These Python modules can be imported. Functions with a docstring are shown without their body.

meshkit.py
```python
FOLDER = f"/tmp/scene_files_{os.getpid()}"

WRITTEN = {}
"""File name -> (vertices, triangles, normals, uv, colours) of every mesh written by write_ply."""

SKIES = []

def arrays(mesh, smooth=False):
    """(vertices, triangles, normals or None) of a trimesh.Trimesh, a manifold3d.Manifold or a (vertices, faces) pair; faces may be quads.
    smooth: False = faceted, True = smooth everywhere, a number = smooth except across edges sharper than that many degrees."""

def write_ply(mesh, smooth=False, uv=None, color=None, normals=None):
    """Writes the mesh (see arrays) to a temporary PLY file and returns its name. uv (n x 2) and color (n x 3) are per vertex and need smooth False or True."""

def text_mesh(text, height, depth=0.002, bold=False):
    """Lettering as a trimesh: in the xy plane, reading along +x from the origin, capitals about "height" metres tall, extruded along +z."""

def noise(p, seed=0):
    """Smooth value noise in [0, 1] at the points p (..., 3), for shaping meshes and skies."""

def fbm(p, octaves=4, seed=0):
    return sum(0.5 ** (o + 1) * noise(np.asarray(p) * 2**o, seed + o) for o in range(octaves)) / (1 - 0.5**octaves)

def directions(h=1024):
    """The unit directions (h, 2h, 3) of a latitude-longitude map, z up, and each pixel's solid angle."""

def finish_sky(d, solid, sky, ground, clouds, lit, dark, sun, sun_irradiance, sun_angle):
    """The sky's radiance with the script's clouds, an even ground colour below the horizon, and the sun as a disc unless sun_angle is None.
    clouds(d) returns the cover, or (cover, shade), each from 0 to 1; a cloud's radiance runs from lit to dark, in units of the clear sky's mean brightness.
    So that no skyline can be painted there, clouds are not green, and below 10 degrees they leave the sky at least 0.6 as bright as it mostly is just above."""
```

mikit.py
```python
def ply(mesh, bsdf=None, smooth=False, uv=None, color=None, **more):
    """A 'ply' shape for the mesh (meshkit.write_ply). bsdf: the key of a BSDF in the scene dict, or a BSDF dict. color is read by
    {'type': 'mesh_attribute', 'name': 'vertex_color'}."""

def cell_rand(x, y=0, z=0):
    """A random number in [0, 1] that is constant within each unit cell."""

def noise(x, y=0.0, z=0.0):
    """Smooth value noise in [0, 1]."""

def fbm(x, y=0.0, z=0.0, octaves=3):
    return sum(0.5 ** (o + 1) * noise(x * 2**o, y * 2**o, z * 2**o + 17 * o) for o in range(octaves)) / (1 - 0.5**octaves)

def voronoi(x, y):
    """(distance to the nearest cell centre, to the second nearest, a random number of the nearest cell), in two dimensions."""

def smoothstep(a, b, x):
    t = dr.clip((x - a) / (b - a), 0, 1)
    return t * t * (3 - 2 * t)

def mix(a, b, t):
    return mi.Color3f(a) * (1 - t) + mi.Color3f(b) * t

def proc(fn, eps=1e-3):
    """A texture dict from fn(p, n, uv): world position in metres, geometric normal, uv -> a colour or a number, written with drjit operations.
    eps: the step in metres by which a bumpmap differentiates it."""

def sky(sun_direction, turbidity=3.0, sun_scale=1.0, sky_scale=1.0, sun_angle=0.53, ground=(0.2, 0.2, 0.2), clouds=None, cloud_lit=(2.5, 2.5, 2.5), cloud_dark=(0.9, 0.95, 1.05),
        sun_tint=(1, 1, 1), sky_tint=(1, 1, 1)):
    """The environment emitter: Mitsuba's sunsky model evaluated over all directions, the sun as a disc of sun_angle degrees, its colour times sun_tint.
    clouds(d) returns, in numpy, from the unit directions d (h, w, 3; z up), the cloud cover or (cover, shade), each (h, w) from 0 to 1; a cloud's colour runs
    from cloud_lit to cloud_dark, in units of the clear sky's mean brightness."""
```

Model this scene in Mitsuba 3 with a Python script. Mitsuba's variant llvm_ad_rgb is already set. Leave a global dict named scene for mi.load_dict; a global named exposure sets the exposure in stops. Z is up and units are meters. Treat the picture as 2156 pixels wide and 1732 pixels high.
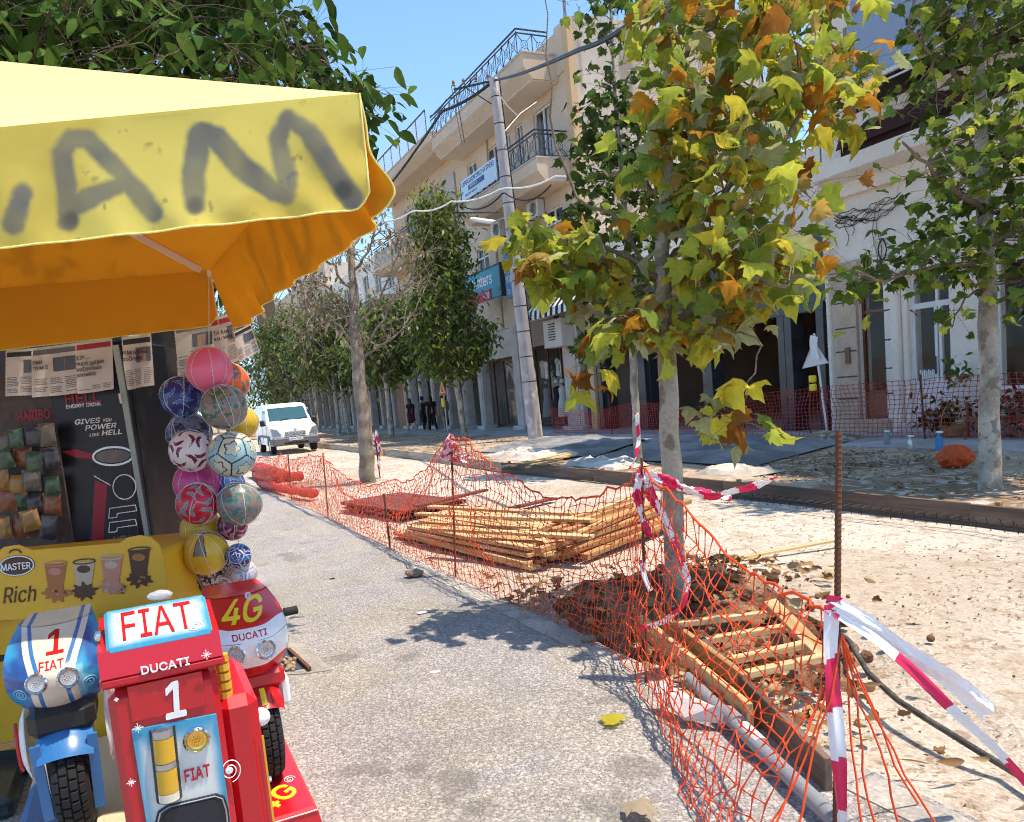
import math, random
import numpy as np, trimesh, shapely, mitsuba as mi, drjit as dr
import manifold3d
from shapely.geometry import Polygon, box as sbox, Point, LineString
from shapely import affinity
import mikit, meshkit
from mikit import proc, noise, fbm, voronoi, cell_rand, smoothstep, mix
T = mi.ScalarTransform4f
scene, labels, used = {}, {}, set()
R_ = random.Random(7)
NP = np.random.default_rng(7)

# ---------------------------------------------------------------- camera, light, exposure
EYE = np.array([0, 0, 1.55])
YAW, PIT, ROLL = math.radians(25.14), math.radians(-6), math.radians(5.2)
FWD = np.array([math.sin(YAW) * math.cos(PIT), math.cos(YAW) * math.cos(PIT), math.sin(PIT)])
RGT = np.array([math.cos(YAW), -math.sin(YAW), 0])
UPV = np.cross(RGT, FWD)
scene['camera'] = {'type': 'perspective', 'fov': 2 * math.degrees(math.atan(1078 / 1650)), 'fov_axis': 'x', 'near_clip': 0.05, 'far_clip': 2000.0,
    'principal_point_offset_y': -(1000 - 866) / 1732.0,
    'to_world': T().look_at(origin=EYE.tolist(), target=(EYE + FWD).tolist(), up=(RGT * math.sin(ROLL) + UPV * math.cos(ROLL)).tolist())}
SUN = (0.30, -0.20, 1.0)
scene['sky'] = mikit.sky(SUN, turbidity=3.0, sun_scale=.95, sky_scale=1.6, sky_tint=(.95, 1.03, 1.02), ground=(0.3, 0.28, 0.25))
exposure = 2.12

def at(px, py, d):
    """World point seen at survey pixel (px, py) at the depth d metres along the camera axis (used to read positions off the site photograph)."""
    u, v = (px - 1078) / 1650, (py - 1000) / 1650
    r = FWD + RGT * (u * math.cos(ROLL) - v * math.sin(ROLL)) + UPV * (-u * math.sin(ROLL) - v * math.cos(ROLL))
    return EYE + r * d
HF = np.array([math.sin(YAW), math.cos(YAW), 0])
def atv(px, py, D):
    """the point seen at that pixel on the upright plane D metres ahead, square to the street view"""
    r = at(px, py, 1) - EYE
    return EYE + r * (D / (r @ HF))
def onx(px, py, X):
    r = at(px, py, 1) - EYE
    return EYE + r * (X / r[0])
def ong(px, py, z=0.0):
    r = at(px, py, 1) - EYE
    return EYE + r * ((z - 1.55) / r[2])

# ---------------------------------------------------------------- bookkeeping
def uniq(k):
    if k not in used:
        used.add(k); return k
    i = 1
    while f'{k}_{i:03d}' in used: i += 1
    k = f'{k}_{i:03d}'; used.add(k); return k
def thing(name, label, cat, group=None):
    k = uniq(name); labels[k] = {'label': label, 'category': cat}
    if group: labels[k]['group'] = group
    return k
def put(parent, name, mesh, mat, smooth=False, label=None, kind=None, xf=None, **more):
    k = uniq(parent + '__' + name)
    d = dict(mesh) if isinstance(mesh, dict) else mikit.ply(mesh, mat, smooth=smooth, **more)
    if mat and isinstance(mesh, dict): d['bsdf'] = {'type': 'ref', 'id': mat}
    if xf is not None: d['to_world'] = xf
    scene[k] = d
    if label or kind:
        labels[k] = {}
        if label: labels[k]['label'] = label
        if kind: labels[k]['kind'] = kind
    return k
def single(name, mesh, mat, label, cat, group=None, smooth=False, kind=None, **more):
    k = uniq(name); scene[k] = mikit.ply(mesh, mat, smooth=smooth, **more) if not isinstance(mesh, dict) else mesh
    labels[k] = {'label': label, 'category': cat}
    if group: labels[k]['group'] = group
    if kind: labels[k]['kind'] = kind
    return k
def struct(name, mesh, mat, label=None, smooth=False):
    k = uniq(name); scene[k] = mikit.ply(mesh, mat, smooth=smooth); labels[k] = {'kind': 'structure'}
    if label: labels[k]['label'] = label
    return k

# ---------------------------------------------------------------- mesh helpers
cat = trimesh.util.concatenate
def box(x0, x1, y0, y1, z0, z1):
    m = trimesh.creation.box((abs(x1 - x0), abs(y1 - y0), abs(z1 - z0))); m.apply_translation(((x0 + x1) / 2, (y0 + y1) / 2, (z0 + z1) / 2)); return m
def bbox(x0, x1, y0, y1, z0, z1, c=.005):
    """box with chamfered edges"""
    a = np.array([(x1 - x0) / 2, (y1 - y0) / 2, (z1 - z0) / 2]); c = min(c, a.min() * .6); pts = []
    for s in np.ndindex(2, 2, 2):
        s = np.array(s) * 2 - 1
        for k in range(3):
            q = a - c; q[k] = a[k]; pts.append(s * q)
    m = trimesh.convex.convex_hull(np.array(pts)); m.apply_translation(((x0 + x1) / 2, (y0 + y1) / 2, (z0 + z1) / 2)); return m
def frame3(d):
    d = np.asarray(d, float); d = d / np.linalg.norm(d); a = np.array([0, 0, 1.0]) if abs(d[2]) < .9 else np.array([1.0, 0, 0])
    u = np.cross(a, d); u /= np.linalg.norm(u); return d, u, np.cross(d, u)
def bar(p, q, w, h=None, up=None):
    """rectangular bar from p to q, w wide, h high"""
    p, q = np.asarray(p, float), np.asarray(q, float); d, u, v = frame3(q - p); h = h or w
    v8 = [e + u * su * w / 2 + v * sv * h / 2 for e in (p, q) for su, sv in ((-1, -1), (1, -1), (1, 1), (-1, 1))]
    f = [[0, 3, 2, 1], [4, 5, 6, 7], [0, 1, 5, 4], [1, 2, 6, 5], [2, 3, 7, 6], [3, 0, 4, 7]]
    m = trimesh.Trimesh(v8, [t for a, b, c, e in f for t in ((a, b, c), (a, c, e))], process=False); return m
def tube(pts, r, n=6, cap=True):
    pts = np.asarray(pts, float); r = np.broadcast_to(np.asarray(r, float), (len(pts),)); N = len(pts)
    tan = np.gradient(pts, axis=0); tan /= np.linalg.norm(tan, axis=1, keepdims=True) + 1e-12
    _, u, _ = frame3(tan[0]); rings = []
    for i in range(N):
        u = u - tan[i] * (u @ tan[i]); u /= np.linalg.norm(u) + 1e-12; v = np.cross(tan[i], u)
        a = np.arange(n) * 2 * np.pi / n
        rings.append(pts[i] + r[i] * (np.cos(a)[:, None] * u + np.sin(a)[:, None] * v))
    V = np.vstack(rings); F = []
    for i in range(N - 1):
        for k in range(n):
            a, b, c, e = i * n + k, i * n + (k + 1) % n, (i + 1) * n + (k + 1) % n, (i + 1) * n + k; F += [[a, b, c], [a, c, e]]
    if cap:
        for k in range(1, n - 1): F += [[0, k + 1, k], [(N - 1) * n, (N - 1) * n + k, (N - 1) * n + k + 1]]
    return trimesh.Trimesh(V, F, process=False)
def cyl(p, q, r, n=16): return tube([p, q], r, n)
def xyz(m, ax, ay, az, o=(0, 0, 0)):
    """mesh with its x, y, z axes laid along ax, ay, az, origin at o"""
    m = m.copy(); M = np.eye(4); M[:3, 0], M[:3, 1], M[:3, 2], M[:3, 3] = ax, ay, az, o; m.apply_transform(M)
    return m
def ext(poly, t):
    gs = getattr(poly, 'geoms', [poly])
    return cat([trimesh.creation.extrude_polygon(g, t, engine='earcut') for g in gs if g.area > 1e-9])
def wall_x(X, t, y0, y1, z0, z1, holes=()):
    """wall sheet in the plane x = X .. X + t with rectangular openings (y0, y1, z0, z1)"""
    p = sbox(y0, z0, y1, z1)
    for h in holes: p = p.difference(sbox(h[0], h[2], h[1], h[3]))
    m = ext(p, t); return xyz(m, (0, 1, 0), (0, 0, 1), (1, 0, 0), (X, 0, 0))
def sheet(P, closed=False):
    """grid of points (a, b, 3) as a mesh"""
    a, b = P.shape[:2]; i = np.arange(a * b).reshape(a, b)
    q = np.stack([i[:-1, :-1], i[1:, :-1], i[1:, 1:], i[:-1, 1:]], -1).reshape(-1, 4)
    return trimesh.Trimesh(P.reshape(-1, 3), np.vstack([q[:, [0, 1, 2]], q[:, [0, 2, 3]]]), process=False)
def ball(c, r, s=2):
    m = trimesh.creation.icosphere(s, r); m.apply_translation(c); return m
def lathe(prof, n=24, o=(0, 0, 0), axis=(0, 0, 1)):
    m = trimesh.creation.revolve(np.array(prof), sections=n); d, u, v = frame3(axis); return xyz(m, u, v, d, o)
def letters(text, h, o, ax, ay, depth=.002, bold=False, shear=0, width=None):
    m = meshkit.text_mesh(text, h, depth, bold)
    if shear: m.vertices[:, 0] += m.vertices[:, 1] * shear
    if width: m.vertices[:, 0] *= width / (m.vertices[:, 0].max())
    ax, ay = np.asarray(ax, float), np.asarray(ay, float); ax /= np.linalg.norm(ax); ay /= np.linalg.norm(ay)
    return xyz(m, ax, ay, np.cross(ax, ay), o)
def blob(pts_r, edge=.02, smooth=8):
    """one continuous surface round a chain of bones ((p, r), (q, s)): hulls of end spheres, joined and smoothed"""
    M = manifold3d.Manifold()
    parts = []
    for (p, r), (q, s) in pts_r:
        a = manifold3d.Manifold.sphere(r, 14).translate(tuple(map(float, p))); b = manifold3d.Manifold.sphere(s, 14).translate(tuple(map(float, q)))
        parts.append(manifold3d.Manifold.batch_hull([a, b]))
    M = manifold3d.Manifold.batch_boolean(parts, manifold3d.OpType.Add).refine_to_length(edge)
    g = M.to_mesh(); m = trimesh.Trimesh(g.vert_properties[:, :3], g.tri_verts, process=True)
    trimesh.smoothing.filter_taubin(m, iterations=smooth); return m

# ---------------------------------------------------------------- materials
def M(key, color, rough=.6, metallic=0.0, spec=.4, two=True, **kw):
    c = color if isinstance(color, dict) else {'type': 'rgb', 'value': list(color)}
    b = {'type': 'principled', 'base_color': c, 'roughness': rough if isinstance(rough, dict) else float(rough), 'metallic': float(metallic), 'specular': float(spec), **kw}
    scene[key] = {'type': 'twosided', 'bsdf': b} if two else b
    return key
def bumped(key, color, fn, scale, rough=.8, spec=.3, eps=2e-3):
    c = color if isinstance(color, dict) else {'type': 'rgb', 'value': list(color)}
    scene[key] = {'type': 'twosided', 'bsdf': {'type': 'bumpmap', 'arbitrary': proc(fn, eps), 'scale': float(scale),
        'bsdf': {'type': 'principled', 'base_color': c, 'roughness': float(rough), 'specular': float(spec)}}}
    return key
def grain(c1, c2, s=1.0, fine=40.0, amt=.12):
    """plaster or stone: two tones in patches with grain"""
    def fn(p, n, uv):
        a = fbm(p.x * s + 3.1, p.y * s, p.z * s, 4); g = noise(p.x * fine, p.y * fine, p.z * fine)
        return mix(c1, c2, smoothstep(.3, .7, a)) * (1 + amt * (g - .5) * 2)
    return proc(fn)
def leafmat(key, trans, rough=.45, color=None):
    scene[key] = {'type': 'principledthin', 'base_color': color or {'type': 'mesh_attribute', 'name': 'vertex_color'}, 'roughness': float(rough), 'diff_trans': float(trans), 'spec_trans': 0.0, 'eta': 1.4}
    return key
VC = {'type': 'mesh_attribute', 'name': 'vertex_color'}
M('white_paint', (.78, .78, .76), .5); M('black_paint', (.02, .02, .022), .4); M('black_plastic', (.018, .018, .02), .45); M('dark_metal', (.05, .05, .055), .45, .3)
M('rail_iron', (.03, .034, .045), .5); M('steel', (.5, .5, .52), .35, .9); M('chrome', (.8, .8, .82), .12, 1.0); M('gold', (.85, .58, .15), .2, 1.0)
M('blue_sign', (.05, .23, .47), .45); M('teal_sign', (.03, .30, .42), .45); M('pale_sign', (.55, .68, .80), .5); M('sign_navy', (.04, .10, .26), .5); M('crimson', (.5, .03, .08), .45)
M('red_paint', (.48, .008, .016), .22, 0, .5, clearcoat=.6, clearcoat_gloss=.9); M('yellow_paint', (.85, .62, .03), .35); M('white_gloss', (.8, .8, .79), .2, 0, .5, clearcoat=.5, clearcoat_gloss=.9)
M('rubber', (.022, .022, .023), .75, 0, .3); M('rust', (.13, .055, .03), .85, .1); M('ac_white', (.62, .62, .58), .5); M('ac_dark', (.07, .07, .07), .6)
scene['pane'] = {'type': 'thindielectric', 'int_ior': 1.32, 'specular_reflectance': .45}
M('dark_pane', (.015, .018, .02), .05, 0, .6)

# ================================================================ THE SETTING
def road_col(p, n, uv):
    a = fbm(p.x * .8, p.y * .8, 0, 4); b = fbm(p.x * 7, p.y * 7, 2.0, 3); g = noise(p.x * 60, p.y * 60, 0); h = noise(p.x * 140, p.y * 140, 0)
    c = mix((.40, .342, .28), (.51, .45, .385), smoothstep(.3, .7, a)); c = mix(c, (.34, .27, .20), smoothstep(.54, .74, b) * .6); c = mix(c, (.24, .18, .12), smoothstep(.66, .74, fbm(p.x * 22, p.y * 22, 9.0, 3)) * .7)
    return c * (.86 + .28 * g) * (.9 + .2 * h)
def road_bump(p, n, uv): return fbm(p.x * 30, p.y * 30, 0, 3) + .5 * noise(p.x * 110, p.y * 110, 0)
bumped('dirt_road', proc(road_col), road_bump, .012, .95, .1)
def soil_col(p, n, uv):
    a = fbm(p.x * 1.2, p.y * 1.2, 5.0, 4); b = fbm(p.x * 9, p.y * 9, 0, 3); g = noise(p.x * 70, p.y * 70, p.z * 70)
    c = mix((.20, .14, .09), (.34, .26, .18), smoothstep(.35, .65, a)); c = mix(c, (.42, .37, .31), smoothstep(.55, .72, b))
    return c * (.75 + .5 * g)
def soil_bump(p, n, uv): return fbm(p.x * 16, p.y * 16, p.z * 16, 4)
bumped('dug_soil', proc(soil_col), soil_bump, .03, .95, .1)
def red_soil(p, n, uv):
    b = fbm(p.x * 8, p.y * 8, 0, 4); g = noise(p.x * 80, p.y * 80, p.z * 80)
    return mix((.12, .060, .036), (.27, .16, .10), smoothstep(.3, .7, b)) * (.7 + .6 * g)
bumped('red_soil', proc(red_soil), soil_bump, .04, .95, .1)
def pave_col(p, n, uv):
    d1, d2, w = voronoi(p.x * 150, p.y * 150); d3, d4, w2 = voronoi(p.x * 70 + 9, p.y * 70)
    a = fbm(p.x * .9, p.y * .9, 0, 4); m = fbm(p.x * 5, p.y * 5, 3.0, 3)
    c = mix((.10, .098, .10), (.365, .355, .345), w); c = mix(c, (.48, .465, .44), smoothstep(.66, .8, w2) * .8 * smoothstep(.75, .35, d3)); c = mix(c, (.07, .065, .065), smoothstep(.86, .93, w2) * 0 + smoothstep(.90, .96, w) * .8)
    c = mix(c, (.31, .29, .265), smoothstep(.25, .6, d1) * .5); c = mix(c * mi.Color3f(.985, .98, 1.02), c * mi.Color3f(1.02, 1.005, .96), smoothstep(.4, .6, fbm(p.x * 2.3, p.y * 2.3, 8.0, 3))); c = mix(c, (.10, .095, .09), smoothstep(.70, .78, fbm(p.x * 3.1 + 5, p.y * 3.1, 4.0, 4)) * .45)
    return c * (.82 + .32 * a + .30 * m)
def pave_bump(p, n, uv):
    d1, d2, w = voronoi(p.x * 90, p.y * 90); return fbm(p.x * 50, p.y * 40, 0, 2) + .8 * (d2 - d1)
bumped('rough_pavement', proc(pave_col), pave_bump, .006, .9, .2)
M('kerb_stone', grain((.26, .245, .22), (.40, .375, .34), 4, 90, .4), .9, 0, .2)

def terrain(x0, x1, ys, nx, z, amp, fr, seed):
    xs = np.linspace(x0, x1, nx); Xg, Yg = np.meshgrid(xs, ys, indexing='ij'); q = np.stack([Xg * fr, Yg * fr, 0 * Xg], -1)
    Z = z + amp * (meshkit.fbm(q, 4, seed) - .5) * 2 + amp * .4 * (meshkit.fbm(q * 6, 2, seed + 5) - .5)
    return np.stack([Xg, Yg, Z], -1)
ysr = np.concatenate([np.arange(-4, 16, .08), np.arange(16, 40, .25), np.arange(40, 130, 1.5)])
struct('ground', sheet(np.stack([*np.meshgrid(np.linspace(-500, 500, 5), np.linspace(-500, 900, 5), indexing='ij'), np.full((5, 5), -.35)], -1)), 'dug_soil', 'bare ground under and beyond the street')
G = terrain(2.2, 7.0, ysr, 62, -.035, .022, .9, 3)
def pitz(x, y): return np.clip(1 - (((x - 2.75) / .75) ** 2 + ((y - 3.3) / 1.5) ** 2), 0, 1)
G[..., 2] += .05 * np.exp(-((G[..., 0] - 3.9) / .7) ** 2 - ((G[..., 1] - 4.6) / 1.1) ** 2) - .10 * np.sqrt(pitz(G[..., 0], G[..., 1]))
struct('road', sheet(G), 'dirt_road', 'sunlit sandy roadbed stripped of its asphalt', True)
# soil heap and pit round the near tree
xs, ys = np.meshgrid(np.linspace(2.36, 4.7, 60), np.linspace(2.2, 5.9, 90), indexing='ij'); q = np.stack([xs, ys, 0 * xs], -1)
hz = .20 * np.exp(-((xs - 3.55) / .55) ** 2 - ((ys - 4.25) / .75) ** 2) + .05 * np.exp(-((xs - 2.7) / .35) ** 2 - ((ys - 4.6) / .8) ** 2) + .09 * (meshkit.fbm(q * 3.5, 4, 9) - .5) + .05 * (meshkit.fbm(q * 14, 2, 4) - .5)
hz += .06 * (meshkit.fbm(q * 6 + 3, 3, 6) - .5); hz -= .22 * np.clip((((xs - 3.1) / .72) ** 2 + ((ys - 4.25) / 1.4) ** 2) * (1 + 1.1 * (meshkit.fbm(q * 2.2 + 40, 4, 8) - .5)) - .5, 0, 2)
SOIL = lambda x, y: float(.20 * math.exp(-((x - 3.55) / .55) ** 2 - ((y - 4.25) / .75) ** 2) - .01)
struct('soil_heap', sheet(np.stack([xs, ys, hz - .01], -1)), 'red_soil', 'reddish brown dug soil heaped round the near tree', True)
# near pavement: slab with a slightly ragged edge
ye = np.arange(-4, 60, .15); xe = 2.35 + .025 * (meshkit.fbm(np.stack([ye * 1.3, 0 * ye, 0 * ye], -1), 3, 2) - .5) * 2
poly = Polygon([(-7, -4)] + list(zip(xe, ye)) + [(-7, 60)])
pv = ext(poly, .12); pv.apply_translation((0, 0, -.12)); struct('near_pavement', pv, 'rough_pavement', 'grey exposed aggregate pavement')
kb = [box(2.17, 2.33, y + .012, y + .988, -.1, .004 + .003 * R_.random()) for y in range(-3, 44)]
for i, m in enumerate(kb): m.apply_translation((.012 * R_.uniform(-1, 1), 0, 0)); put('near_pavement', 'kerb_stone', m, 'kerb_stone')
# far strip of dug-up ground and far pavement
ysf = np.concatenate([np.arange(-4, 24, .11), np.arange(24, 60, .4), np.arange(60, 130, 2)])
S = terrain(6.78, 11.9, ysf, 52, .03, .05, .8, 12)
S[..., 2] += .10 * np.exp(-((S[..., 0] - 7.4) / .5) ** 2) * (.5 + meshkit.fbm(S * 0.9, 3, 4)) * .6 - .03
struct('verge', sheet(S), 'dug_soil', 'dug up verge of brown earth and rubble along the far side', True)
M('far_tile', grain((.27, .25, .24), (.36, .34, .33), 1.5, 30, .15), .75)
struct('far_pavement', box(11.6, 14.6, -4, 90, -.1, .0), 'far_tile', 'grey paved walk in front of the shops')
tile = mikit.ply(bbox(-.245, .245, -.245, .245, 0, .012, .004), 'far_tile')
for i in range(5):
    for j in range(40): put('far_pavement', 'tile', tile, None, xf=T().translate([11.9 + i * .5, 4.3 + j * .5, R_.uniform(-.002, .002)]))

# ================================================================ BUILDINGS
M('plaster_beige', grain((.56, .45, .33), (.62, .51, .39), .6, 30, .06), .9, 0, .2)
def endwall(p, n, uv):
    a = fbm(p.x * .5, p.y * .5, p.z * .35, 4); s = fbm(p.x * 2.2, 0.0, p.z * .25 + 4, 4); g = noise(p.x * 25, p.y * 25, p.z * 25)
    c = mix((.47, .42, .37), (.60, .55, .49), smoothstep(.3, .7, a)); return mix(c, (.24, .21, .19), smoothstep(.52, .75, s) * .75) * (.93 + .14 * g)
M('plaster_end', proc(endwall), .9, 0, .2)
M('plaster_orange', (.60, .43, .25), .85, 0, .2); M('plaster_white', grain((.76, .68, .58), (.82, .745, .645), .8, 30, .06), .85, 0, .2)
M('stone_peach', grain((.46, .34, .24), (.55, .42, .31), 2.5, 50, .12), .6); M('granite_dark', grain((.035, .036, .04), (.055, .056, .06), 4, 120, .4), .22)
M('brown_wood', (.22, .10, .05), .5); M('alu_white', (.70, .68, .66), .4); M('alu_brown', (.16, .07, .04), .4, .4); M('column_stone', grain((.45, .40, .36), (.53, .48, .44), 2, 40, .1), .7)
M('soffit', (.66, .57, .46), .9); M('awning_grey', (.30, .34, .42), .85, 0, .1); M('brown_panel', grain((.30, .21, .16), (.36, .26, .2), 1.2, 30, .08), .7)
M('interior_dark', (.34, .31, .28), .9); M('shutter', (.45, .42, .38), .7); M('curtain', (.5, .48, .45), .9)

def window(parent, X, y0, y1, z0, z1, cols=2, fm='alu_white', w=.055, sill=True, curtain=0.0, glass='pane', bars=()):
    fr = [box(X + .06, X + .13, y0, y1, z1 - w, z1), box(X + .06, X + .13, y0, y1, z0, z0 + w)]
    for i in range(cols + 1):
        yc = y0 + w / 2 + (y1 - y0 - w) * i / cols; fr.append(box(X + .062, X + .128, yc - w / 2, yc + w / 2, z0 + w, z1 - w))
    for zb in bars: fr.append(box(X + .064, X + .126, y0 + w, y1 - w, zb - w / 2, zb + w / 2))
    k = put(parent, 'window', cat(fr), fm)
    put(k, 'pane', trimesh.Trimesh([(X + .1, y0, z0), (X + .1, y1, z0), (X + .1, y1, z1), (X + .1, y0, z1)], [(0, 1, 2), (0, 2, 3)]), glass)
    if sill: put(k, 'sill', box(X - .05, X + .05, y0 - .05, y1 + .05, z0 - .05, z0 - .002), 'column_stone')
    if curtain: put(k, 'curtain', box(X + .2, X + .22, y0, y0 + (y1 - y0) * curtain, z0, z1), 'curtain')
    return k
def shell(parent, X, y0, y1, z1, depth=7.0, floors=(), mat='plaster_end', lo=True, hi=True, inner='interior_dark'):
    if lo: put(parent, 'end_wall', box(X + .002, X + depth, y0, y0 + .25, -.5, z1), mat)
    if hi: put(parent, 'end_wall', box(X + .002, X + depth, y1 - .25, y1, -.5, z1), mat)
    put(parent, 'ground_floor', box(X + .41, X + depth, y0 + .25, y1 - .25, -.3, .02), inner)
    put(parent, 'back_wall', box(X + depth, X + depth + .25, y0, y1, -.5, z1), inner)
    put(parent, 'roof', box(X + .3, X + depth, y0 + .25, y1 - .25, z1 - .25, z1 - .02), 'soffit')
    for z in floors: put(parent, 'floor', box(X + .3, X + depth, y0 + .25, y1 - .25, z - .2, z), 'soffit')
def rail_panel(w, h):
    """ornate iron panel: square frame, circle and diagonals, local x along, z up"""
    a = np.arange(0, 2 * np.pi + .01, np.pi / 6); r = .13
    ms = [bar((0, 0, 0), (0, 0, h), .022), bar((0, 0, .06), (w, 0, .06), .02), bar((0, 0, h - .06), (w, 0, h - .06), .02)]
    ms.append(tube(np.stack([w / 2 + r * np.cos(a), 0 * a, h / 2 + r * np.sin(a)], -1), .011, 4, False))
    for sx, sz in ((0, 0), (1, 0), (1, 1), (0, 1)):
        e = np.array([w * sx, 0, .06 + (h - .12) * sz]); c = np.array([w / 2, 0, h / 2]); d = (e - c) / np.linalg.norm(e - c); ms.append(bar(c + d * r, e, .018))
    ms.append(tube(np.stack([w / 2 + .06 * np.cos(a), 0 * a, h / 2 + .06 * np.sin(a)], -1), .009, 4, False))
    return cat(ms)
def railing(parent, p, q, h, w=.55, panel=None):
    p, q = np.array(p, float), np.array(q, float); L = np.linalg.norm(q - p); n = max(1, round(L / w)); d = (q - p) / L; ang = math.degrees(math.atan2(d[1], d[0]))
    k = put(parent, 'railing', cat([bar(p + [0, 0, h], q + [0, 0, h], .05, .04), bar(p + [0, 0, h - .12], q + [0, 0, h - .12], .025)]), 'rail_iron')
    pm = mikit.ply((panel or rail_panel)(L / n, h - .08), 'rail_iron')
    for i in range(n):
        o = p + d * L * i / n; put(k, 'panel', pm, None, xf=T().translate(o.tolist()).rotate([0, 0, 1], ang))
    return k
def plain_panel(w, h): return cat([bar((x, 0, 0), (x, 0, h), .016) for x in np.linspace(0, w, 5)[:-1]])
def balcony(parent, X, y0, y1, z0, z1, depth=1.3, slope=.35, mat='plaster_beige'):
    """slab with a slanted underside in front of the wall plane X"""
    pr = Polygon([(X - .002, z0), (X - depth + slope, z0), (X - depth, z0 + (z1 - z0) * .45), (X - depth, z1), (X - .002, z1)])
    m = xyz(ext(pr, y1 - y0), (1, 0, 0), (0, 0, 1), (0, -1, 0), (0, y1, 0)); k = put(parent, 'balcony', m, mat)
    put(k, 'coping', box(X - depth - .04, X, y0 - .04, y1 + .04, z1, z1 + .05), 'column_stone'); return k
def ac_unit(y, z, X=14.2, label='', k=0):
    t = thing('air_conditioner', label, 'air conditioner')
    put(t, 'case', bbox(X - .34, X - .04, y - .42, y + .42, z - .3, z + .3, .02), 'ac_white')
    g = put(t, 'grille', cat([lathe([(.0, 0), (.24, 0), (.24, .012), (0, .012)], 20, (X - .355, y - .1, z), (1, 0, 0))] ), 'ac_dark')
    put(g, 'ring', cat([tube([(X - .36, y - .1 + r * math.cos(a), z + r * math.sin(a)) for a in np.linspace(0, 6.283, 21)], .006, 4, False) for r in (.08, .14, .2, .24)]), 'ac_white')
    put(t, 'bracket', cat([bar((X - .36, y + s * .3, z - .315), (X, y + s * .3, z - .315), .03) for s in (-1, 1)]), 'dark_metal')

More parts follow.
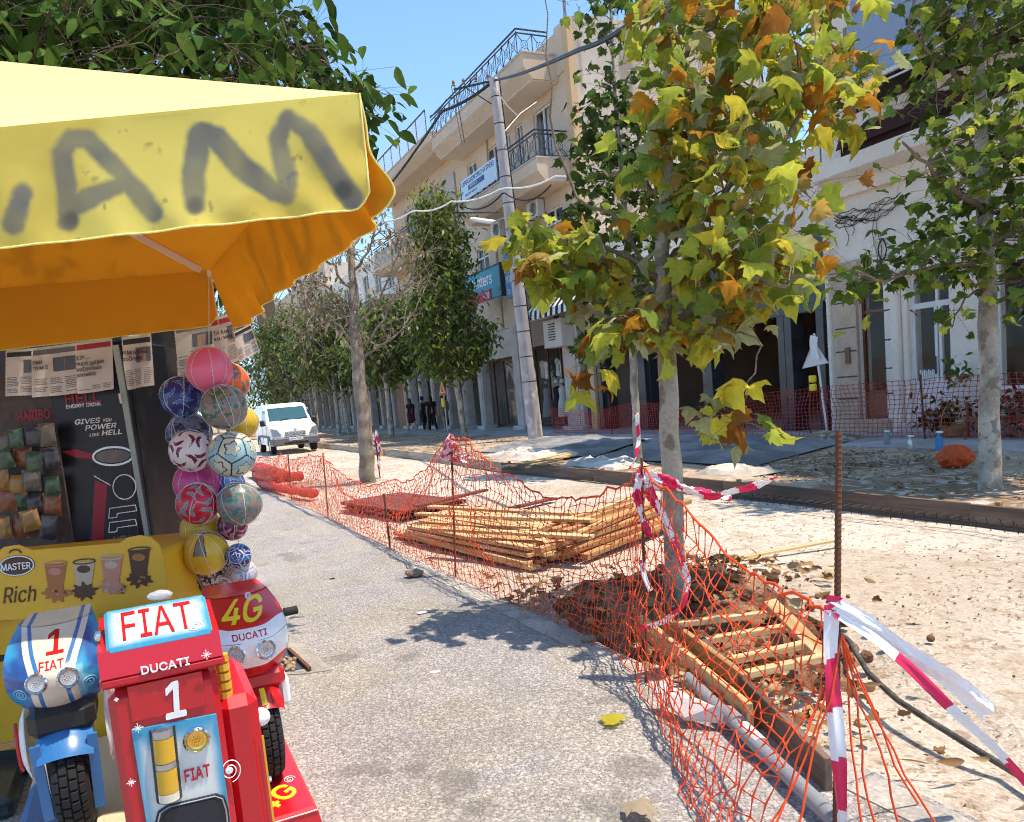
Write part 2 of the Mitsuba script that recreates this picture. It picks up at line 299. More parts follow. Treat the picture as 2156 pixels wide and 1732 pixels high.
# --- beige apartment block with balconies
XF = 14.2
C = thing('apartment_block', 'beige four storey block with ornate black balcony railings and dental banner', 'building')
op2 = [(24.45, 25.75, 9.1, 11.35), (26.65, 27.25, 9.9, 11.4), (27.7, 28.3, 9.9, 11.4), (28.75, 29.9, 9.1, 11.35), (31.0, 32.0, 9.1, 11.35)]
op1 = [(24.2, 25.5, 6.5, 7.85), (26.6, 27.15, 6.95, 7.6), (27.55, 28.1, 6.95, 7.6), (28.6, 29.15, 6.95, 7.6), (30.6, 31.8, 6.6, 7.75)]
put(C, 'wall', wall_x(XF, .3, 22.9, 32.6, 4.15, 13.3, op2 + op1), 'plaster_beige')
shell(C, XF, 22.9, 32.6, 13.3, 8, (4.4, 8.5, 11.9))
for i, o in enumerate(op2): window(C, XF, *o, cols=2, sill=i in (1, 2), curtain=[.5, 0, .6, .4, .3][i])
for i, o in enumerate(op1): window(C, XF, *o, cols=2, curtain=[0, .5, 0, .4, .35][i], bars=[7.35] if i in (0, 4) else ())
put(C, 'corner_pilaster', box(XF - .10, XF + .14, 22.86, 23.2, -.1, 13.42), 'plaster_orange')
put(C, 'parapet', box(XF - .06, XF + .3, 23.2, 23.75, 11.9, 13.4), 'plaster_beige')
put(C, 'parapet', box(XF + .3, XF + 8, 22.88, 23.13, 13.3, 13.55), 'plaster_end')
b = balcony(C, XF, 23.75, 32.5, 11.75, 12.55, 1.3, .3); put(C, 'soffit', box(XF - 1.0, XF - .02, 23.8, 32.4, 11.72, 11.748), 'soffit')
railing(C, (12.93, 24.15, 12.6), (12.93, 32.5, 12.6), .86); railing(C, (12.93, 24.15, 12.6), (14.1, 24.15, 12.6), .86)
b = balcony(C, XF, 23.4, 30.0, 8.37, 9.1, 1.3, .3)
railing(C, (12.93, 23.45, 9.15), (12.93, 29.95, 9.15), .86); railing(C, (12.93, 23.45, 9.15), (14.15, 23.45, 9.15), .86)
railing(C, (12.93, 29.95, 9.15), (14.15, 29.95, 9.15), .86)
put(C, 'downpipe', cyl((XF - .06, 29.75, 4.2), (XF - .06, 29.75, 12), .05, 8), 'plaster_beige')
put(C, 'rebar', cat([bar((XF + .1 + .07 * i, 23.3 + .05 * i, 13.3), (XF + .1 + .07 * i + .03, 23.3 + .07 * i, 14.2 + .1 * i), .014) for i in range(4)]), 'rust', label='starter bars sticking up from the corner column')
# ground floor: columns, sign beam, louvred box
def column(parent, y0, y1, X=XF, z1=4.15, x0=None):
    k = put(parent, 'column', cat([bbox(X - .12, X + .3, y0, y1, .16, z1, .02), bbox(X - .16, X - .119, y0 + .18 * (y1 - y0), y0 + .4 * (y1 - y0), .16, z1, .01)]), 'column_stone')
    put(k, 'plinth', bbox(X - .3, X + .35, y0 - .2, y1 + .1, -.05, .158, .02), 'column_stone')
column(C, 23.7, 24.85); column(C, 28.2, 29.0); column(C, 32.25, 32.75)
put(C, 'shop_fascia', box(XF - .08, XF + .2, 25.3, 28.15, 3.2, 4.12), 'brown_panel')
put(C, 'shop_fascia', box(XF - .08, XF + .2, 29.05, 32.2, 3.0, 4.12), 'column_stone')
for y0, y1, zt in ((25.0, 28.1, 3.15), (29.1, 32.2, 2.95)):
    window(C, XF + .4, y0, y1, .1, zt, 3, 'alu_brown', .05, False)
put(C, 'end_shopfront', box(XF + .05, XF + .35, 23.15, 23.65, -.05, 4.1), 'granite_dark')
L = thing('ventilation_box', 'white louvred metal box on the column beside the striped awning', 'vent box')
put(L, 'case', bbox(XF - .6, XF - .13, 23.95, 25.25, 2.98, 3.95, .02), 'ac_white')
for i in range(7): put(L, 'louvre', bar((XF - .62, 24.35, 3.25 + .09 * i), (XF - .62, 24.8, 3.25 + .09 * i), .05, .03), 'ac_dark')
ac_unit(25.8, 8.02, label='air conditioner under the balcony nearest the corner pilaster of the beige block'); ac_unit(29.05, 8.02, label='air conditioner behind the concrete utility pole')
# banners and shop signs
t = thing('dental_banner', 'pale blue orthodontist banner tied to the balcony railing', 'banner')
put(t, 'cloth', box(12.82, 12.85, 26.3, 29.65, 9.22, 10.0), 'pale_sign')
YM, ZU = np.array([0, -1.0, 0]), np.array([0, 0, 1.0])
put(t, 'lettering', cat([letters('ΟΡΘΟΔΟΝΤΙΚΟ ΙΑΤΡΕΙΟ', .17, (12.818, 29.55, 9.76), YM, ZU, .004, True, width=3.1), letters('ΔΗΜΗΤΡΙΟΣ ΠΑΠΠΑΣ', .08, (12.818, 29.3, 9.34), YM, ZU, .004)]), 'sign_navy')
k = put(t, 'name_plate', box(12.80, 12.818, 27.4, 28.9, 9.5, 9.68), 'sign_navy'); put(k, 'lettering', letters('ΧΕΙΡΟΥΡΓΟΣ', .09, (12.797, 28.75, 9.55), YM, ZU, .003), 'white_paint')
t = thing('shop_sign', 'teal shop sign ending in "ters" with a red strip below', 'sign')
put(t, 'board', box(13.1, 13.25, 27.4, 30.9, 5.25, 6.4), 'teal_sign'); put(t, 'rim', cat([box(13.07, 13.28, 27.3, 27.398, 5.2, 6.45), box(13.07, 13.28, 27.3, 30.95, 6.402, 6.45)]), 'dark_metal')
put(t, 'lettering', letters('Hunters', .42, (13.097, 30.4, 5.82), YM, ZU, .004, True, width=2.3), 'white_paint')
k = put(t, 'red_strip', box(13.06, 13.099, 28.3, 30.9, 5.2, 5.62), 'crimson'); put(k, 'lettering', letters('-20', .22, (13.056, 29.0, 5.3), YM, ZU, .003, True), 'white_paint')
t = thing('tall_sign', 'tall blue upright sign with white writing behind the utility pole', 'sign')
put(t, 'board', cat([box(13.0, 13.1, 25.15, 26.75, 5.0, 6.9), ]), 'blue_sign')
for s, h, z in (('ΛΟΓΟΘΕΡΑΠΕΙΑ', .13, 6.6), ('ΕΡΓΟΘΕΡΑΠΕΙΑ', .10, 6.3), ('ΕΙΔΙΚΗ ΑΓΩΓΗ', .10, 6.02), ('ΙΠΠΟΥ', .24, 5.55), ('12', .16, 5.15)): put(t, 'lettering', letters(s, h, (12.996, 26.65, z), YM, ZU, .004, True), 'white_paint')
put(C, 'awning_back', box(XF - .1, XF - .002, 22.95, 27.5, 4.3, 6.9), 'brown_panel')
# striped awning
t = thing('striped_awning', 'black and white striped shop awning over the clothes shop', 'awning')
for i in range(18):
    y0 = 22.0 + i * .19; P = np.array([[(XF - .15, y, 5.45), (13.0, y, 4.25), (12.97, y, 3.98)] for y in (y0, y0 + .19)]); put(t, 'stripe', sheet(P), 'black_paint' if i % 2 else 'white_paint')
put(t, 'end_frame', cat([bar((13.0, 25.42, 4.25), (XF - .1, 25.42, 4.3), .03), bar((13.0, 22.0, 4.25), (XF - .1, 22.0, 4.3), .03)]), 'dark_metal')
# --- second block further on
D = thing('apartment_block', 'beige block further along with recessed blinds and netted roof railing', 'building')
opd = [(33.6, 35.0, 9.3, 11.6), (36.0, 38.2, 9.0, 11.6), (39.4, 41.0, 9.3, 11.6), (34.0, 35.4, 5.2, 7.4), (37.3, 39.0, 5.2, 7.4), (40.5, 42, 5.2, 7.4)]
put(D, 'wall', wall_x(XF + .1, .3, 32.65, 43, 4.0, 13.0, opd), 'plaster_beige'); shell(D, XF + .1, 32.65, 43, 13.0, 8, (4.2, 8.8), lo=False)
for i, o in enumerate(opd): window(D, XF + .1, *o, cols=3, sill=False, curtain=.6 if i in (1, 2) else .0)
for o in opd[:2]: put(D, 'roller_blind', box(XF + .02, XF + .09, o[0], o[1], o[2] + .9, o[3]), 'shutter')
balcony(D, XF + .1, 32.7, 43, 12.3, 12.95, 1.4, .4)
put(D, 'roof_rail', cat([bar((12.9, 33, 13.95), (12.9, 43, 13.95), .05)] + [bar((12.9, y, 13), (12.9, y, 13.95), .03) for y in np.arange(33, 43.1, 1.25)]), 'dark_metal')
rn = [bar((12.9, y, 13.02), (12.9, y, 13.92), .008) for y in np.arange(33, 43, .16)] + [bar((12.9, 33, z), (12.9, 43, z), .008) for z in np.arange(13.1, 13.95, .14)]
put(D, 'roof_net', cat(rn), 'ac_white', kind='stuff')
balcony(D, XF + .1, 34.5, 43, 8.5, 8.95, 1.4, .3); railing(D, (12.95, 34.55, 9.0), (12.95, 42.9, 9.0), .95, .6, plain_panel)
balcony(D, XF + .1, 33.6, 43, 4.9, 5.3, 1.2, .3)
for y in (34.3, 36.4, 38.6, 40.6, 42.4): column(D, y, y + .42, z1=3.99)
window(D, XF + .6, 33.0, 42.8, .1, 3.6, 8, 'alu_brown', .05, False); put(D, 'fascia', box(XF, XF + .4, 32.8, 42.9, 3.3, 4.0), 'column_stone')
# --- third block, and one far down the street
for y0, y1, h, lab, pm in ((43.1, 60, 10.5, 'lower cream building behind the street trees with a brown doorway', 'plaster_white'), (60.2, 95, 12.5, 'far pale building at the end of the shopfront row', 'plaster_beige')):
    E = thing('shop_building', lab, 'building'); n = int((y1 - y0) / 2.6)
    hs = [(y0 + .6 + i * 2.6, y0 + 1.9 + i * 2.6, z, z + 1.5) for i in range(n) for z in (5.4, 8.2)]
    put(E, 'wall', wall_x(XF + .05, .3, y0, y1, 4, h, hs), pm); shell(E, XF + .05, y0, y1, h, 8, (4.2,), lo=True)
    for o in hs[::1]: window(E, XF + .05, *o, cols=2, sill=False)
    balcony(E, XF + .05, y0 + .3, y1, 4.4, 4.8, 1.2, .2); balcony(E, XF + .05, y0 + .3, y1, 7.3, 7.6, 1.1, .2)
    for i in range(n + 1): column(E, y0 + .2 + i * 2.5, y0 + .6 + i * 2.5, z1=3.99)
    window(E, XF + .5, y0 + .3, y1, .1, 3.6, n, 'alu_brown', .05, False)
    if y0 < 50: put(E, 'doorway', cat([box(XF - .1, XF + .2, 43.3, 45.2, 0, 3.3)]), 'brown_wood')
# --- dark shopfront between the two light buildings
B = thing('dark_shop', 'low dark granite shopfront standing open between white shop and beige block', 'building')
put(B, 'upper_wall', wall_x(XF, .3, 12.95, 22.85, 4.55, 6.3), 'plaster_white'); put(B, 'canopy_slab', box(XF - .8, XF, 14.6, 22.85, 4.4, 4.548), 'column_stone')
hol = [(13.25, 14.0, -.1, 2.75), (14.45, 16.9, -.1, 2.75), (17.3, 20.0, -.1, 2.75), (20.4, 22.5, -.1, 2.75)]
put(B, 'front', wall_x(XF + .02, .35, 12.95, 22.85, -.1, 4.54, hol), 'granite_dark')
for i, o in enumerate(hol):
    put(B, 'door_frame', cat([bbox(XF - .05, XF + .02, o[0] - .22, o[0], 0, 2.95, .01), bbox(XF - .05, XF + .02, o[1], o[1] + .22, 0, 2.95, .01), bbox(XF - .06, XF + .02, o[0] - .24, o[1] + .24, 2.76, 2.95, .01)]), 'granite_dark')
    if i > 1: [put(B, 'folded_door', bbox(XF + .1, XF + .5, e - .025, e + .025, 0, 2.7, .005), 'dark_metal') for e in (o[0] + .045, o[1] - .045)]
shell(B, XF + .02, 12.95, 22.85, 6.3, 11, (4.5,), 'brown_panel', inner='brown_panel')  # brown walls and extra room depth added to darken the open front
put(B, 'wall_lamp', bbox(XF - .12, XF + .02, 13.3, 13.75, 3.25, 3.4, .02), 'ac_white')
put(B, 'poster', box(XF - .03, XF - .005, 14.15, 14.4, 2.0, 2.6), 'curtain')
# --- white shop on the right
W = thing('white_shop', 'white building with peach stone pilaster, glazed white door and flower display window', 'building')
op = [(11.42, 12.08, .28, 3.12), (9.98, 10.86, .25, 3.1), (5.6, 9.15, .8, 3.1)]
put(W, 'wall', wall_x(XF, .3, 3.0, 12.9, -.1, 20.0, op + [(5.5, 12.2, 5.72, 8.4)]), 'plaster_white'); shell(W, XF, 3.0, 12.9, 20.0, 7, (4.3, 8.6), 'interior_dark')  # upper storeys out of view, height raised so the shadow covers the verge
put(W, 'pilaster', bbox(XF - .10, XF - .001, 12.1, 12.62, .3, 3.44, .01), 'stone_peach')
for z in (.72, 1.2, 1.75, 2.25, 2.8): put(W, 'joint_strip', box(XF - .106, XF - .098, 12.12, 12.66, z, z + .03), 'dark_metal')
put(W, 'plinth', bbox(XF - .2, XF - .002, 11.3, 12.7, -.05, .28, .01), 'stone_peach')
put(W, 'letter_box', box(XF - .13, XF - .1, 12.28, 12.4, 1.5, 1.85), 'alu_brown')
put(W, 'band', cat([box(XF - .16, XF - .003, 12.0, 12.78, 3.47, 3.66), box(XF - .18, XF - .001, 12.0, 12.8, 3.40, 3.45)]), 'stone_peach')
for i, (y0, y1, d) in enumerate(((11.2, 11.4, .12), (11.02, 11.19, .2), (10.88, 11.0, .1))): put(W, 'fluted_pillar', bbox(XF - d, XF - .002, y0, y1, -.02, 3.3, .02), 'plaster_white')
for z in (.8, 1.32, 1.9, 2.5): put(W, 'joint_strip', box(XF - .126, XF - .118, 11.24, 11.42, z, z + .03), 'dark_metal')
window(W, XF, *op[0], cols=1, fm='alu_brown', w=.06, sill=False, bars=(2.55, .85))
put(W, 'brown_leaf', box(XF + .07, XF + .12, 11.48, 12.02, .34, .82), 'brown_wood')
dr_ = put(W, 'door', cat([box(XF + .02, XF + .09, y0, y1, z0, z1) for y0, y1, z0, z1 in ((9.98, 10.05, .25, 3.1), (10.79, 10.86, .25, 3.1), (10.05, 10.79, 3.03, 3.1), (10.05, 10.79, 2.45, 2.56), (10.22, 10.28, .25, 2.45), (10.31, 10.37, .25, 2.45), (10.05, 10.79, .25, 1.02), (10.28, 10.33, 2.56, 3.03))]), 'alu_white', label='white glazed door with a curtained lower panel')
put(dr_, 'pane', trimesh.Trimesh([(XF + .06, 10.0, 1.0), (XF + .06, 10.85, 1.0), (XF + .06, 10.85, 3.08), (XF + .06, 10.0, 3.08)], [(0, 1, 2), (0, 2, 3)]), 'pane')
put(dr_, 'handle', bar((XF - .02, 10.34, 1.15), (XF - .02, 10.34, 1.5), .025), 'dark_metal'); put(dr_, 'lace', cat([box(XF + .055, XF + .065, y, y + .03, 1.03, 1.22 + .03 * (i % 2)) for i, y in enumerate(np.arange(10.4, 10.76, .045))]), 'white_paint')
put(W, 'step', bbox(XF - .35, XF - .003, 9.7, 10.98, -.05, .2, .01), 'column_stone'); put(W, 'white_panel', bbox(XF - .06, XF - .002, 9.38, 9.96, .2, 3.15, .01), 'plaster_white')
put(W, 'lintel', bbox(XF - .1, XF - .003, 9.85, 10.99, 3.12, 3.2, .01), 'plaster_white'); put(W, 'step', bbox(XF - .5, XF - .003, 5.2, 9.2, -.05, .14, .01), 'column_stone')
window(W, XF, *op[2], cols=3, fm='alu_white', w=.05, sill=True)
pr = Polygon([(XF, 5.0), (XF - .18, 5.0), (XF - .2, 5.25), (XF - .45, 5.3), (XF - .62, 5.38), (XF - .62, 5.68), (XF, 5.68)])
put(W, 'ledge', xyz(ext(pr, 12.62 - 3), (1, 0, 0), (0, 0, 1), (0, -1, 0), (0, 12.62, 0)), 'plaster_white')
put(W, 'balcony_beam', box(XF - .05, XF - .002, 3, 12.6, 6.32, 6.6), 'plaster_white')
put(W, 'downpipe', cat([tube([(XF - .35, 12.75, 5.3), (XF - .3, 12.76, 4.95), (XF - .13, 12.78, 4.6), (XF - .11, 12.8, 4.2), (XF - .1, 12.8, .02)], .055, 8)] + [cyl((XF - .1, 12.8, z), (XF - .1, 12.8, z + .04), .065, 8) for z in (.9, 1.9, 2.9, 3.9)]), 'plaster_white')
cab = []
for j in range(9):
    z = 4.55 + .12 * R_.random(); n = 14; s = np.linspace(0, 1, n); cab.append(tube(np.stack([XF - .03 - .02 * np.sin(s * 9 + j), 12.6 - 1.7 * s * R_.uniform(.5, 1), z + .12 * np.sin(s * 5 + j * 1.3) - .3 * s * (1 - s) + .03 * np.sin(s * 30 + j)], -1), .008, 4))
cab += [tube(np.stack([np.full(12, XF - .03), y + .05 * np.sin(np.linspace(0, 7, 12) + y), np.linspace(4.6, z1, 12)], -1), .008, 4) for y, z1 in ((12.3, 4.0), (12.15, 4.2), (11.6, 3.3), (11.5, 3.6))]
cab.append(tube(np.stack([np.full(30, XF - .05), 11.42 + .1 * np.cos(np.linspace(0, 19, 30)), 3.75 + .2 * np.sin(np.linspace(0, 19, 30)) + .03 * np.cos(np.linspace(0, 60, 30))], -1), .012, 5))
put(W, 'loose_cable', cat(cab), 'black_plastic')
# scalloped dark awning in the balcony recess
t = thing('scalloped_awning', 'dark brown scalloped awning edge in the shaded balcony above the white shop', 'awning')
M('awning_brown', (.05, .02, .018), .9)
u = np.linspace(0, 1, 90); P = np.stack([np.stack([np.full(90, XF - .25 + .15 * v), 12.3 - 6.2 * u, 5.95 + .32 * v + (.10 * np.abs(np.sin(u * 40)) * v)], -1) for v in (0, 1)]); put(t, 'valance', sheet(P), 'awning_brown')
put(t, 'cloth', box(XF - .1, XF - .06, 6.0, 12.3, 5.72, 6.2), 'awning_brown')
# blue grey drop awning above
t = thing('drop_awning', 'large blue grey awning cloth hanging above the balcony of the white shop', 'awning')
P = np.stack([np.stack([np.full(40, XF - .35 - .95 * v + .03 * math.sin(v * 9)), np.linspace(2.5, 11.3, 40), np.full(40, 9.9 - 3.25 * v)], -1) for v in np.linspace(0, 1, 12)]); P[:, :, 0] += .015 * np.sin(P[:, :, 1] * 3)
put(t, 'cloth', sheet(P), 'awning_grey', True); put(t, 'front_bar', cat([bar((12.9, 2.5, 6.64), (12.9, 11.3, 6.64), .07), bar((12.88, 2.5, 6.5), (12.88, 11.3, 6.5), .03)]), 'ac_white')
put(W, 'roof_slab', box(XF - .6, XF, 3, 12.9, 10.2, 10.5), 'plaster_white')
for y in (3.6, 6.6, 9.6): window(W, XF - .14, y, y + 2.2, 10.9, 13.2, 2, sill=False)

# ================================================================ TREES
def bark(p, n, uv):
    w = fbm(p.x * 11 + 3, p.y * 11, p.z * 7, 4); a = fbm(p.x * 5, p.y * 5, p.z * 3, 3); g = noise(p.x * 60, p.y * 60, p.z * 60)
    c = mix((.30, .26, .21), (.44, .40, .33), smoothstep(.35, .65, a)); c = mix(c, (.17, .14, .11), smoothstep(.58, .66, w) * .75); c = mix(c, (.50, .46, .36), smoothstep(.42, .34, w) * .6); return c * (.85 + .3 * g)
bumped('bark_plane', proc(bark), lambda p, n, uv: fbm(p.x * 20, p.y * 20, p.z * 9, 3), .01, .9, .2)
M('bark_dark', grain((.06, .042, .034), (.12, .09, .07), 4, 40, .3), .9); M('bark_dead', grain((.19, .15, .115), (.31, .26, .20), 6, 60, .3), .9); M('twig', grain((.16, .12, .08), (.22, .17, .12), 5, 60, .2), .85)
leafmat('leaf', .95, .34); leafmat('leaf_glossy', .5, .3); M('dry_leaf', VC, .8, 0, .2)

PL = np.array([(0, 0), (.10, .04), (.30, -.06), (.33, .09), (.52, .16), (.44, .28), (.50, .48), (.36, .43), (.27, .57), (.22, .76), (.08, .80), (0, 1.04)])
PL = np.vstack([PL, (PL[1:-1] * [-1, 1])[::-1]])
def plane_leaf(rng, curl=.5):
    """lobed leaf about 1 wide, stalk at the origin, tip at +y; folded and curled"""
    P = PL.copy(); P[1:] += rng.normal(0, .04, P[1:].shape); c = np.array([(0, .36)]); P2 = np.vstack([P, c, P * .5 + c * .5]); n = len(P); F = []
    for i in range(n):
        j = (i + 1) % n; F += [[i, j, n + 1 + j], [i, n + 1 + j, n + 1 + i], [n + 1 + i, n + 1 + j, n]]
    r2 = ((P2 - c) ** 2).sum(1); z = -curl * rng.uniform(.2, 2.4) * r2 + .34 * np.abs(P2[:, 0]) * rng.uniform(-.3, 1) + .10 * np.sin(P2[:, 0] * 9 + rng.uniform(0, 6)) * np.sqrt(r2) + .12 * np.sin(P2[:, 1] * 7 + rng.uniform(0, 6)) * np.sqrt(r2)
    return np.column_stack([P2, z]), np.array(F)
def oval_leaf(rng, w=.42, curl=.25):
    y = np.array([0, .12, .35, .62, .85, 1.0]); hw = w / 2 * np.array([.04, .55, 1, .86, .42, 0]); k = curl * rng.uniform(.2, 1.4); zf = rng.uniform(.1, .5); V, F = [], []
    for yy, h in zip(y, hw): V += [(-h, yy, zf * h - k * yy * yy), (0, yy, -k * yy * yy), (h, yy, zf * h - k * yy * yy)]
    for i in range(5):
        a = i * 3
        for s in (0, 1): F += [[a + s, a + s + 1, a + s + 4], [a + s, a + s + 4, a + s + 3]]
    return np.array(V), np.array(F)
def leafcol(c, v, rng):
    """a leaf's own dye: base tone, mottled, with an edge that has begun to brown or yellow"""
    k = rng.uniform(.72, 1.28) * (1 + rng.normal(0, .10, (len(v), 1))); e = np.clip((np.hypot(v[:, 0], v[:, 1] - .4) - .25) * 2.2, 0, 1)[:, None] * rng.uniform(0, .45) * rng.uniform(.5, 1.5, (len(v), 1)); return np.clip(np.asarray(c) * k * (1 - e) + np.array([c[0] * 1.15, c[1] * .72, c[2] * .7]) * k * e, .002, .95)
def rot_rand(rng, droop, face=None):
    """frames for a leaf: tip direction mostly down and out, normal mostly up"""
    az = rng.uniform(0, 2 * np.pi); t = np.array([math.cos(az), math.sin(az), -droop * rng.uniform(.2, 1.6)]); t /= np.linalg.norm(t)
    nrm = np.array([0, 0, 1.0]) + rng.normal(0, .55, 3); nrm -= t * (nrm @ t); nrm /= np.linalg.norm(nrm); return np.column_stack([np.cross(t, nrm), t, nrm])
def leaves(key, mat, pts, sizes, cols, shape, rng, droop=.7, nparts=300, name='leaf', mesh_smooth=True, spread=None):
    """the nparts leaves nearest the viewer's side become parts; the rest one part of kind stuff"""
    pts = np.asarray(pts); order = np.argsort(np.linalg.norm(pts - EYE, axis=1)); var = [shape(rng) for _ in range(14)]; cols = [np.array(c) for c in cols]
    vplies = [[mikit.ply(v, mat, smooth=True, color=leafcol(c, v[0], rng)) for v in var[:5]] for c in cols] if nparts else None
    V, F, Cc, off = [], [], [], 0
    for rank, i in enumerate(order):
        s = sizes[i]; Rm = rot_rand(rng, droop); ci = int(rng.integers(len(cols)))
        if rank < nparts:
            m = np.eye(4); m[:3, :3] = Rm * s; m[:3, 3] = pts[i]; put(key, name, vplies[ci][int(rng.integers(5))], None, xf=T(m.tolist()))
        else:
            v, f = var[int(rng.integers(14))]; V.append(v @ (Rm * s).T + pts[i]); F.append(f + off); off += len(v); Cc.append(leafcol(cols[ci], v, rng))
    if V: put(key, 'foliage', (np.vstack(V), np.vstack(F)), mat, smooth=True, kind='stuff', color=np.vstack(Cc))
def wob(p, q, n, a, rng, sag=0.0):
    p, q = np.array(p, float), np.array(q, float); t = np.linspace(0, 1, n)[:, None]; w = rng.normal(0, a, (n, 3)); w[0] = w[-1] = 0
    w = (w + np.roll(w, 1, 0) + np.roll(w, -1, 0)) / 2; w[0] = 0; return p + (q - p) * t + w - np.array([0, 0, sag]) * (4 * t * (1 - t))
def inside(poly, n, rng):
    P = Polygon(poly).buffer(0); x0, y0, x1, y1 = P.bounds; out = []
    while len(out) < n:
        p = (rng.uniform(x0, x1), rng.uniform(y0, y1))
        if P.contains(Point(p)): out.append((*p, P.exterior.distance(Point(p))))
    return out
def crown_points(poly, d, n, thick, rng, edge=60):
    """cluster centres filling the crown whose silhouette in the survey is poly, at the real depth d, thick metres half deep"""
    out = []
    for px, py, e in inside(poly, n, rng): out.append(at(px, py, d + rng.uniform(-1, 1) * thick * min(1, .25 + e / edge)))
    return np.array(out)
def tree(name, label, trunk, radii, limbs, centres, nleaf, lsize, cols, shape, seed, mat='leaf', bm='bark_plane', droop=.7, nparts=300, spread=.2, twig_r=.008, trunk_n=10, group=None):
    """trunk: points; limbs: list of (points, r0, r1); every leaf cluster hangs on a twig from the nearest limb point"""
    rng = np.random.default_rng(seed); key = thing(name, label, 'tree', group)
    tp = np.asarray(trunk, float); t2 = np.linspace(0, len(tp) - 1, 30); tq = np.stack([np.interp(t2, range(len(tp)), tp[:, k]) for k in range(3)], -1)
    tq[1:-1, :2] += rng.normal(0, .006, (28, 2)); put(key, 'trunk', tube(tq, np.interp(t2, range(len(tp)), radii) * (1 + .05 * rng.normal(size=30)), trunk_n), bm, True)
    nodes = [tq[12:]]
    for pts, r0, r1 in limbs:
        pts = np.asarray(pts, float); put(key, 'branch', tube(pts, np.linspace(r0, r1, len(pts)), 7), 'twig' if bm == 'bark_plane' else bm, True); nodes.append(pts)
    nodes = np.vstack(nodes); tw, lp = [], []
    for c in centres:
        d = np.linalg.norm(nodes - c, axis=1) + .35 * np.maximum(0, nodes[:, 2] - c[2]); a = nodes[int(np.argmin(d))]
        seg = wob(a, c, 6, .04 * np.linalg.norm(c - a), rng, .0); tw.append(tube(seg, np.linspace(twig_r, twig_r * .45, 6), 4, False))
        for k in range(nleaf):
            b = seg[int(rng.integers(3, 6))]; o = b + rng.normal(0, spread, 3) * [1, 1, .75]; lp.append(o); tw.append(tube([b, (b + o) / 2 + [0, 0, .02], o], twig_r * .22, 3, False))
    put(key, 'twigs', cat(tw), 'twig', kind='stuff')
    leaves(key, mat, lp, rng.uniform(lsize[0], lsize[1], len(lp)), cols, shape, rng, droop, nparts); return key

rng = np.random.default_rng(11)
LIME, YEL, GRN, DGR, ORG, TAN, BRN, PAL = (.43, .49, .07), (.58, .52, .06), (.19, .27, .05), (.075, .13, .03), (.50, .24, .03), (.46, .34, .10), (.28, .125, .03), (.40, .44, .22)
# the near plane tree with turning leaves
D0 = 4.98
B0 = ong(1425, 1290)
tr = [(*B0[:2], -.15), (*B0[:2], .02), at(1415, 1040, D0), at(1405, 740, D0), at(1395, 560, D0), at(1405, 300, D0), at(1408, 100, D0), at(1400, -160, D0)]
def px_limb(pp, r0, r1, n=10, a=.02):
    P = np.array([at(*q) for q in pp]); t = np.linspace(0, len(P) - 1, n); Q = np.stack([np.interp(t, range(len(P)), P[:, k]) for k in range(3)], -1); Q[1:-1] += rng.normal(0, a, (n - 2, 3)); return Q, r0, r1
lb = [px_limb([(1405, 740, D0), (1330, 690, D0 - .1), (1240, 640, D0 - .3)], .03, .012), px_limb([(1398, 590, D0), (1320, 540, D0), (1215, 490, D0 + .1), (1130, 560, D0)], .020, .006),
      px_limb([(1400, 640, D0), (1300, 470, D0 + .2), (1200, 400, D0 + .3), (1150, 210, D0 + .3), (1140, -40, D0 + .3)], .016, .003, 14), px_limb([(1400, 500, D0), (1500, 420, D0 - .2), (1620, 330, D0 - .3), (1730, 200, D0 - .3)], .03, .01),
      px_limb([(1400, 700, D0), (1480, 640, D0 - .3), (1600, 590, D0 - .5), (1660, 600, D0 - .5)], .025, .008), px_limb([(1405, 330, D0), (1520, 200, D0 + .3), (1640, 90, D0 + .3), (1760, 60, D0 + .2)], .026, .008),
      px_limb([(1405, 560, D0), (1500, 480, D0 + .4), (1600, 440, D0 + .6)], .024, .01), px_limb([(1405, 150, D0), (1480, 60, D0 - .2), (1600, -40, D0 - .3)], .02, .008), px_limb([(1405, 420, D0), (1330, 380, D0 + .3), (1270, 360, D0 + .5)], .02, .008),
      px_limb([(1560, 700, D0 - .45), (1595, 730, D0 - .45), (1575, 800, D0 - .45), (1560, 850, D0 - .45)], .006, .004)]
poly_main = [(1378, 20), (1450, -40), (1560, -120), (1720, -60), (1795, 30), (1750, 110), (1835, 130), (1800, 210), (1765, 270), (1750, 350), (1725, 400), (1705, 470), (1690, 560), (1640, 600), (1590, 650), (1530, 690), (1450, 730), (1400, 735), (1340, 760), (1240, 735), (1235, 690), (1310, 640), (1400, 620), (1410, 500), (1395, 420), (1370, 330), (1400, 200), (1375, 100)]
poly_left = [(1105, 560), (1135, 500), (1180, 490), (1250, 560), (1330, 640), (1300, 670), (1230, 590), (1130, 560)]
cen = np.vstack([crown_points(poly_main, D0 - .05, 104, .75, rng, 130), crown_points(poly_left, D0, 13, .3, rng), [at(1135, 505, D0), at(1565, 860, D0 - .45), at(1550, 890, D0 - .45), at(1240, 770, D0 - .2)]])
tree('plane_tree', 'young plane tree with yellow, lime and orange leaves standing inside the near orange netting', tr, [.085, .075, .066, .062, .05, .036, .024, .012], lb, cen, 11, (.085, .205), [LIME, LIME, YEL, LIME, GRN, LIME, ORG, TAN, LIME, GRN, YEL, PAL, BRN, PAL], plane_leaf, 21, droop=.9, spread=.13, twig_r=.007)
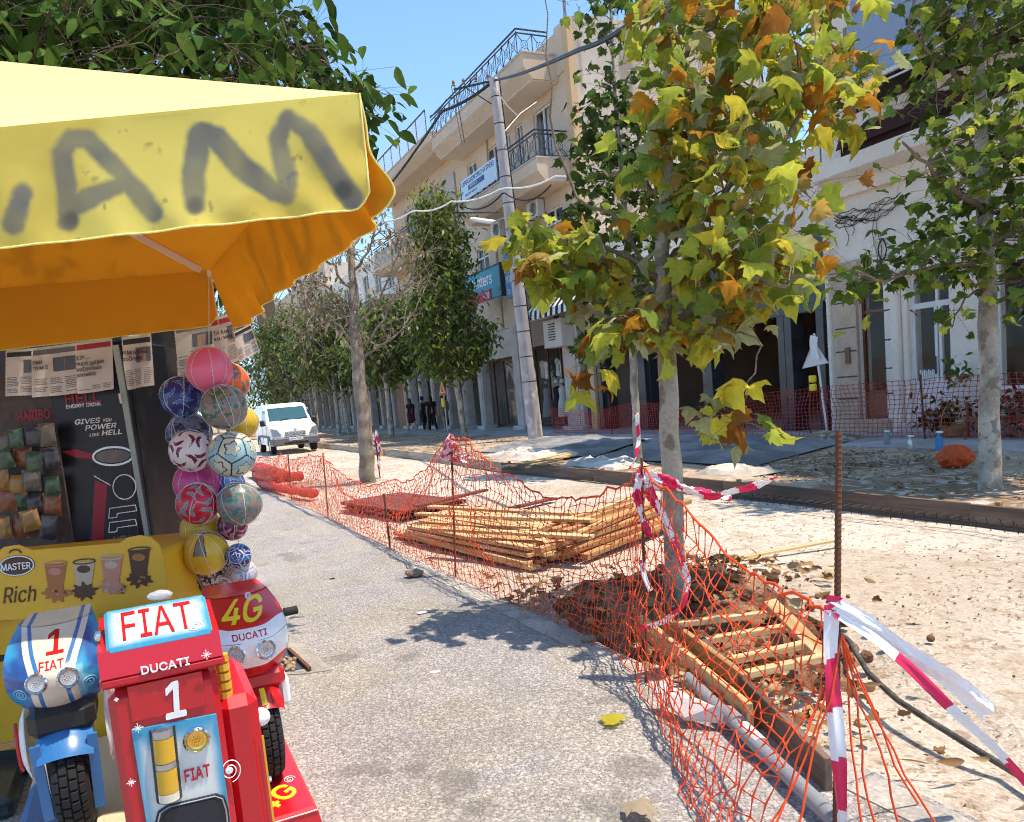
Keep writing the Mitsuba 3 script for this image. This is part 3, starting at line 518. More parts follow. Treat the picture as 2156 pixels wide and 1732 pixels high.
# the tree on the far side, at the right
D1 = 8.85
B1 = ong(2085, 1030)
tr = [(*B1[:2], -.1), (*B1[:2], .05), at(2082, 800, D1), at(2078, 620, D1), at(2070, 400, D1), at(2060, 150, D1), at(2050, -150, D1), at(2045, -420, D1)]
lb = [px_limb([(2078, 560, D1), (1980, 560, D1 - .3), (1860, 590, D1 - .5), (1800, 570, D1 - .6)], .03, .01), px_limb([(2075, 450, D1), (1980, 380, D1 - .5), (1900, 300, D1 - .8)], .035, .012), px_limb([(2072, 350, D1), (2150, 260, D1 - .4), (2260, 200, D1 - .6)], .035, .012),
      px_limb([(2065, 200, D1), (1980, 130, D1 - .4), (1910, 60, D1 - .6)], .03, .01), px_limb([(2076, 520, D1), (2160, 480, D1 - .6), (2260, 470, D1 - 1)], .03, .01), px_limb([(2060, 120, D1), (2130, 20, D1 + .4), (2230, -80, D1 + .6)], .03, .01),
      px_limb([(2072, 420, D1), (2000, 330, D1 + .7), (1950, 260, D1 + 1)], .03, .01), px_limb([(2078, 600, D1), (2020, 640, D1 - .2), (2005, 690, D1 - .2)], .015, .006)]
poly = [(1930, -300), (2300, -400), (2420, 100), (2380, 560), (2200, 640), (2120, 600), (2060, 600), (2020, 600), (2010, 690), (1990, 660), (1970, 590), (1890, 600), (1800, 615), (1785, 580), (1805, 520), (1840, 555), (1905, 530), (1905, 420), (1892, 370), (1900, 270), (1890, 210), (1950, 160), (1925, 90), (1935, 0)]
cen = crown_points(poly, D1, 290, 1.2, rng, 150)
tree('plane_tree', 'green plane tree on the far verge at the right before the white shop', tr, [.16, .12, .10, .092, .08, .055, .04, .02], lb, cen, 9, (.10, .21), [GRN, LIME, (.13, .20, .045), (.15, .23, .05), (.10, .16, .03), LIME, (.09, .14, .03)], plane_leaf, 31, droop=.8, spread=.21, twig_r=.009)
# the tree beyond the near one
D2 = 13.9
B2 = ong(1345, 985)
tr = [(*B2[:2], -.1), (*B2[:2], .05), at(1335, 800, D2), at(1328, 640, D2), at(1312, 400, D2), at(1295, 200, D2), at(1285, 0, D2), at(1278, -120, D2)]
lb = [px_limb([(1328, 640, D2), (1260, 560, D2), (1220, 480, D2)], .03, .01), px_limb([(1326, 600, D2), (1390, 520, D2 - .3), (1420, 420, D2 - .4)], .03, .01), px_limb([(1310, 400, D2), (1250, 300, D2 + .2), (1235, 230, D2 + .3)], .025, .01), px_limb([(1328, 660, D2), (1270, 700, D2 - .4), (1230, 740, D2 - .5)], .02, .008), px_limb([(1312, 380, D2), (1370, 300, D2 + .4), (1390, 230, D2 + .5)], .02, .008)]
poly = [(1262, -60), (1300, -60), (1305, 120), (1345, 220), (1390, 300), (1400, 420), (1400, 560), (1370, 690), (1300, 730), (1245, 740), (1235, 680), (1240, 560), (1215, 510), (1215, 430), (1215, 330), (1238, 210), (1252, 100)]
tree('plane_tree', 'dark green slender plane tree behind the yellowing one', tr, [.09, .075, .07, .068, .05, .035, .025, .012], lb, crown_points(poly, D2, 120, 1.0, rng, 90), 9, (.12, .25), [DGR, DGR, GRN, (.07, .11, .03), (.08, .12, .03)], plane_leaf, 41, droop=.8, spread=.24, twig_r=.011, nparts=250)
# dense tree before the beige block
D3 = 28.3
B3 = ong(980, 925)
tr = [(*B3[:2], -.1), (*B3[:2], .05), at(960, 800, D3), at(945, 650, D3), at(925, 500, D3), at(912, 400, D3)]
lb = [px_limb([(955, 770, D3), (1000, 720, D3), (1040, 690, D3)], .05, .02), px_limb([(950, 720, D3), (900, 680, D3), (870, 640, D3)], .05, .02), px_limb([(935, 600, D3), (975, 540, D3), (985, 500, D3)], .04, .02), px_limb([(930, 560, D3), (885, 520, D3), (880, 470, D3)], .04, .02)]
poly = [(905, 378), (938, 430), (960, 480), (962, 540), (972, 590), (980, 640), (1030, 700), (1020, 750), (970, 785), (905, 775), (872, 735), (870, 660), (885, 590), (882, 510), (893, 440)]
tree('street_tree', 'dense pointed green tree before the beige block left of the concrete pole', tr, [.16, .12, .11, .09, .06, .03], lb, crown_points(poly, D3, 330, 1.5, rng, 70), 24, (.14, .30), [DGR, GRN, GRN, (.09, .14, .03), (.24, .30, .08)], oval_leaf, 51, droop=.8, spread=.36, twig_r=.012, nparts=120)
# row of trees further down the street
for (bx, by), d, poly, lab, sd in (((9.9, 33), 35, [(790, 650), (830, 640), (862, 680), (865, 760), (820, 795), (755, 785), (750, 700)], 'green street tree just left of the dense pointed tree, behind the bare one', 61),
      ((10.2, 44), 45, [(650, 640), (710, 610), (765, 660), (770, 770), (720, 810), (655, 810), (620, 740)], 'bushy street tree behind the bare tree and right of the white van', 62),
      ((10.3, 58), 57, [(520, 680), (585, 640), (660, 640), (680, 760), (640, 845), (560, 850), (515, 840)], 'large bushy street tree rising behind the white van', 63), ((7.2, 82), 80, [(400, 650), (520, 640), (610, 700), (620, 850), (520, 875), (400, 870)], 'far trees closing the street end behind the hanging balls', 64), ((-1.5, 60), 58, [(250, 560), (420, 560), (520, 680), (500, 860), (400, 880), (250, 860)], 'bushy tree on the near pavement far behind the kiosk', 65)):
    cen = crown_points(poly, d, 170, 2.0, rng, 60); c = cen.mean(0); tr = [(bx, by, -.1), (bx, by, .1), (bx, by, 1.6), (bx, by, 2.8), (c[0], c[1], c[2]), (c[0], c[1], c[2] + 1.2)]
    lb = [(np.linspace((bx, by, 2.4), c + [math.cos(a) * 1.6, math.sin(a) * 1.6, rng.uniform(0, 1.2)], 8), .06, .02) for a in np.linspace(0, 5, 5)]
    tree('street_tree', lab, tr, [.17, .13, .11, .10, .07, .03], lb, cen, 22, (.20, .42), [DGR, GRN, (.16, .23, .08), (.30, .35, .16), (.10, .16, .04)], oval_leaf, sd, droop=.8, spread=.55, twig_r=.016, nparts=0, trunk_n=8)
for x, y, dd, lab in ((11.0, 53, 0, 'thin young tree on the verge between the van and the bare tree'), (10.6, 43.5, 1, 'slim leaning sapling left of the walking people'), (11.8, 48, 2, 'thin dark trunk right of the white van')):
    p = np.array([x, y, 0]); cen = p + np.array([0, 0, 4.3]) + np.random.default_rng(70 + dd).normal(0, .55, (30, 3)) * [1, 1, 1.1]
    tree('street_tree', lab, [p - [0, 0, .1], p, p + [-.1, 0, 1.5], p + [-.15, 0, 3], p + [-.2, 0, 5]], [.07, .06, .055, .05, .02], [(np.linspace(p + [-.15, 0, 3], p + [.5, .2, 4.2], 5), .03, .01)], cen, 14, (.18, .36), [DGR, GRN, (.07, .11, .03)], oval_leaf, 80 + dd, spread=.4, twig_r=.014, nparts=0, trunk_n=7)
# the bare, dying tree in the road edge
rng = np.random.default_rng(91); D4 = 15.85
B4 = ong(775, 1015); key = thing('dead_tree', 'bare dying tree with grey twigs and shrivelled brown leaves beside the netting', 'tree')
tp = np.array([(*B4[:2], -.1), (*B4[:2], .05), at(768, 900, D4), at(755, 780, D4), at(745, 690, D4), at(742, 600, D4), at(735, 520, D4), at(725, 430, D4)]); tq = np.stack([np.interp(np.linspace(0, 7, 26), range(8), tp[:, k]) for k in range(3)], -1); tq[3:, :2] += rng.normal(0, .018, (23, 2))
put(key, 'trunk', tube(tq, np.interp(np.linspace(0, 7, 26), range(8), [.19, .16, .145, .13, .115, .08, .055, .03]), 10), 'bark_dead', True)
LIMBS = [[(750, 745), (800, 680), (850, 610), (905, 480)], [(748, 720), (690, 660), (640, 600), (600, 560)], [(745, 690), (790, 640), (830, 560), (850, 500)], [(744, 660), (690, 600), (655, 590), (590, 600)], [(742, 620), (700, 560), (650, 540), (620, 500)], [(740, 580), (780, 520), (810, 470)],
         [(747, 700), (690, 690), (640, 700), (600, 690)], [(752, 760), (800, 730), (850, 690), (890, 620)], [(740, 560), (715, 480), (690, 440)], [(746, 690), (700, 640), (680, 650)], [(738, 540), (765, 470), (775, 420)], [(751, 750), (710, 700), (660, 650), (630, 640)]]
lp, tw = [], []
for k, pp in enumerate(LIMBS):
    dz = rng.uniform(-1.0, 1.0); Q, r0, r1 = px_limb([(*p, D4 + dz * i / (len(pp) - 1)) for i, p in enumerate(pp)], .034, .008, 14, .03); put(key, 'branch', tube(Q, np.linspace(r0, r1, 14), 6), 'bark_dead', True)
    for j in range(15):
        i = int(rng.integers(3, 14)); e = Q[i] + rng.normal(0, .40, 3) + (Q[-1] - Q[0]) * .12; s = wob(Q[i], e, 5, .03, rng); tw.append(tube(s, np.linspace(.011, .004, 5), 4, False))
        for _ in range(2): e2 = e + rng.normal(0, .18, 3); tw.append(tube(wob(s[3], e2, 4, .02, rng), np.linspace(.006, .003, 4), 3, False))
        for _ in range(6 if k in (1, 2, 3, 4, 5, 8, 9, 10) else 3): lp.append(s[int(rng.integers(2, 5))] + rng.normal(0, .1, 3))
put(key, 'twigs', cat(tw), 'bark_dead', kind='stuff')
leaves(key, 'dry_leaf', lp, rng.uniform(.06, .14, len(lp)), [(.28, .20, .12), (.36, .28, .18), (.22, .14, .08), (.42, .36, .26)], lambda r: oval_leaf(r, .5, .8), rng, 1.6, 0)
# the dark glossy tree above the kiosk
rng = np.random.default_rng(101); DK = 5.5
tr = [at(385, 1330, DK), at(374, 1240, DK), at(352, 950, DK), at(338, 715, DK), at(330, 560, DK), at(300, 300, DK), at(280, 60, DK)]
lb = [px_limb([(332, 600, DK), (450, 400, DK - .3), (600, 220, DK - .5), (700, 150, DK - .5)], .05, .012), px_limb([(330, 560, DK), (180, 330, DK - .8), (60, 150, DK - 1.2)], .05, .012), px_limb([(310, 380, DK), (400, 150, DK - .6), (480, -20, DK - .8)], .05, .012), px_limb([(600, 250, DK - .4), (720, 260, DK - .2), (790, 190, DK - .1)], .012, .004), px_limb([(650, 280, DK - .4), (740, 300, DK - .3), (800, 265, DK - .2)], .010, .004)]
lb[-2] = (lb[-2][0], .014, .004)
poly = [(-160, -160), (590, -140), (600, 10), (645, 55), (680, 100), (685, 160), (695, 210), (660, 330), (-160, 330)]
cen = np.vstack([crown_points(poly, DK - .7, 420, .95, rng, 120), crown_points([(725, 190), (750, 165), (780, 195), (765, 240), (775, 262), (745, 270)], DK - .2, 12, .1, rng), crown_points([(430, 560), (455, 560), (455, 640), (440, 650)], DK + .1, 5, .1, rng)])
FD = (.08, .15, .035)
kt = tree('laurel_tree', 'dark glossy leaved tree rising behind the yellow kiosk canopy', tr, [.17, .16, .15, .14, .11, .07, .04], lb, cen, 12, (.09, .155), [FD, FD, (.03, .06, .015), (.05, .10, .025), (.13, .21, .05), (.06, .12, .025)], lambda r: oval_leaf(r, .46, .3), 102, mat='leaf_glossy', bm='bark_dark', droop=.7, spread=.14, twig_r=.006)

# ================================================================ SITE FENCE, TIMBER, PIPES
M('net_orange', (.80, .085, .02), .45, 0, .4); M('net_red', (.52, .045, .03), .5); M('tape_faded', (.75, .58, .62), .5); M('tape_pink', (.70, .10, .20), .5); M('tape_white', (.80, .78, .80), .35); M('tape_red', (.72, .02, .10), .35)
def net_mesh(Pn, r, rn=1.9, drop=0.0, rng=None):
    """strands joining the nodes Pn (a, b, 3), each thickening towards its knots"""
    A = np.concatenate([Pn[:-1].reshape(-1, 3), Pn[:, :-1].reshape(-1, 3)]); Bn = np.concatenate([Pn[1:].reshape(-1, 3), Pn[:, 1:].reshape(-1, 3)])
    if drop: keep = rng.random(len(A)) > drop; A, Bn = A[keep], Bn[keep]
    d = Bn - A; L = np.linalg.norm(d, axis=1, keepdims=True) + 1e-9; d = d / L; h = np.where(np.abs(d[:, 2:]) < .8, [[0, 0, 1.0]], [[1.0, 0, 0]]); u = np.cross(h, d); u /= np.linalg.norm(u, axis=1, keepdims=True); v = np.cross(d, u)
    V = []
    for t, k in ((0, rn), (.5, 1.0), (1, rn)):
        for a in (0, 2.094, 4.189): V.append(A + d * L * t + (u * math.cos(a) + v * math.sin(a)) * r * k)
    V = np.stack(V, 1); n = len(A); F = []
    for s in (0, 3):
        for k in range(3): a, b = s + k, s + (k + 1) % 3; F += [[a, b, b + 3], [a, b + 3, a + 3]]
    F = np.array(F)[None] + (np.arange(n) * 9)[:, None, None]
    return trimesh.Trimesh(V.reshape(-1, 3), F.reshape(-1, 3), process=False)
def dep(p): return float((np.asarray(p) - EYE) @ FWD)
rng = np.random.default_rng(5)
P1, P2, P3 = ong(958, 1218), ong(1358, 1440), ong(1756, 1790)
PAIR = [((545, 965), (545, 1026)), ((600, 962), (600, 1048)), ((680, 962), (675, 1083)), ((720, 1000), (715, 1103)), ((770, 1028), (760, 1127)), ((850, 1018), (840, 1163)), ((900, 978), (895, 1188)), ((950, 918), (952, 1215)), ((1000, 955), (1020, 1244)), ((1060, 1000), (1090, 1275)), ((1180, 1048), (1180, 1312)), ((1260, 1042), (1240, 1345)), ((1330, 1010), (1300, 1378))]
top, bot = [], []
for a, b in PAIR: g = ong(*b, .012); bot.append(g); top.append(at(*a, dep(g)))
d2, d3 = dep(P2), dep(P3)
for a, b, t in (((1352, 985), (1352, 1440), 0), ((1450, 1090), (1390, 1545), .25), ((1560, 1195), (1430, 1640), .5), ((1650, 1252), (1470, 1735), .75), ((1735, 1300), (1510, 1830), .97), ((1772, 1338), (1640, 1880), 1.0)): bot.append(ong(*b, .012)); top.append(at(*a, d2 + (d3 - d2) * t))
top, bot = np.array(top), np.array(bot); mid = (top + bot) / 2; s = np.r_[0, np.cumsum(np.linalg.norm(np.diff(mid, axis=0), axis=1))]
u = np.arange(0, s[-1], .056); Tt = np.stack([np.interp(u, s, top[:, k]) for k in range(3)], -1); Bb = np.stack([np.interp(u, s, bot[:, k]) for k in range(3)], -1)
k5 = np.ones(7) / 7; sm = lambda a: np.stack([np.convolve(np.pad(a[:, k], 3, 'edge'), k5, 'valid') for k in range(3)], -1)
Tt, Bb = Tt * .5 + sm(Tt) * .5, sm(Bb); NV = 18; vv = np.linspace(0, 1, NV)
Pn = Bb[:, None] + (Tt - Bb)[:, None] * vv[None, :, None]
q = np.stack(np.broadcast_arrays(u[:, None] * .9, vv[None] * 2.2, 0 * vv[None]), -1)
Pn[..., 0] += .13 * (meshkit.fbm(q, 3, 1) - .5) * 2 * np.minimum(1, 3 * vv) * np.minimum(1, 6 * (1 - vv)); Pn[..., 1] += .07 * np.sin(vv[None] * 3.1 + u[:, None] * 1.7) * (1 - np.abs(2 * vv - 1)) + .07 * (meshkit.fbm(q * [3, 2, 1] + 9, 4, 2) - .5) * 2
Pn[..., 2] += .09 * (meshkit.fbm(q * [1.8, 2.5, 1] + 4, 4, 3) - .5) * 2 * np.minimum(1, 4 * vv); Pn += rng.normal(0, .008, Pn.shape); Pn[..., 2] = np.maximum(Pn[..., 2], .008 + .01 * rng.random(Pn.shape[:2]))
nt = thing('safety_net', 'bright orange plastic safety netting sagging along the near pavement edge', 'safety net')
put(nt, 'netting', net_mesh(Pn, .0021, 2.0, .02, rng), 'net_orange', kind='stuff')
put(nt, 'top_cord', tube(Pn[:, -1] + [0, 0, .006], .005, 5), 'net_orange')
# fan of strands on the viewer's side of the front post
k1 = at(1772, 1335, d3); st = []
for gx, gy, b in ((1545, 1830, .1), (1600, 1820, .05), (1660, 1830, .02), (1830, 1800, .02), (1866, 1780, .03), (1905, 1770, .05), (1985, 1760, .06), (1935, 1690, .03)):
    e = ong(gx, gy, .015); st.append(tube(wob(k1, e, 9, .012, rng, b), np.linspace(.003, .0042, 9), 5, False))
put(nt, 'loose_strands', cat(st), 'net_orange', kind='stuff')
def rebar_post(base, topp, r, label, grp=None, ribs=False, mat='rust'):
    L = np.linalg.norm(np.asarray(topp) - base); n = int(L / .006) if ribs else 12; t = np.linspace(0, 1, n)[:, None]; rr = r * (1 + (.16 * ((np.arange(n) % 3) == 0) if ribs else 0 * np.arange(n)))
    P = np.asarray(base) + (np.asarray(topp) - base) * t; return single('rebar_post', tube(P, rr, 8), mat, label, 'post', smooth=False)
rebar_post(P3 - [0, 0, .1], at(1766, 908, d3), .0098, 'nearest tall rusty ribbed steel post holding the netting and barrier tape', ribs=True)
rebar_post(P2 - [0, 0, .1], at(1351, 965, d2), .007, 'rusty steel post in front of the yellowing plane tree trunk', ribs=True)
rebar_post(P1 - [0, 0, .1], at(950, 925, dep(P1)), .009, 'rusty steel post standing by the timber pile with pink tape bunched on top')
for (a, b), lab in ((((690, 1082), (680, 955)), 'orange wrapped post at the low far end of the netting'), (((614, 1055), (606, 952)), 'thin rusty post nearest the white van'), (((822, 1156), (808, 1040)), 'short bent post where the netting bunches by the dark panels')):
    g = ong(*a); rebar_post(g - [0, 0, .1], at(*b, dep(g)), .011, lab)
g = ong(800, 1005); pt = at(788, 905, dep(g)); rebar_post(g - [0, 0, .1], pt, .014, 'post with dangling barrier tape behind the bare tree trunk')
# barrier tape
def tape(P, w, wdir, rng, tw=0.0, stripe=.12, slant=.8, crump=0.0):
    """ribbon along P, w wide; returns white and red halves as two meshes"""
    P = np.asarray(P, float); s0 = np.r_[0, np.cumsum(np.linalg.norm(np.diff(P, axis=0), axis=1))]; n = max(8, int(s0[-1] / .015)); ss = np.linspace(0, s0[-1], n); Q = np.stack([np.interp(ss, s0, P[:, k]) for k in range(3)], -1)
    kk = np.ones(5) / 5; Q[2:-2] = np.stack([np.convolve(Q[:, k], kk, 'valid') for k in range(3)], -1); tan = np.gradient(Q, axis=0); tan /= np.linalg.norm(tan, axis=1, keepdims=True) + 1e-9
    wd = np.asarray(wdir, float) - tan * (tan @ np.asarray(wdir, float))[:, None]; wd /= np.linalg.norm(wd, axis=1, keepdims=True) + 1e-9; nd = np.cross(tan, wd); a = tw * ss + .5 * np.sin(ss * 7 + rng.uniform(0, 6)) * (1 if tw else .3)
    ax = wd * np.cos(a)[:, None] + nd * np.sin(a)[:, None]; cr = np.linspace(-.5, .5, 7); bul = np.sin(cr * 9 + rng.uniform(0, 6)) * (.06 + crump) * w
    G = Q[:, None] + ax[:, None] * (cr * w)[None, :, None] + np.cross(tan, ax)[:, None] * (bul[None, :, None] * (1 + .6 * np.sin(ss * 23)[:, None, None])) + (rng.normal(0, crump * w * .25, (n, 7, 3)) if crump else 0)
    m = sheet(G); c = m.vertices[m.faces].mean(1); fi = np.arange(len(m.faces)) % ((n - 1) * 6); i, j = fi // 6, fi % 6; idx = ((ss[i] + slant * (j - 3) / 6 * w + stripe) / stripe).astype(int); bands = []
    vn = m.vertex_normals * .0007
    for q in np.unique(idx[idx % 2 == 0]):
        F = m.faces[idx == q]; u, inv = np.unique(F, return_inverse=True); F = inv.reshape(-1, 3); V = m.vertices[u]; N_ = vn[u]; e = np.vstack([F[:, [0, 1]], F[:, [1, 2]], F[:, [2, 0]]]); es = np.sort(e, 1); _, k1_, cnt = np.unique(es, axis=0, return_index=True, return_counts=True); be = e[k1_[cnt == 1]]; o = len(V)
        side = np.vstack([np.column_stack([be[:, 1], be[:, 0], be[:, 0] + o]), np.column_stack([be[:, 1], be[:, 0] + o, be[:, 1] + o])]); bands.append(trimesh.Trimesh(np.vstack([V + N_, V - N_]), np.vstack([F, F[:, ::-1] + o, side]), process=False))
    return m, bands
def tape_thing(label, runs, rng):
    t = thing('barrier_tape', label, 'barrier tape')
    for r in runs:
        kw = dict(r[3]); mw, mr = kw.pop('mats', ('tape_white', 'tape_red')); a, bands = tape(*r[:3], rng, **kw); k = put(t, 'strip', a, mw, True)
        for b in bands: put(k, 'red_band', b, mr, True)
UPZ = (0, 0, 1)
def pxl(pp): return [at(*p) for p in pp]
tape_thing('red and white tape knotted on the middle post and blowing to the right', [
    (pxl([(1350, 1015, d2), (1420, 1025, d2 - .05), (1500, 1045, d2 - .1), (1560, 1030, d2 - .05), (1632, 1008, d2)]), .055, UPZ, dict(tw=2.0, stripe=.10, crump=.15)), (pxl([(1350, 1000, d2), (1400, 1010, d2 - .08), (1440, 1030, d2 - .05), (1500, 1040, d2), (1540, 1048, d2)]), .05, (.5, 0, 1), dict(tw=4.0, stripe=.10, crump=.2)),
    (pxl([(1352, 990, d2), (1368, 1040, d2 - .03), (1395, 1090, d2 - .03), (1380, 1060, d2), (1360, 1020, d2 + .02)]), .05, (1, 0, 0), dict(tw=7.0, stripe=.09, crump=.3)), (pxl([(1345, 990, d2), (1340, 1040, d2), (1352, 1090, d2), (1370, 1130, d2 - .03)]), .04, (1, 0, 0), dict(tw=9.0, stripe=.09, crump=.3)),
    (pxl([(1395, 1080, d2), (1430, 1170, d2 - .05), (1450, 1220, d2 - .05), (1440, 1275, d2 - .05), (1400, 1310, d2 - .02), (1345, 1325, d2)]), .032, (1, 0, .2), dict(tw=1.5, stripe=.14, crump=.1)), (pxl([(1352, 1180, d2), (1356, 1215, d2 - .02), (1370, 1245, d2 - .02)]), .025, (1, 0, 0), dict(tw=4, stripe=.3))], rng)
tape_thing('wide red and white tape tied to the nearest post, streaming down to the right', [
    (pxl([(1745, 1272, d3 - .02), (1800, 1300, d3 - .03), (1900, 1370, d3 - .02), (2000, 1430, d3), (2085, 1500, d3 + .05)]), .066, (.25, -.1, 1), dict(tw=.5, stripe=.9, slant=.3, crump=.10)),
    (pxl([(1760, 1290, d3 - .03), (1850, 1350, d3 - .05), (1920, 1410, d3 - .05), (2010, 1500, d3 - .08), (2090, 1570, d3 - .1), (2190, 1680, d3 - .15)]), .034, (.3, 0, 1), dict(tw=.6, stripe=.22, slant=.3)),
    (pxl([(1752, 1275, d3 - .02), (1748, 1380, d3 - .02), (1756, 1480, d3 - .02), (1766, 1600, d3 - .03), (1775, 1750, d3 - .03), (1780, 1830, d3 - .03)]), .05, (1, -.4, 0), dict(tw=1.1, stripe=.16, slant=.5)),
    (pxl([(1745, 1280, d3 - .02), (1785, 1268, d3 - .025), (1740, 1262, d3 - .02)]), .03, UPZ, dict(stripe=.06))], rng)
dP = dep(P1)
tape_thing('faded pink tape bunched on top of the post by the timber pile', [(pxl([(950 + dx, 915 + dy, dP)] + [(950 + rng.uniform(-30, 34) * (.4 + .2 * i), 928 + 10 * i + rng.uniform(-16, 16), dP + rng.uniform(-.05, .05)) for i in range(5)]), .035, (rng.uniform(-1, 1), 0, 1), dict(tw=6, stripe=.07, crump=.3, mats=('tape_faded', 'tape_pink'))) for dx, dy in ((0, 0), (-8, 8), (6, 10), (-12, 22), (10, 26))], rng)
dB = dep(g)
tape_thing('short tape dangling from the post behind the bare tree trunk', [(pxl([(788, 908, dB), (796, 940, dB), (800, 985, dB)]), .12, (1, 0, 0), dict(tw=3, stripe=.15)), (pxl([(788, 908, dB), (790, 930, dB), (800, 950, dB)]), .1, (1, .3, 0), dict(tw=4, stripe=.12))], rng)
g = ong(1352, 985); dM = 6.5
tape_thing('thin tape tied to the sapling trunk behind the plane tree', [(pxl([(1340, 870, 13.7), (1345, 930, 13.7), (1335, 975, 13.6), (1310, 1015, 13.3)]), .07, (1, 0, 0), dict(tw=2, stripe=.2))], rng)
# red bundle of rolled net at the far end
def lumpy(P, r, seed, amp=.35, n=12, m=40):
    P = np.asarray(P, float); t = np.linspace(0, len(P) - 1, m); Q = np.stack([np.interp(t, range(len(P)), P[:, k]) for k in range(3)], -1); tb = tube(Q, r, n); w = meshkit.fbm(tb.vertices * 7, 3, seed) - .5; c = np.repeat(Q, n, 0); tb.vertices = c + (tb.vertices - c) * (1 + amp * 2 * w)[:, None]; return tb
single('net_bundle', cat([lumpy([ong(540, 1000, .12), ong(580, 1010, .15), ong(632, 1002, .12)], .10, 3, .5), lumpy([ong(535, 985, .2), ong(560, 990, .3), ong(600, 1004, .2)], .13, 4, .6), lumpy([ong(550, 1020, .1), ong(600, 1030, .12), ong(660, 1040, .1)], .08, 5, .6)]), 'net_red', 'crumpled red bundle of rolled netting near the white van', 'net bundle', smooth=True)
# ---- timber
def wood(c1, c2):
    def fn(p, n, uv):
        k = cell_rand(dr.floor(uv.x * 50), 3, 1); a = noise(uv.x * 37 + uv.y * .8, uv.y * 2.2, 0); b = fbm(uv.x * 160, uv.y * 3.0, 1.0, 2)
        return mix(c1, c2, smoothstep(.2, .8, .55 * a + .45 * b)) * (.85 + .3 * noise(uv.y * 1.5, uv.x * 8, 5.0))
    return proc(fn)
M('pine', wood((.42, .26, .11), (.66, .47, .26)), .8, 0, .2); M('old_pine', wood((.30, .16, .07), (.46, .27, .12)), .85, 0, .2); M('form_board', wood((.09, .065, .05), (.17, .12, .09)), .7, 0, .3); M('grey_board', wood((.27, .23, .18), (.42, .37, .30)), .85, 0, .2); M('plywood_dark', wood((.10, .035, .03), (.17, .06, .05)), .7, 0, .3)
def plank(p, q, w, h, roll=0.0, sd=0, rng=rng):
    """sawn board from p to q with small chamfers and a slight bow; uv runs across and along the grain"""
    p, q = np.asarray(p, float), np.asarray(q, float); d = q - p; L = np.linalg.norm(d); m = bbox(-w / 2, w / 2, 0, L, -h / 2, h / 2, .003); m = m.subdivide().subdivide() if False else m
    uv = np.column_stack([m.vertices[:, 0] + m.vertices[:, 2] * .7 + rng.uniform(0, 40), m.vertices[:, 1] + rng.uniform(0, 40)]); dn, u, v = frame3(d)
    c, s = math.cos(roll), math.sin(roll); return xyz(m, -(u * c + v * s), dn, (v * c - u * s) * 1.0, p), uv
def put_plank(parent, name, p, q, w, h, mat, **k):
    m, uv = plank(p, q, w, h, **k); return put(parent, name, m, mat, uv=uv)
t = thing('timber_pile', 'pile of pale sawn planks lying behind the netting at the pavement edge', 'timber pile')
for layer in range(4):
    for j in range(9 - 2 * (layer > 2)):
        x0, x1 = 2.62 + .125 * j + rng.normal(0, .012), 2.98 + .125 * j + rng.normal(0, .02); y0, y1 = 8.75 + rng.normal(0, .16) - .12 * layer + .10 * j, 6.05 + rng.normal(0, .08) + .03 * layer + .04 * j; z = .03 + .042 * layer + rng.normal(0, .002)
        put_plank(t, 'plank', (x0, y0, z), (x1, y1, z + rng.normal(0, .014)), .105, .034, 'pine' if rng.random() > .25 else 'old_pine', roll=rng.normal(0, .03))
for p, q in (((2.55, 7.4, .26), (3.4, 5.75, .25)), ((2.75, 8.5, .27), (3.75, 6.3, .28)), ((3.05, 8.9, .27), (3.9, 6.9, .26))): put_plank(t, 'plank', p, q, .10, .03, 'pine')
t = thing('timber_pile', 'smaller pile of orange brown battens to the right of the pale planks', 'timber pile')
for layer in range(4):
    for j in range(5):
        y = 6.2 + .14 * j + rng.normal(0, .03); put_plank(t, 'batten', (3.35 + rng.normal(0, .1), y - .25, .05 + .06 * layer), (5.0 + rng.normal(0, .15), y + .55 + rng.normal(0, .08), .05 + .055 * layer + rng.normal(0, .01)), .08, .045, 'old_pine' if rng.random() > .35 else 'pine')
t = thing('panel_stack', 'stack of dark reddish shuttering panels lying behind the far part of the netting', 'panel stack')
for i in range(4): m = bbox(-.5, .5, -1.0, 1.0, -.012, .012, .003); m.apply_transform(trimesh.transformations.rotation_matrix(.12 + rng.normal(0, .05), (0, 0, 1))); m.apply_translation((3.3 + rng.normal(0, .05), 10.9 + rng.normal(0, .08), .03 + .03 * i)); put(t, 'panel', m, 'plywood_dark', uv=m.vertices[:, :2])
for p, q, lab in (((3.1, 9.6, .2), (4.35, 10.2, .2), 'dark plank across the panels behind the timber pile'), ((4.3, 9.3, .03), (5.1, 9.55, .03), 'loose dark board on the sandy road behind the timber pile')):
    m, uv = plank(p, q, .12, .03); single('loose_plank', m, 'plywood_dark', lab, 'plank', uv=uv)
# slatted wooden frame on the soil
t = thing('wooden_frame', 'slatted wooden pallet frame tipped in the tree pit behind the netting', 'pallet')
zz = .13
RA, RB = ong(1622, 1268, .17), ong(1738, 1384, .12)
put_plank(t, 'rail', RA, RB, .075, .028, 'pine', roll=.2)
for a, b in (((1398, 1318), (1626, 1292)), ((1482, 1350), (1650, 1322)), ((1536, 1392), (1700, 1356)), ((1572, 1420), (1738, 1384))): put_plank(t, 'slat', ong(*a, .12), ong(*b, .12), .05, .034, 'pine')
put_plank(t, 'rail', ong(1380, 1296, .15), ong(1570, 1440, .13), .03, .09, 'old_pine'); put_plank(t, 'side_board', ong(1480, 1372, .10), ong(1745, 1640, .05), .03, .16, 'form_board')
t = thing('long_board', 'long pale board lying along the kerb under the netting beside the pallet frame', 'plank'); put_plank(t, 'board', ong(1352, 1316, .10), ong(1580, 1510, .08), .032, .12, 'pine')
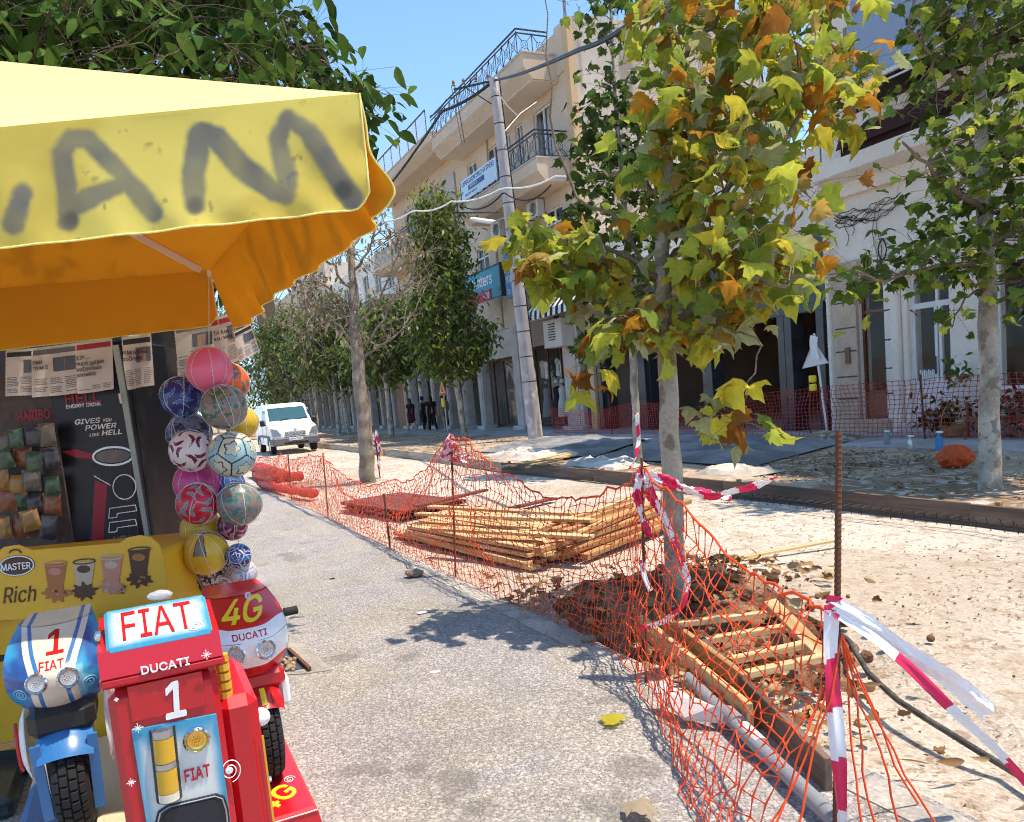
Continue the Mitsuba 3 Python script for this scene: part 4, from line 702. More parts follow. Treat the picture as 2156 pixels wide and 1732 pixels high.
# pipe, tray, hose
M('pipe_grey', (.23, .25, .28), .35); M('tray_white', (.55, .55, .55), .5)
t = thing('drain_pipe', 'grey plastic drain pipe lying along the pavement edge behind the netting', 'pipe')
pa, pb, pm = ong(1448, 1428, .06), ong(1752, 1722, .05), ong(1545, 1515, .06); put(t, 'tube', tube([pa + (pb - pa) * s for s in np.linspace(0, 1.3, 8)], .031, 16), 'pipe_grey', 40)
dd = (pb - pa) / np.linalg.norm(pb - pa); put(t, 'socket', cyl(pm - dd * .06, pm + dd * .05, .038, 16), 'pipe_grey', 40); put(t, 'tape_wrap', cyl(pm + dd * .10, pm + dd * .26, .0335, 16), 'tray_white', 40)
q0 = [ong(1372, 1452, .10), ong(1400, 1440, .12), ong(1505, 1488, .11), ong(1535, 1520, .05), ong(1440, 1512, .05)]; m = trimesh.convex.convex_hull(np.vstack([q0, np.array(q0) - [0, 0, .012]])); single('metal_tray', m, 'tray_white', 'pale grey metal offcut propped on the pavement edge under the netting', 'metal sheet')
M('hose_grey', grain((.05, .047, .042), (.12, .11, .095), 8, 90, .4), .55)
hp = [ong(x, y, .03) for x, y in ((1700, 1300), (1785, 1345), (1830, 1420), (1890, 1475), (1960, 1520), (2060, 1582), (2160, 1642), (2260, 1720))]; single('hose', tube(wob(hp[0], hp[-1], 2, 0, rng) if False else np.stack([np.interp(np.linspace(0, 7, 40), range(8), np.array(hp)[:, k]) for k in range(3)], -1), .014, 10), 'hose_grey', 'black hose snaking over the sandy road at the lower right', 'hose', smooth=True)

# ================================================================ THE KIOSK
KX = np.array([.93, -.37, 0]); KX /= np.linalg.norm(KX); KB = np.array([.37, .93, 0]); KB /= np.linalg.norm(KB)
cA, cC = at(757, 197, 2.5), at(443, 568, 4.02)
ea = at(0, 268, 2.4) - cA; ec = at(0, 605, 4.02) - cC
cBk, cE = cA + ea * 2.1, cC + ec * 2.1
nv = np.cross(at(0, 125, 1) - EYE, at(757, 197, 1) - EYE); ap = np.array([-.95, 4.0, 0]); ap[2] = 1.55 - (nv[0] * ap[0] + nv[1] * ap[1]) / nv[2]
# spray-painted strokes, (u, v) in metres along and down the valance
def _uv(x, y):
    yt = 268 - 71 / 757 * x; yb = 530 - 115 / 757 * x; return ((757 - x) / 757 * 1.1, (y - yt) / (yb - yt) * .36)
_ST = [[(4, 480), (33, 415)], [(114, 470), (122, 326), (142, 296), (175, 296), (228, 358), (293, 450)], [(118, 444), (228, 391)], [(380, 432), (384, 366), (407, 280), (443, 290), (488, 346), (549, 395), (572, 400), (582, 366), (572, 290), (598, 246), (635, 275), (716, 400)]]
SEGS = [(*_uv(*a), *_uv(*b)) for s in _ST for a, b in zip(s[:-1], s[1:])]
for s in ([(2.62, .06), (2.66, .30)], [(2.80, .05), (2.86, .26), (2.98, .30), (3.02, .12)], [(3.15, .08), (3.22, .28)], [(3.42, .06), (3.38, .3), (3.55, .30)]): SEGS += [(*a, *b) for a, b in zip(s[:-1], s[1:])]
ENDS = [_uv(*p) for p in ((382, 430), (118, 468), (700, 385))]
def spray(base):
    def fn(p, n, uv):
        x, y = uv.x, uv.y; d = mi.Float(9)
        for a, b, c, e in SEGS:
            dx, dy = c - a, e - b; L = dx * dx + dy * dy; t = dr.clip(((x - a) * dx + (y - b) * dy) / L, 0, 1); d = dr.minimum(d, dr.sqrt(dr.square(x - a - t * dx) + dr.square(y - b - t * dy)))
        w = noise(x * 9, y * 9, 1.0); cov = (1 - smoothstep(.021, .044, d + .016 * (w - .5) + .004 * (noise(x * 60, y * 60, 3.0) - .5))) * (.66 + .26 * noise(x * 17, y * 17, 7.0))
        st = fbm(x * 3.0, y * 6.0, 2.0, 4); c = mix(base, (base[0] * .86, base[1] * .80, base[2] * .7), smoothstep(.5, .72, st))
        c = mix(c, (.25, .20, .12), smoothstep(.74, .86, fbm(x * 22, y * 22, 0, 3)) * .5)
        c = mix(c, (.19, .20, .22), cov); k = mi.Float(9)
        for a, b in ENDS: k = dr.minimum(k, dr.sqrt(dr.square(x - a) + dr.square(y - b)))
        return mix(c, (.06, .065, .08), (1 - smoothstep(.012, .042, k + .01 * (w - .5))) * .55)
    return proc(fn)
def thin(key, color, trans, rough=.7):
    scene[key] = {'type': 'principledthin', 'base_color': color if isinstance(color, dict) else {'type': 'rgb', 'value': list(color)}, 'roughness': float(rough), 'diff_trans': float(trans), 'eta': 1.3}; return key
thin('canvas_outer', spray((.93, .83, .20)), .55); thin('canvas_backlit_orange', (.78, .40, .035), .66); thin('canvas_roof_sunlit', (.88, .78, .36), .45)  # orange inner layer added under the cloth, its colour standing in for backlit glow
M('hem', (.85, .74, .25), .7)
def valance(p, q, h, out, seed, u0, flare=.02, wave=.02, n=110, m=26, rnd=True):
    """cloth hanging from the edge p..q, h deep, swung outwards along `out`; uv = metres along (from p, plus u0) and down"""
    p, q = np.asarray(p), np.asarray(q); L = np.linalg.norm(q - p); s = np.linspace(0, 1, n); v = np.linspace(0, 1, m); S, Vv = np.meshgrid(s, v, indexing='ij')
    hh = h(S) if callable(h) else h + 0 * S; fl = flare(S) if callable(flare) else flare
    if rnd: e = np.minimum(S, 1 - S) * L; hh = hh - .05 * np.clip(1 - e / .06, 0, 1) ** 2
    q3 = np.stack([S * L * 3.2, Vv * .9, 0 * S + seed], -1); w = (meshkit.fbm(q3, 3, seed) - .5) * 2 + .35 * np.sin(S * L * 26 + 3 * Vv + seed) * Vv
    P = p + (q - p) * S[..., None] + np.array([0, 0, -1.0]) * (hh * Vv)[..., None] + np.asarray(out) * (fl * Vv ** 1.3 + wave * (w + .8 * np.sin((S * L * 30 + Vv * 9) * (S < .35)) * np.exp(-S * 6) * Vv) * Vv ** .8)[..., None]
    return P, np.stack([S * L + u0, Vv * hh], -1).reshape(-1, 2)
cn = thing('kiosk_canopy', 'large yellow market parasol canopy with grey sprayed letters on its hanging valance', 'canopy')
def quadmesh(a, b, c, n=16, sag=.03):
    V = []; F = []
    for i in range(n + 1):
        for j in range(n + 1 - i):
            l = np.array([n - i - j, i, j]) / n; P = a * l[0] + b * l[1] + c * l[2]; P = P - [0, 0, sag * 9 * l[0] * max(l[1] * l[2], 0) * 2 + sag * l[0] * (l[1] + l[2])]; V.append(P)
    idx = {}; k = 0
    for i in range(n + 1):
        for j in range(n + 1 - i): idx[i, j] = k; k += 1
    for i in range(n):
        for j in range(n - i):
            F.append([idx[i, j], idx[i + 1, j], idx[i, j + 1]])
            if i + j < n - 1: F.append([idx[i + 1, j], idx[i + 1, j + 1], idx[i, j + 1]])
    return trimesh.Trimesh(V, F, process=False)
rf = cat([quadmesh(ap, a, b) for a, b in ((cA, cC), (cC, cE), (cE, cBk), (cBk, cA))]); put(cn, 'roof', rf, 'canvas_roof_sunlit', True)  # roof cloth paler than the valance, strong sun put into its colour
r2 = rf.copy(); r2.apply_translation((0, 0, -.012)); put(cn, 'lining', r2, 'canvas_backlit_orange', True)
fo = np.cross(ea, (0, 0, 1.0)); fo /= np.linalg.norm(fo); fo = fo * np.sign(fo @ (cA - cC)); so = np.cross(cC - cA, (0, 0, 1.0)); so /= np.linalg.norm(so); so *= np.sign(so[0])
for nm, p, q, h, out, u0, fl, wv, sd in (('front_valance', cA, cBk, .362, fo, 0.0, .02, .02, 3), ('side_valance', cA, cC, lambda S: .36 - .05 * S, so, 2.2, lambda S: .03 + .045 * np.exp(-((S - .10) / .2) ** 2) + .07 * S, .038, 5), ('back_valance', cC, cE, lambda S: .28 + .07 * S, -fo, 6.0, .02, .012, 8), ('left_valance', cBk, cE, .33, -so, 9.0, .02, .012, 9)):
    P, uv = valance(p, q, h, out, sd, u0, fl, wv); m = sheet(P); k = put(cn, nm, m, 'canvas_outer', True, uv=uv)
    inn = np.asarray(out) * -.006; put(k, 'lining', sheet(P + inn), 'canvas_backlit_orange', True); put(k, 'hem', cat([tube(P[:, -1], .0035, 5), tube(P[0], .0035, 5), tube(P[-1], .0035, 5)]), 'hem')
for c in (cA, cC, cBk, cE): put(cn, 'rib', bar(ap - [0, 0, .07], ap + (c - ap) * .965 - [0, 0, .035], .018, .028), 'alu_white')
put(cn, 'rib_cap', bbox(-.02, .02, -.02, .02, -.02, .02).apply_translation(cC - [0, 0, .02]), 'white_paint'); put(cn, 'pole', cyl((ap[0], ap[1], 0), ap + [0, 0, .05], .028, 12), 'alu_white'); put(cn, 'top_cap', lathe([(0, .06), (.05, .04), (.06, 0), (0, 0)], 16, ap), 'hem')
put(cn, 'base', bbox(ap[0] - .3, ap[0] + .3, ap[1] - .3, ap[1] + .3, 0, .09, .02), 'granite_dark')
# --- booth behind, drinks cabinet, sweets rack
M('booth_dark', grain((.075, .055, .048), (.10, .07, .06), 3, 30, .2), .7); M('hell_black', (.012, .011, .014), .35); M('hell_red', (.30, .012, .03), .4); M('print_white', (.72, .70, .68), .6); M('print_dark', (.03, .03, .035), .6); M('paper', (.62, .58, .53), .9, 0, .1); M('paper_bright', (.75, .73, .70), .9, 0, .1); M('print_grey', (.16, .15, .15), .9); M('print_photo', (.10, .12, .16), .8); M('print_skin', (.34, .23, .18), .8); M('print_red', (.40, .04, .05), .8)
def along(px0, px1, py, d, h0, h1, back):
    a, b = atv(px0, py, d), atv(px1, py, d); a, b = a.copy(), b.copy(); c = np.array([*((a + b) / 2)[:2], 0]); L = np.linalg.norm((b - a)[:2]); ax = np.array([*(b - a)[:2], 0]) / L; ab = np.array([-ax[1], ax[0], 0])
    return c, L, ax, ab
def kbox(c, ax, ab, x0, x1, y0, y1, z0, z1, ch=.006): return xyz(bbox(x0, x1, y0, y1, z0, z1, ch), ax, ab, (0, 0, 1), (c[0], c[1], 0))
c0, L0, ax0, ab0 = along(-420, 300, 1000, 4.95, 0, 0, 0)
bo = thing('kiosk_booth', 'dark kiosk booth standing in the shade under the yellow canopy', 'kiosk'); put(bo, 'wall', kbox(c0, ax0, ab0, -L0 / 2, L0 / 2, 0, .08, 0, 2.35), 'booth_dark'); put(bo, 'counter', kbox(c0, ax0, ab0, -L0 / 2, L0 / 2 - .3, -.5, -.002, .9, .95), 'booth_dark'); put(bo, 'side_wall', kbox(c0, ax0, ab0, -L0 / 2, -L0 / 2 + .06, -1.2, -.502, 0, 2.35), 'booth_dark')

FD_ = 4.32
c1, L1, ax1, ab1 = along(112, 303, 1000, FD_, 0, 0, 0)
fr = thing('drinks_cabinet', 'black energy drink cabinet with a large can printed on its door', 'drinks cabinet'); put(fr, 'body', kbox(c1, ax1, ab1, -L1 / 2, L1 / 2, .02, .5, .04, 2.02, .01), 'hell_black'); put(fr, 'door', kbox(c1, ax1, ab1, -L1 / 2 + .01, L1 / 2 - .01, -.015, .018, .1, 2.0, .006), 'hell_black')
def prt(parent, name, text, h, px, py, d, mat, bold=True, shear=0.0, width=None, ax=None, dep_=.0015): return put(parent, name, letters(text, h, atv(px, py, d), RGT if ax is None else ax, UPZ, dep_, bold, shear, width), mat)
s0 = FD_ / 1650; fd = FD_ - .018
prt(fr, 'lettering', 'HELL', 22 * s0, 136, 853, fd, 'hell_red', width=76 * s0); prt(fr, 'lettering', 'ENERGY DRINK', 7 * s0, 139, 861, fd, 'print_white', width=74 * s0)
put(fr, 'slogan', cat([letters(t_, h * s0, atv(x, y, fd), RGT, UPZ, .0015, True, .25, w * s0) for t_, h, x, y, w in (('GIVES', 10, 156, 895, 56), ('YOU', 6, 216, 889, 20), ('POWER', 10, 178, 907, 68), ('LIKE', 6, 188, 920, 22), ('HELL', 10, 213, 918, 44))]), 'print_white')
def flat(parent, name, poly_px, d, mat, t=.0012): # flat print: outline in survey pixels laid on the plane square to the street view at depth d
    ln = poly_px[2] * d / 1650 if poly_px[0] == 'line' else None; P = np.array([atv(x, y, d) for x, y in (poly_px[1] if ln else poly_px)]); o = P[0]; ay = np.array([0, 0, 1.0]); q = np.column_stack([(P - o) @ RGT, (P - o) @ ay]); m = ext(LineString(q).buffer(ln) if ln else Polygon(q).buffer(0), t); return put(parent, name, xyz(m, RGT, ay, np.cross(RGT, ay), o), mat)
def ell(cx, cy, a, b, t0=0, t1=2 * np.pi, n=26, tilt=0.0): return [(cx + a * math.cos(t) * math.cos(tilt) - b * math.sin(t) * math.sin(tilt), cy + a * math.cos(t) * math.sin(tilt) + b * math.sin(t) * math.cos(tilt)) for t in np.linspace(t0, t1, n)]
def outl(poly, w): return ('line', poly, w)
k = flat(fr, 'can_body', [(196, 975), (240, 987), (276, 985), (296, 1150), (186, 1150)], fd, 'print_dark'); flat(k, 'red_stripe', [(200, 1012), (226, 1022), (217, 1150), (192, 1150)], fd - .002, 'hell_red'); flat(k, 'can_rim', outl(ell(238, 961, 42, 19, 0, 6.28, 30, -.05), 2.2), fd - .002, 'steel'); flat(k, 'can_top', ell(238, 961, 37, 14, 0, 6.28, 24, -.05), fd - .001, 'print_grey')
for pl in (outl(ell(262, 1026, 24, 26, 0, 6.28, 30), 1.0), outl([(198, 1003), (232, 1022)], .8)): flat(k, 'outline', pl, fd - .003, 'print_white')
for yy in (1086, 1116): flat(k, 'outline', outl([(231, yy - 15), (285, yy - 22), (288, yy - 10), (247, yy - 4), (246, yy + 4), (229, yy + 6), (231, yy - 15)], .8), fd - .003, 'print_white')
prt(k, 'lettering', 'HELL', 18 * s0, 240, 1149, fd - .004, 'print_grey', ax=RGT, width=44 * s0)
flat(fr, 'flash', [(130, 952), (160, 946), (200, 958), (200, 968), (160, 964)], fd, 'hell_red')
c2, L2, ax2, ab2 = along(-120, 112, 1000, 4.2, 0, 0, 0)
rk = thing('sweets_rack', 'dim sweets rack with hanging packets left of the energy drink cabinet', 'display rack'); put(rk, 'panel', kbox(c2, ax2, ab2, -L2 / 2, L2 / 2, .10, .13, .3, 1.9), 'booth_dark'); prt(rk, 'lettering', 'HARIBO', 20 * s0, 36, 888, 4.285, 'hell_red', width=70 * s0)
BAGS = [((.22, .07, .03), 'b1'), ((.05, .045, .05), 'b2'), ((.30, .16, .04), 'b3'), ((.12, .10, .08), 'b4'), ((.05, .09, .05), 'b5')]
for col, nm in BAGS: M('packet_' + nm, col, .25, 0, .5)
rb = np.random.default_rng(8)
def packet(w, h):
    u, v = np.meshgrid(np.linspace(-1, 1, 9), np.linspace(-1, 1, 9), indexing='ij'); b = (1 - u ** 4) * (1 - v ** 4) * .018 + .016 * (meshkit.fbm(np.stack([u * 3, v * 3, 0 * u + rb.uniform(0, 50)], -1), 2, 1) - .5)
    f = sheet(np.stack([u * w / 2, -b, v * h / 2], -1)); g = sheet(np.stack([u * w / 2, b * .6, v * h / 2], -1)); g.invert(); return cat([f, g])
for r in range(5):
    for j in range(4):
        px, py = 8 + 32 * j + rb.uniform(-9, 9), 925 + 45 * r + rb.uniform(-9, 9); o = atv(px, py, 4.22 + rb.uniform(-.02, .03)); ra_ = rb.normal(0, .13)
        ci = int(rb.integers(5)); single('sweet_packet', xyz(packet(rb.uniform(.075, .11), rb.uniform(.10, .14)), ax2 * math.cos(ra_) + np.array([0, 0, math.sin(ra_)]), ab2, np.array([0, 0, math.cos(ra_)]) - ax2 * math.sin(ra_), o), 'packet_' + BAGS[ci][1], f"{('reddish', 'black', 'orange', 'grey', 'green')[ci]} sweet packet, {('first', 'second', 'third', 'fourth')[j]} from the left in the {('top', 'second', 'middle', 'fourth', 'bottom')[r]} row of the rack", 'packet', 'sweet packets on the kiosk rack', smooth=True)
M('post_green', (.36, .42, .36), .45)
t = thing('kiosk_post', 'pale green metal post before the newspapers and energy drink cabinet', 'post'); put(t, 'tube', bar(atv(243, 728, 4.08), atv(311, 1128, 4.08), .042, .03), 'post_green'); put(t, 'label', bar(atv(251, 830, 4.055), atv(255, 850, 4.055), .05, .01), 'print_white'); put(t, 'groove', bar(atv(253, 735, 4.06), atv(316, 1128, 4.06), .008, .006), 'dark_metal')
# --- newspapers
def newspaper(label, quad, d, seed, head='', paper='paper', photos=1, dark=False):
    r = np.random.default_rng(seed); t = thing('newspaper', label, 'newspaper'); TL, TR, BR, BL = [atv(x, y, d + r.uniform(-.01, .01)) for x, y in quad]
    def P(u, v, o=0.0): p = TL * (1 - u) * (1 - v) + TR * u * (1 - v) + BR * u * v + BL * (1 - u) * v; return p - FWD * o
    g = np.array([[P(u, v, .012 * math.sin(5 * u + seed) * v) for v in np.linspace(0, 1, 8)] for u in np.linspace(0, 1, 8)]); put(t, 'page', sheet(g), paper, True)
    def rect(u0, u1, v0, v1, mat, nm):
        g = np.array([[P(u, v, .012 * math.sin(5 * u + seed) * v + .003) for v in np.linspace(v0, v1, 4)] for u in np.linspace(u0, u1, 5)]); return put(t, nm, sheet(g), mat)
    w = np.linalg.norm(TR - TL); h = np.linalg.norm(BL - TL); ax = (TR - TL) / w; ay = (TL - BL) / h
    v = .06; rect(.04, .96, v, v + .10, ('print_red', 'print_dark', 'print_grey')[seed % 3], 'banner'); 
    if photos: rect(.45, .95, .24, .52, 'print_photo', 'photo'); rect(.58, .80, .28, .52, 'print_skin', 'photo')
    if head:
        for i, s in enumerate(head): put(t, 'headline', letters(s, h * .075, P(.05, .36 + .11 * i, .018), ax, ay, .001, True, 0, min(w * .86, h * .075 * len(s) * .72)), 'print_dark' if not dark else 'print_white')
    n = 0; rows = []
    for v in np.arange(.60 if not head else .42 + .11 * len(head), .95, .035):
        for u in (.05, .37, .69): 
            if r.random() > .12: rows.append((u, u + r.uniform(.2, .28), v, v + .014))
    put(t, 'text_lines', cat([sheet(np.array([[P(u, v, .012 * math.sin(5 * u + seed) * v + .003) for v in (a[2], a[3])] for u in (a[0], a[1])])) for a in rows]), 'print_grey', kind='stuff'); return t
newspaper('newspaper with a dark photograph at the far left of the hanging row', [(12, 738), (95, 732), (98, 830), (14, 836)], 4.2, 1)
newspaper('newspaper with a row of small pictures along its foot, second in the hanging row', [(66, 734), (163, 722), (168, 828), (70, 838)], 4.19, 2, ('ΣΗΜΑ', 'ΤΡΟΜΟΣ'))
newspaper('newspaper with the showbiz headline left of the green post', [(158, 722), (236, 712), (242, 820), (164, 830)], 4.18, 3, ('ΕΡ...', 'πυρά χρήμα', 'καζανάκια', 'showbiz'), photos=0)
newspaper('newspaper with white headline on dark ground right of the green post', [(256, 710), (318, 703), (326, 812), (262, 822)], 4.17, 4, ('Η Μοντέλα', 'σύζυγος'), photos=1)
newspaper('newspaper behind the pink ball right of the trunk', [(366, 688), (448, 672), (455, 772), (374, 786)], 4.25, 5, (), photos=1)
newspaper('newspaper headed ΝΕΑ tilted at the right end of the row', [(440, 672), (512, 655), (532, 748), (462, 778)], 4.2, 6, ('Τιτλοι', 'και νεα'), 'paper')
newspaper('brightly sunlit newspaper corner poking out at the far right of the row', [(492, 700), (528, 682), (546, 738), (505, 765)], 4.17, 7, (), 'paper')
newspaper('newspaper hanging low behind the blue ball', [(372, 760), (404, 752), (412, 815), (378, 822)], 4.28, 9, ('Λογος',), photos=0)
single('display_bag', xyz(packet(.06, .27), RGT, FWD, (0, 0, 1), at(236, 775, 4.3)), 'packet_b2', 'shiny dark plastic bag hanging beside the green post', 'bag', smooth=True)
t = thing('cardboard_box', 'brown cardboard piece sticking out behind the end of the canopy', 'cardboard'); M('cardboard', (.30, .20, .12), .9); put(t, 'sheet', sheet(np.array([[at(530, 625, 5.2), at(545, 690, 5.1)], [at(575, 612, 5.3), at(580, 660, 5.2)]])), 'cardboard')
# --- yellow ice cream freezer with the iced coffee board
M('freezer_yellow', (.62, .36, .02), .4); M('board_yellow', (.66, .38, .03), .45); M('coffee_dark', (.07, .03, .02), .4); M('coffee_mid', (.34, .13, .04), .5); M('coffee_milk', (.44, .36, .26), .5); M('coffee_pink', (.46, .20, .14), .5)
fz = thing('ice_freezer', 'yellow iced coffee freezer behind the toy rides with four printed cups', 'freezer'); DF = 3.40
c3, L3, ax3, ab3 = along(-260, 345, 1350, DF, 0, 0, 0); put(fz, 'body', kbox(c3, ax3, ab3, -L3 / 2, L3 / 2, .05, .65, .13, .98, .015), 'freezer_yellow'); put(fz, 'plinth', kbox(c3, ax3, ab3, -L3 / 2 + .02, L3 / 2 - .02, .08, .6, 0, .13), 'black_plastic'); put(fz, 'trim', kbox(c3, ax3, ab3, -L3 / 2, L3 / 2, .035, .049, .74, .76, .004), 'old_pine'); put(fz, 'vent', kbox(c3, ax3, ab3, .05, .2, .03, .048, .4, .43, .004), 'coffee_dark')
bd = flat(fz, 'board', [(-140, 1176), (0, 1163), (10, 1152), (40, 1147), (70, 1158), (255, 1143), (270, 1132), (295, 1127), (318, 1131), (335, 1145), (344, 1170), (354, 1262), (350, 1276), (338, 1283), (-140, 1316)], DF, 'board_yellow', .012)
df = DF - .015; s3 = DF / 1650
k = flat(bd, 'badge', ell(35, 1192, 38, 22, 0, 6.28, 30, -.1), df, 'coffee_dark'); flat(k, 'badge_rim', outl(ell(35, 1192, 36, 20, 0, 6.28, 30, -.1), 1.2), df - .002, 'print_white'); put(k, 'lettering', letters('MASTER', 14 * s3, atv(2, 1203, df - .003), RGT, UPZ, .0015, True, .1, 64 * s3), 'print_white'); flat(k, 'sun_mark', outl(ell(32, 1166, 12, 8, 3.3, 6.1, 12), 1.5), df - .002, 'coffee_dark')
put(bd, 'lettering', letters('Rich', 34 * s3, atv(4, 1272, df), RGT, UPZ, .0015, False, .35, 76 * s3), 'coffee_dark')
for x, y, m1, m2, lab in ((118, 1222, 'coffee_mid', 'coffee_pink', 'printed orange brown coffee cup'), (178, 1217, 'coffee_milk', 'coffee_dark', 'printed milky coffee cup with ice'), (236, 1208, 'coffee_pink', 'coffee_milk', 'printed pinkish coffee cup'), (294, 1192, 'coffee_dark', 'coffee_mid', 'printed dark coffee cup')):
    k = flat(bd, 'cup_print', [(x - 24, y - 32), (x + 22, y - 36), (x + 14, y + 18), (x - 16, y + 20)], df, m1); labels[k] = {'label': lab}
    flat(k, 'rim', outl(ell(x - 1, y - 34, 23, 5, 0, 6.28, 20, -.08), 1.3), df - .002, m2 if m1 != 'coffee_dark' else 'coffee_dark'); flat(k, 'ice', ell(x - 2, y - 18, 14, 8), df - .002, m2)
    rr = np.random.default_rng(int(x)); pts = [(x + math.cos(a) * (22 + 9 * rr.random()) * (1 if i % 2 else .55), y + 28 + math.sin(a) * (13 + 7 * rr.random()) * (1 if i % 2 else .5)) for i, a in enumerate(np.linspace(0, 6.0, 18))]; flat(k, 'splash', list(Polygon(pts).buffer(0).buffer(5).buffer(-3).exterior.coords), df - .001, m1 if m1 != 'coffee_milk' else 'coffee_dark')
    for i in range(7): flat(k, 'bean', ell(x + rr.uniform(-28, 32), y + rr.uniform(22, 44), rr.uniform(2, 4), rr.uniform(2, 3)), df - .003, 'coffee_dark' if i % 2 else m2)
# --- balls in carrying nets
def ball_thing(label, px, py, rp, d, base, kind='plain', col2=None, col3=None, seed=0, net=True):
    t = thing('play_ball', label, 'ball', 'balls in carrying nets hung beside the kiosk'); c = at(px, py, d); r = rp * 1.07 * d / 1650; r_ = np.random.default_rng(seed + 3)
    m = trimesh.creation.icosphere(4 if kind == 'plain' else 5, r); D = m.triangles_center / np.linalg.norm(m.triangles_center, axis=1, keepdims=True); q, _ = np.linalg.qr(r_.normal(size=(3, 3))); Dr = D @ q
    I = trimesh.creation.icosahedron().vertices; I = I / np.linalg.norm(I, axis=1, keepdims=True); dots = Dr @ I.T; kx = dots.argmax(1); th = np.arccos(np.clip(dots.max(1), -1, 1)); a = np.cross(I, [.3, .5, .8]); a /= np.linalg.norm(a, axis=1, keepdims=True); b = np.cross(I, a); ph = np.arctan2((Dr * b[kx]).sum(1), (Dr * a[kx]).sum(1)); sec = np.sort(dots, 1)[:, -2]
    zone = np.zeros(len(D), int)
    if kind == 'stars':
        R = .23 + .15 * np.abs(((ph / (2 * np.pi) * 5) % 1) - .5) * 2; edge = dots.max(1) - sec; zone[np.abs(th - R) < .035] = 2; zone[(th > R) & (((kx * 7 + (ph > 0)) % 2) == 1)] = 1; zone[(edge < .035) & (th > R)] = 2
    elif kind == 'swirl': w = np.sin(3 * ph + 9 * th); zone[(th > .22) & (w > .55)] = 1; zone[(th > .20) & (w > .42) & (w <= .55)] = 2
    elif kind == 'camo': w = meshkit.fbm(D * 3.2 + seed, 4, seed); w2 = meshkit.fbm(D * 8 + 5, 3, seed + 2); zone[w > .53] = 1; zone[(w2 > .56)] = 2
    elif kind == 'shield': w = np.cos(3 * np.arctan2(Dr[:, 1], Dr[:, 0])); e = np.arccos(np.clip(Dr[:, 2], -1, 1)); zone[(e < 1.25) & (w > .72)] = 1; zone[(e < 1.3) & (w > .6) & (w <= .72)] = 2; zone[e < .13] = 1
    for z, mt, nm in ((0, base, 'skin'), (1, col2, 'panel'), (2, col3, 'seam')):
        f = np.where(zone == z)[0]
        if len(f) and mt: s = m.submesh([f], append=True, repair=False); s.apply_translation(c); put(t, nm, s, mt, True)
    if net:
        ms = []
        for k in range(4):
            ax = r_.normal(size=3) * .25 + [math.cos(k * .8), math.sin(k * .8), .1]; ax /= np.linalg.norm(ax); _, u_, v_ = frame3(ax); tt = np.linspace(0, 6.283, 33); ms.append(tube(c + r * 1.012 * (np.cos(tt)[:, None] * u_ + np.sin(tt)[:, None] * v_), .0013, 3, False))
        put(t, 'carrying_net', cat(ms), 'print_white', kind='stuff')
for nm, col in dict(pink=(.72, .14, .25), orange=(.75, .12, .02), navy=(.02, .03, .16), camo_b=(.22, .17, .13), camo_g=(.04, .12, .05), yellow=(.62, .40, .03), grey=(.20, .20, .22), white=(.62, .55, .55), maroon=(.13, .015, .04), cream=(.50, .52, .42), aqua=(.25, .45, .50), magenta=(.52, .05, .22), blue=(.04, .12, .34), red=(.48, .015, .04), teal=(.06, .17, .14), silver=(.55, .58, .62), black=(.03, .025, .025)).items(): M('ball_' + nm, col, .28, 0, .5)
b_ = 'ball_'
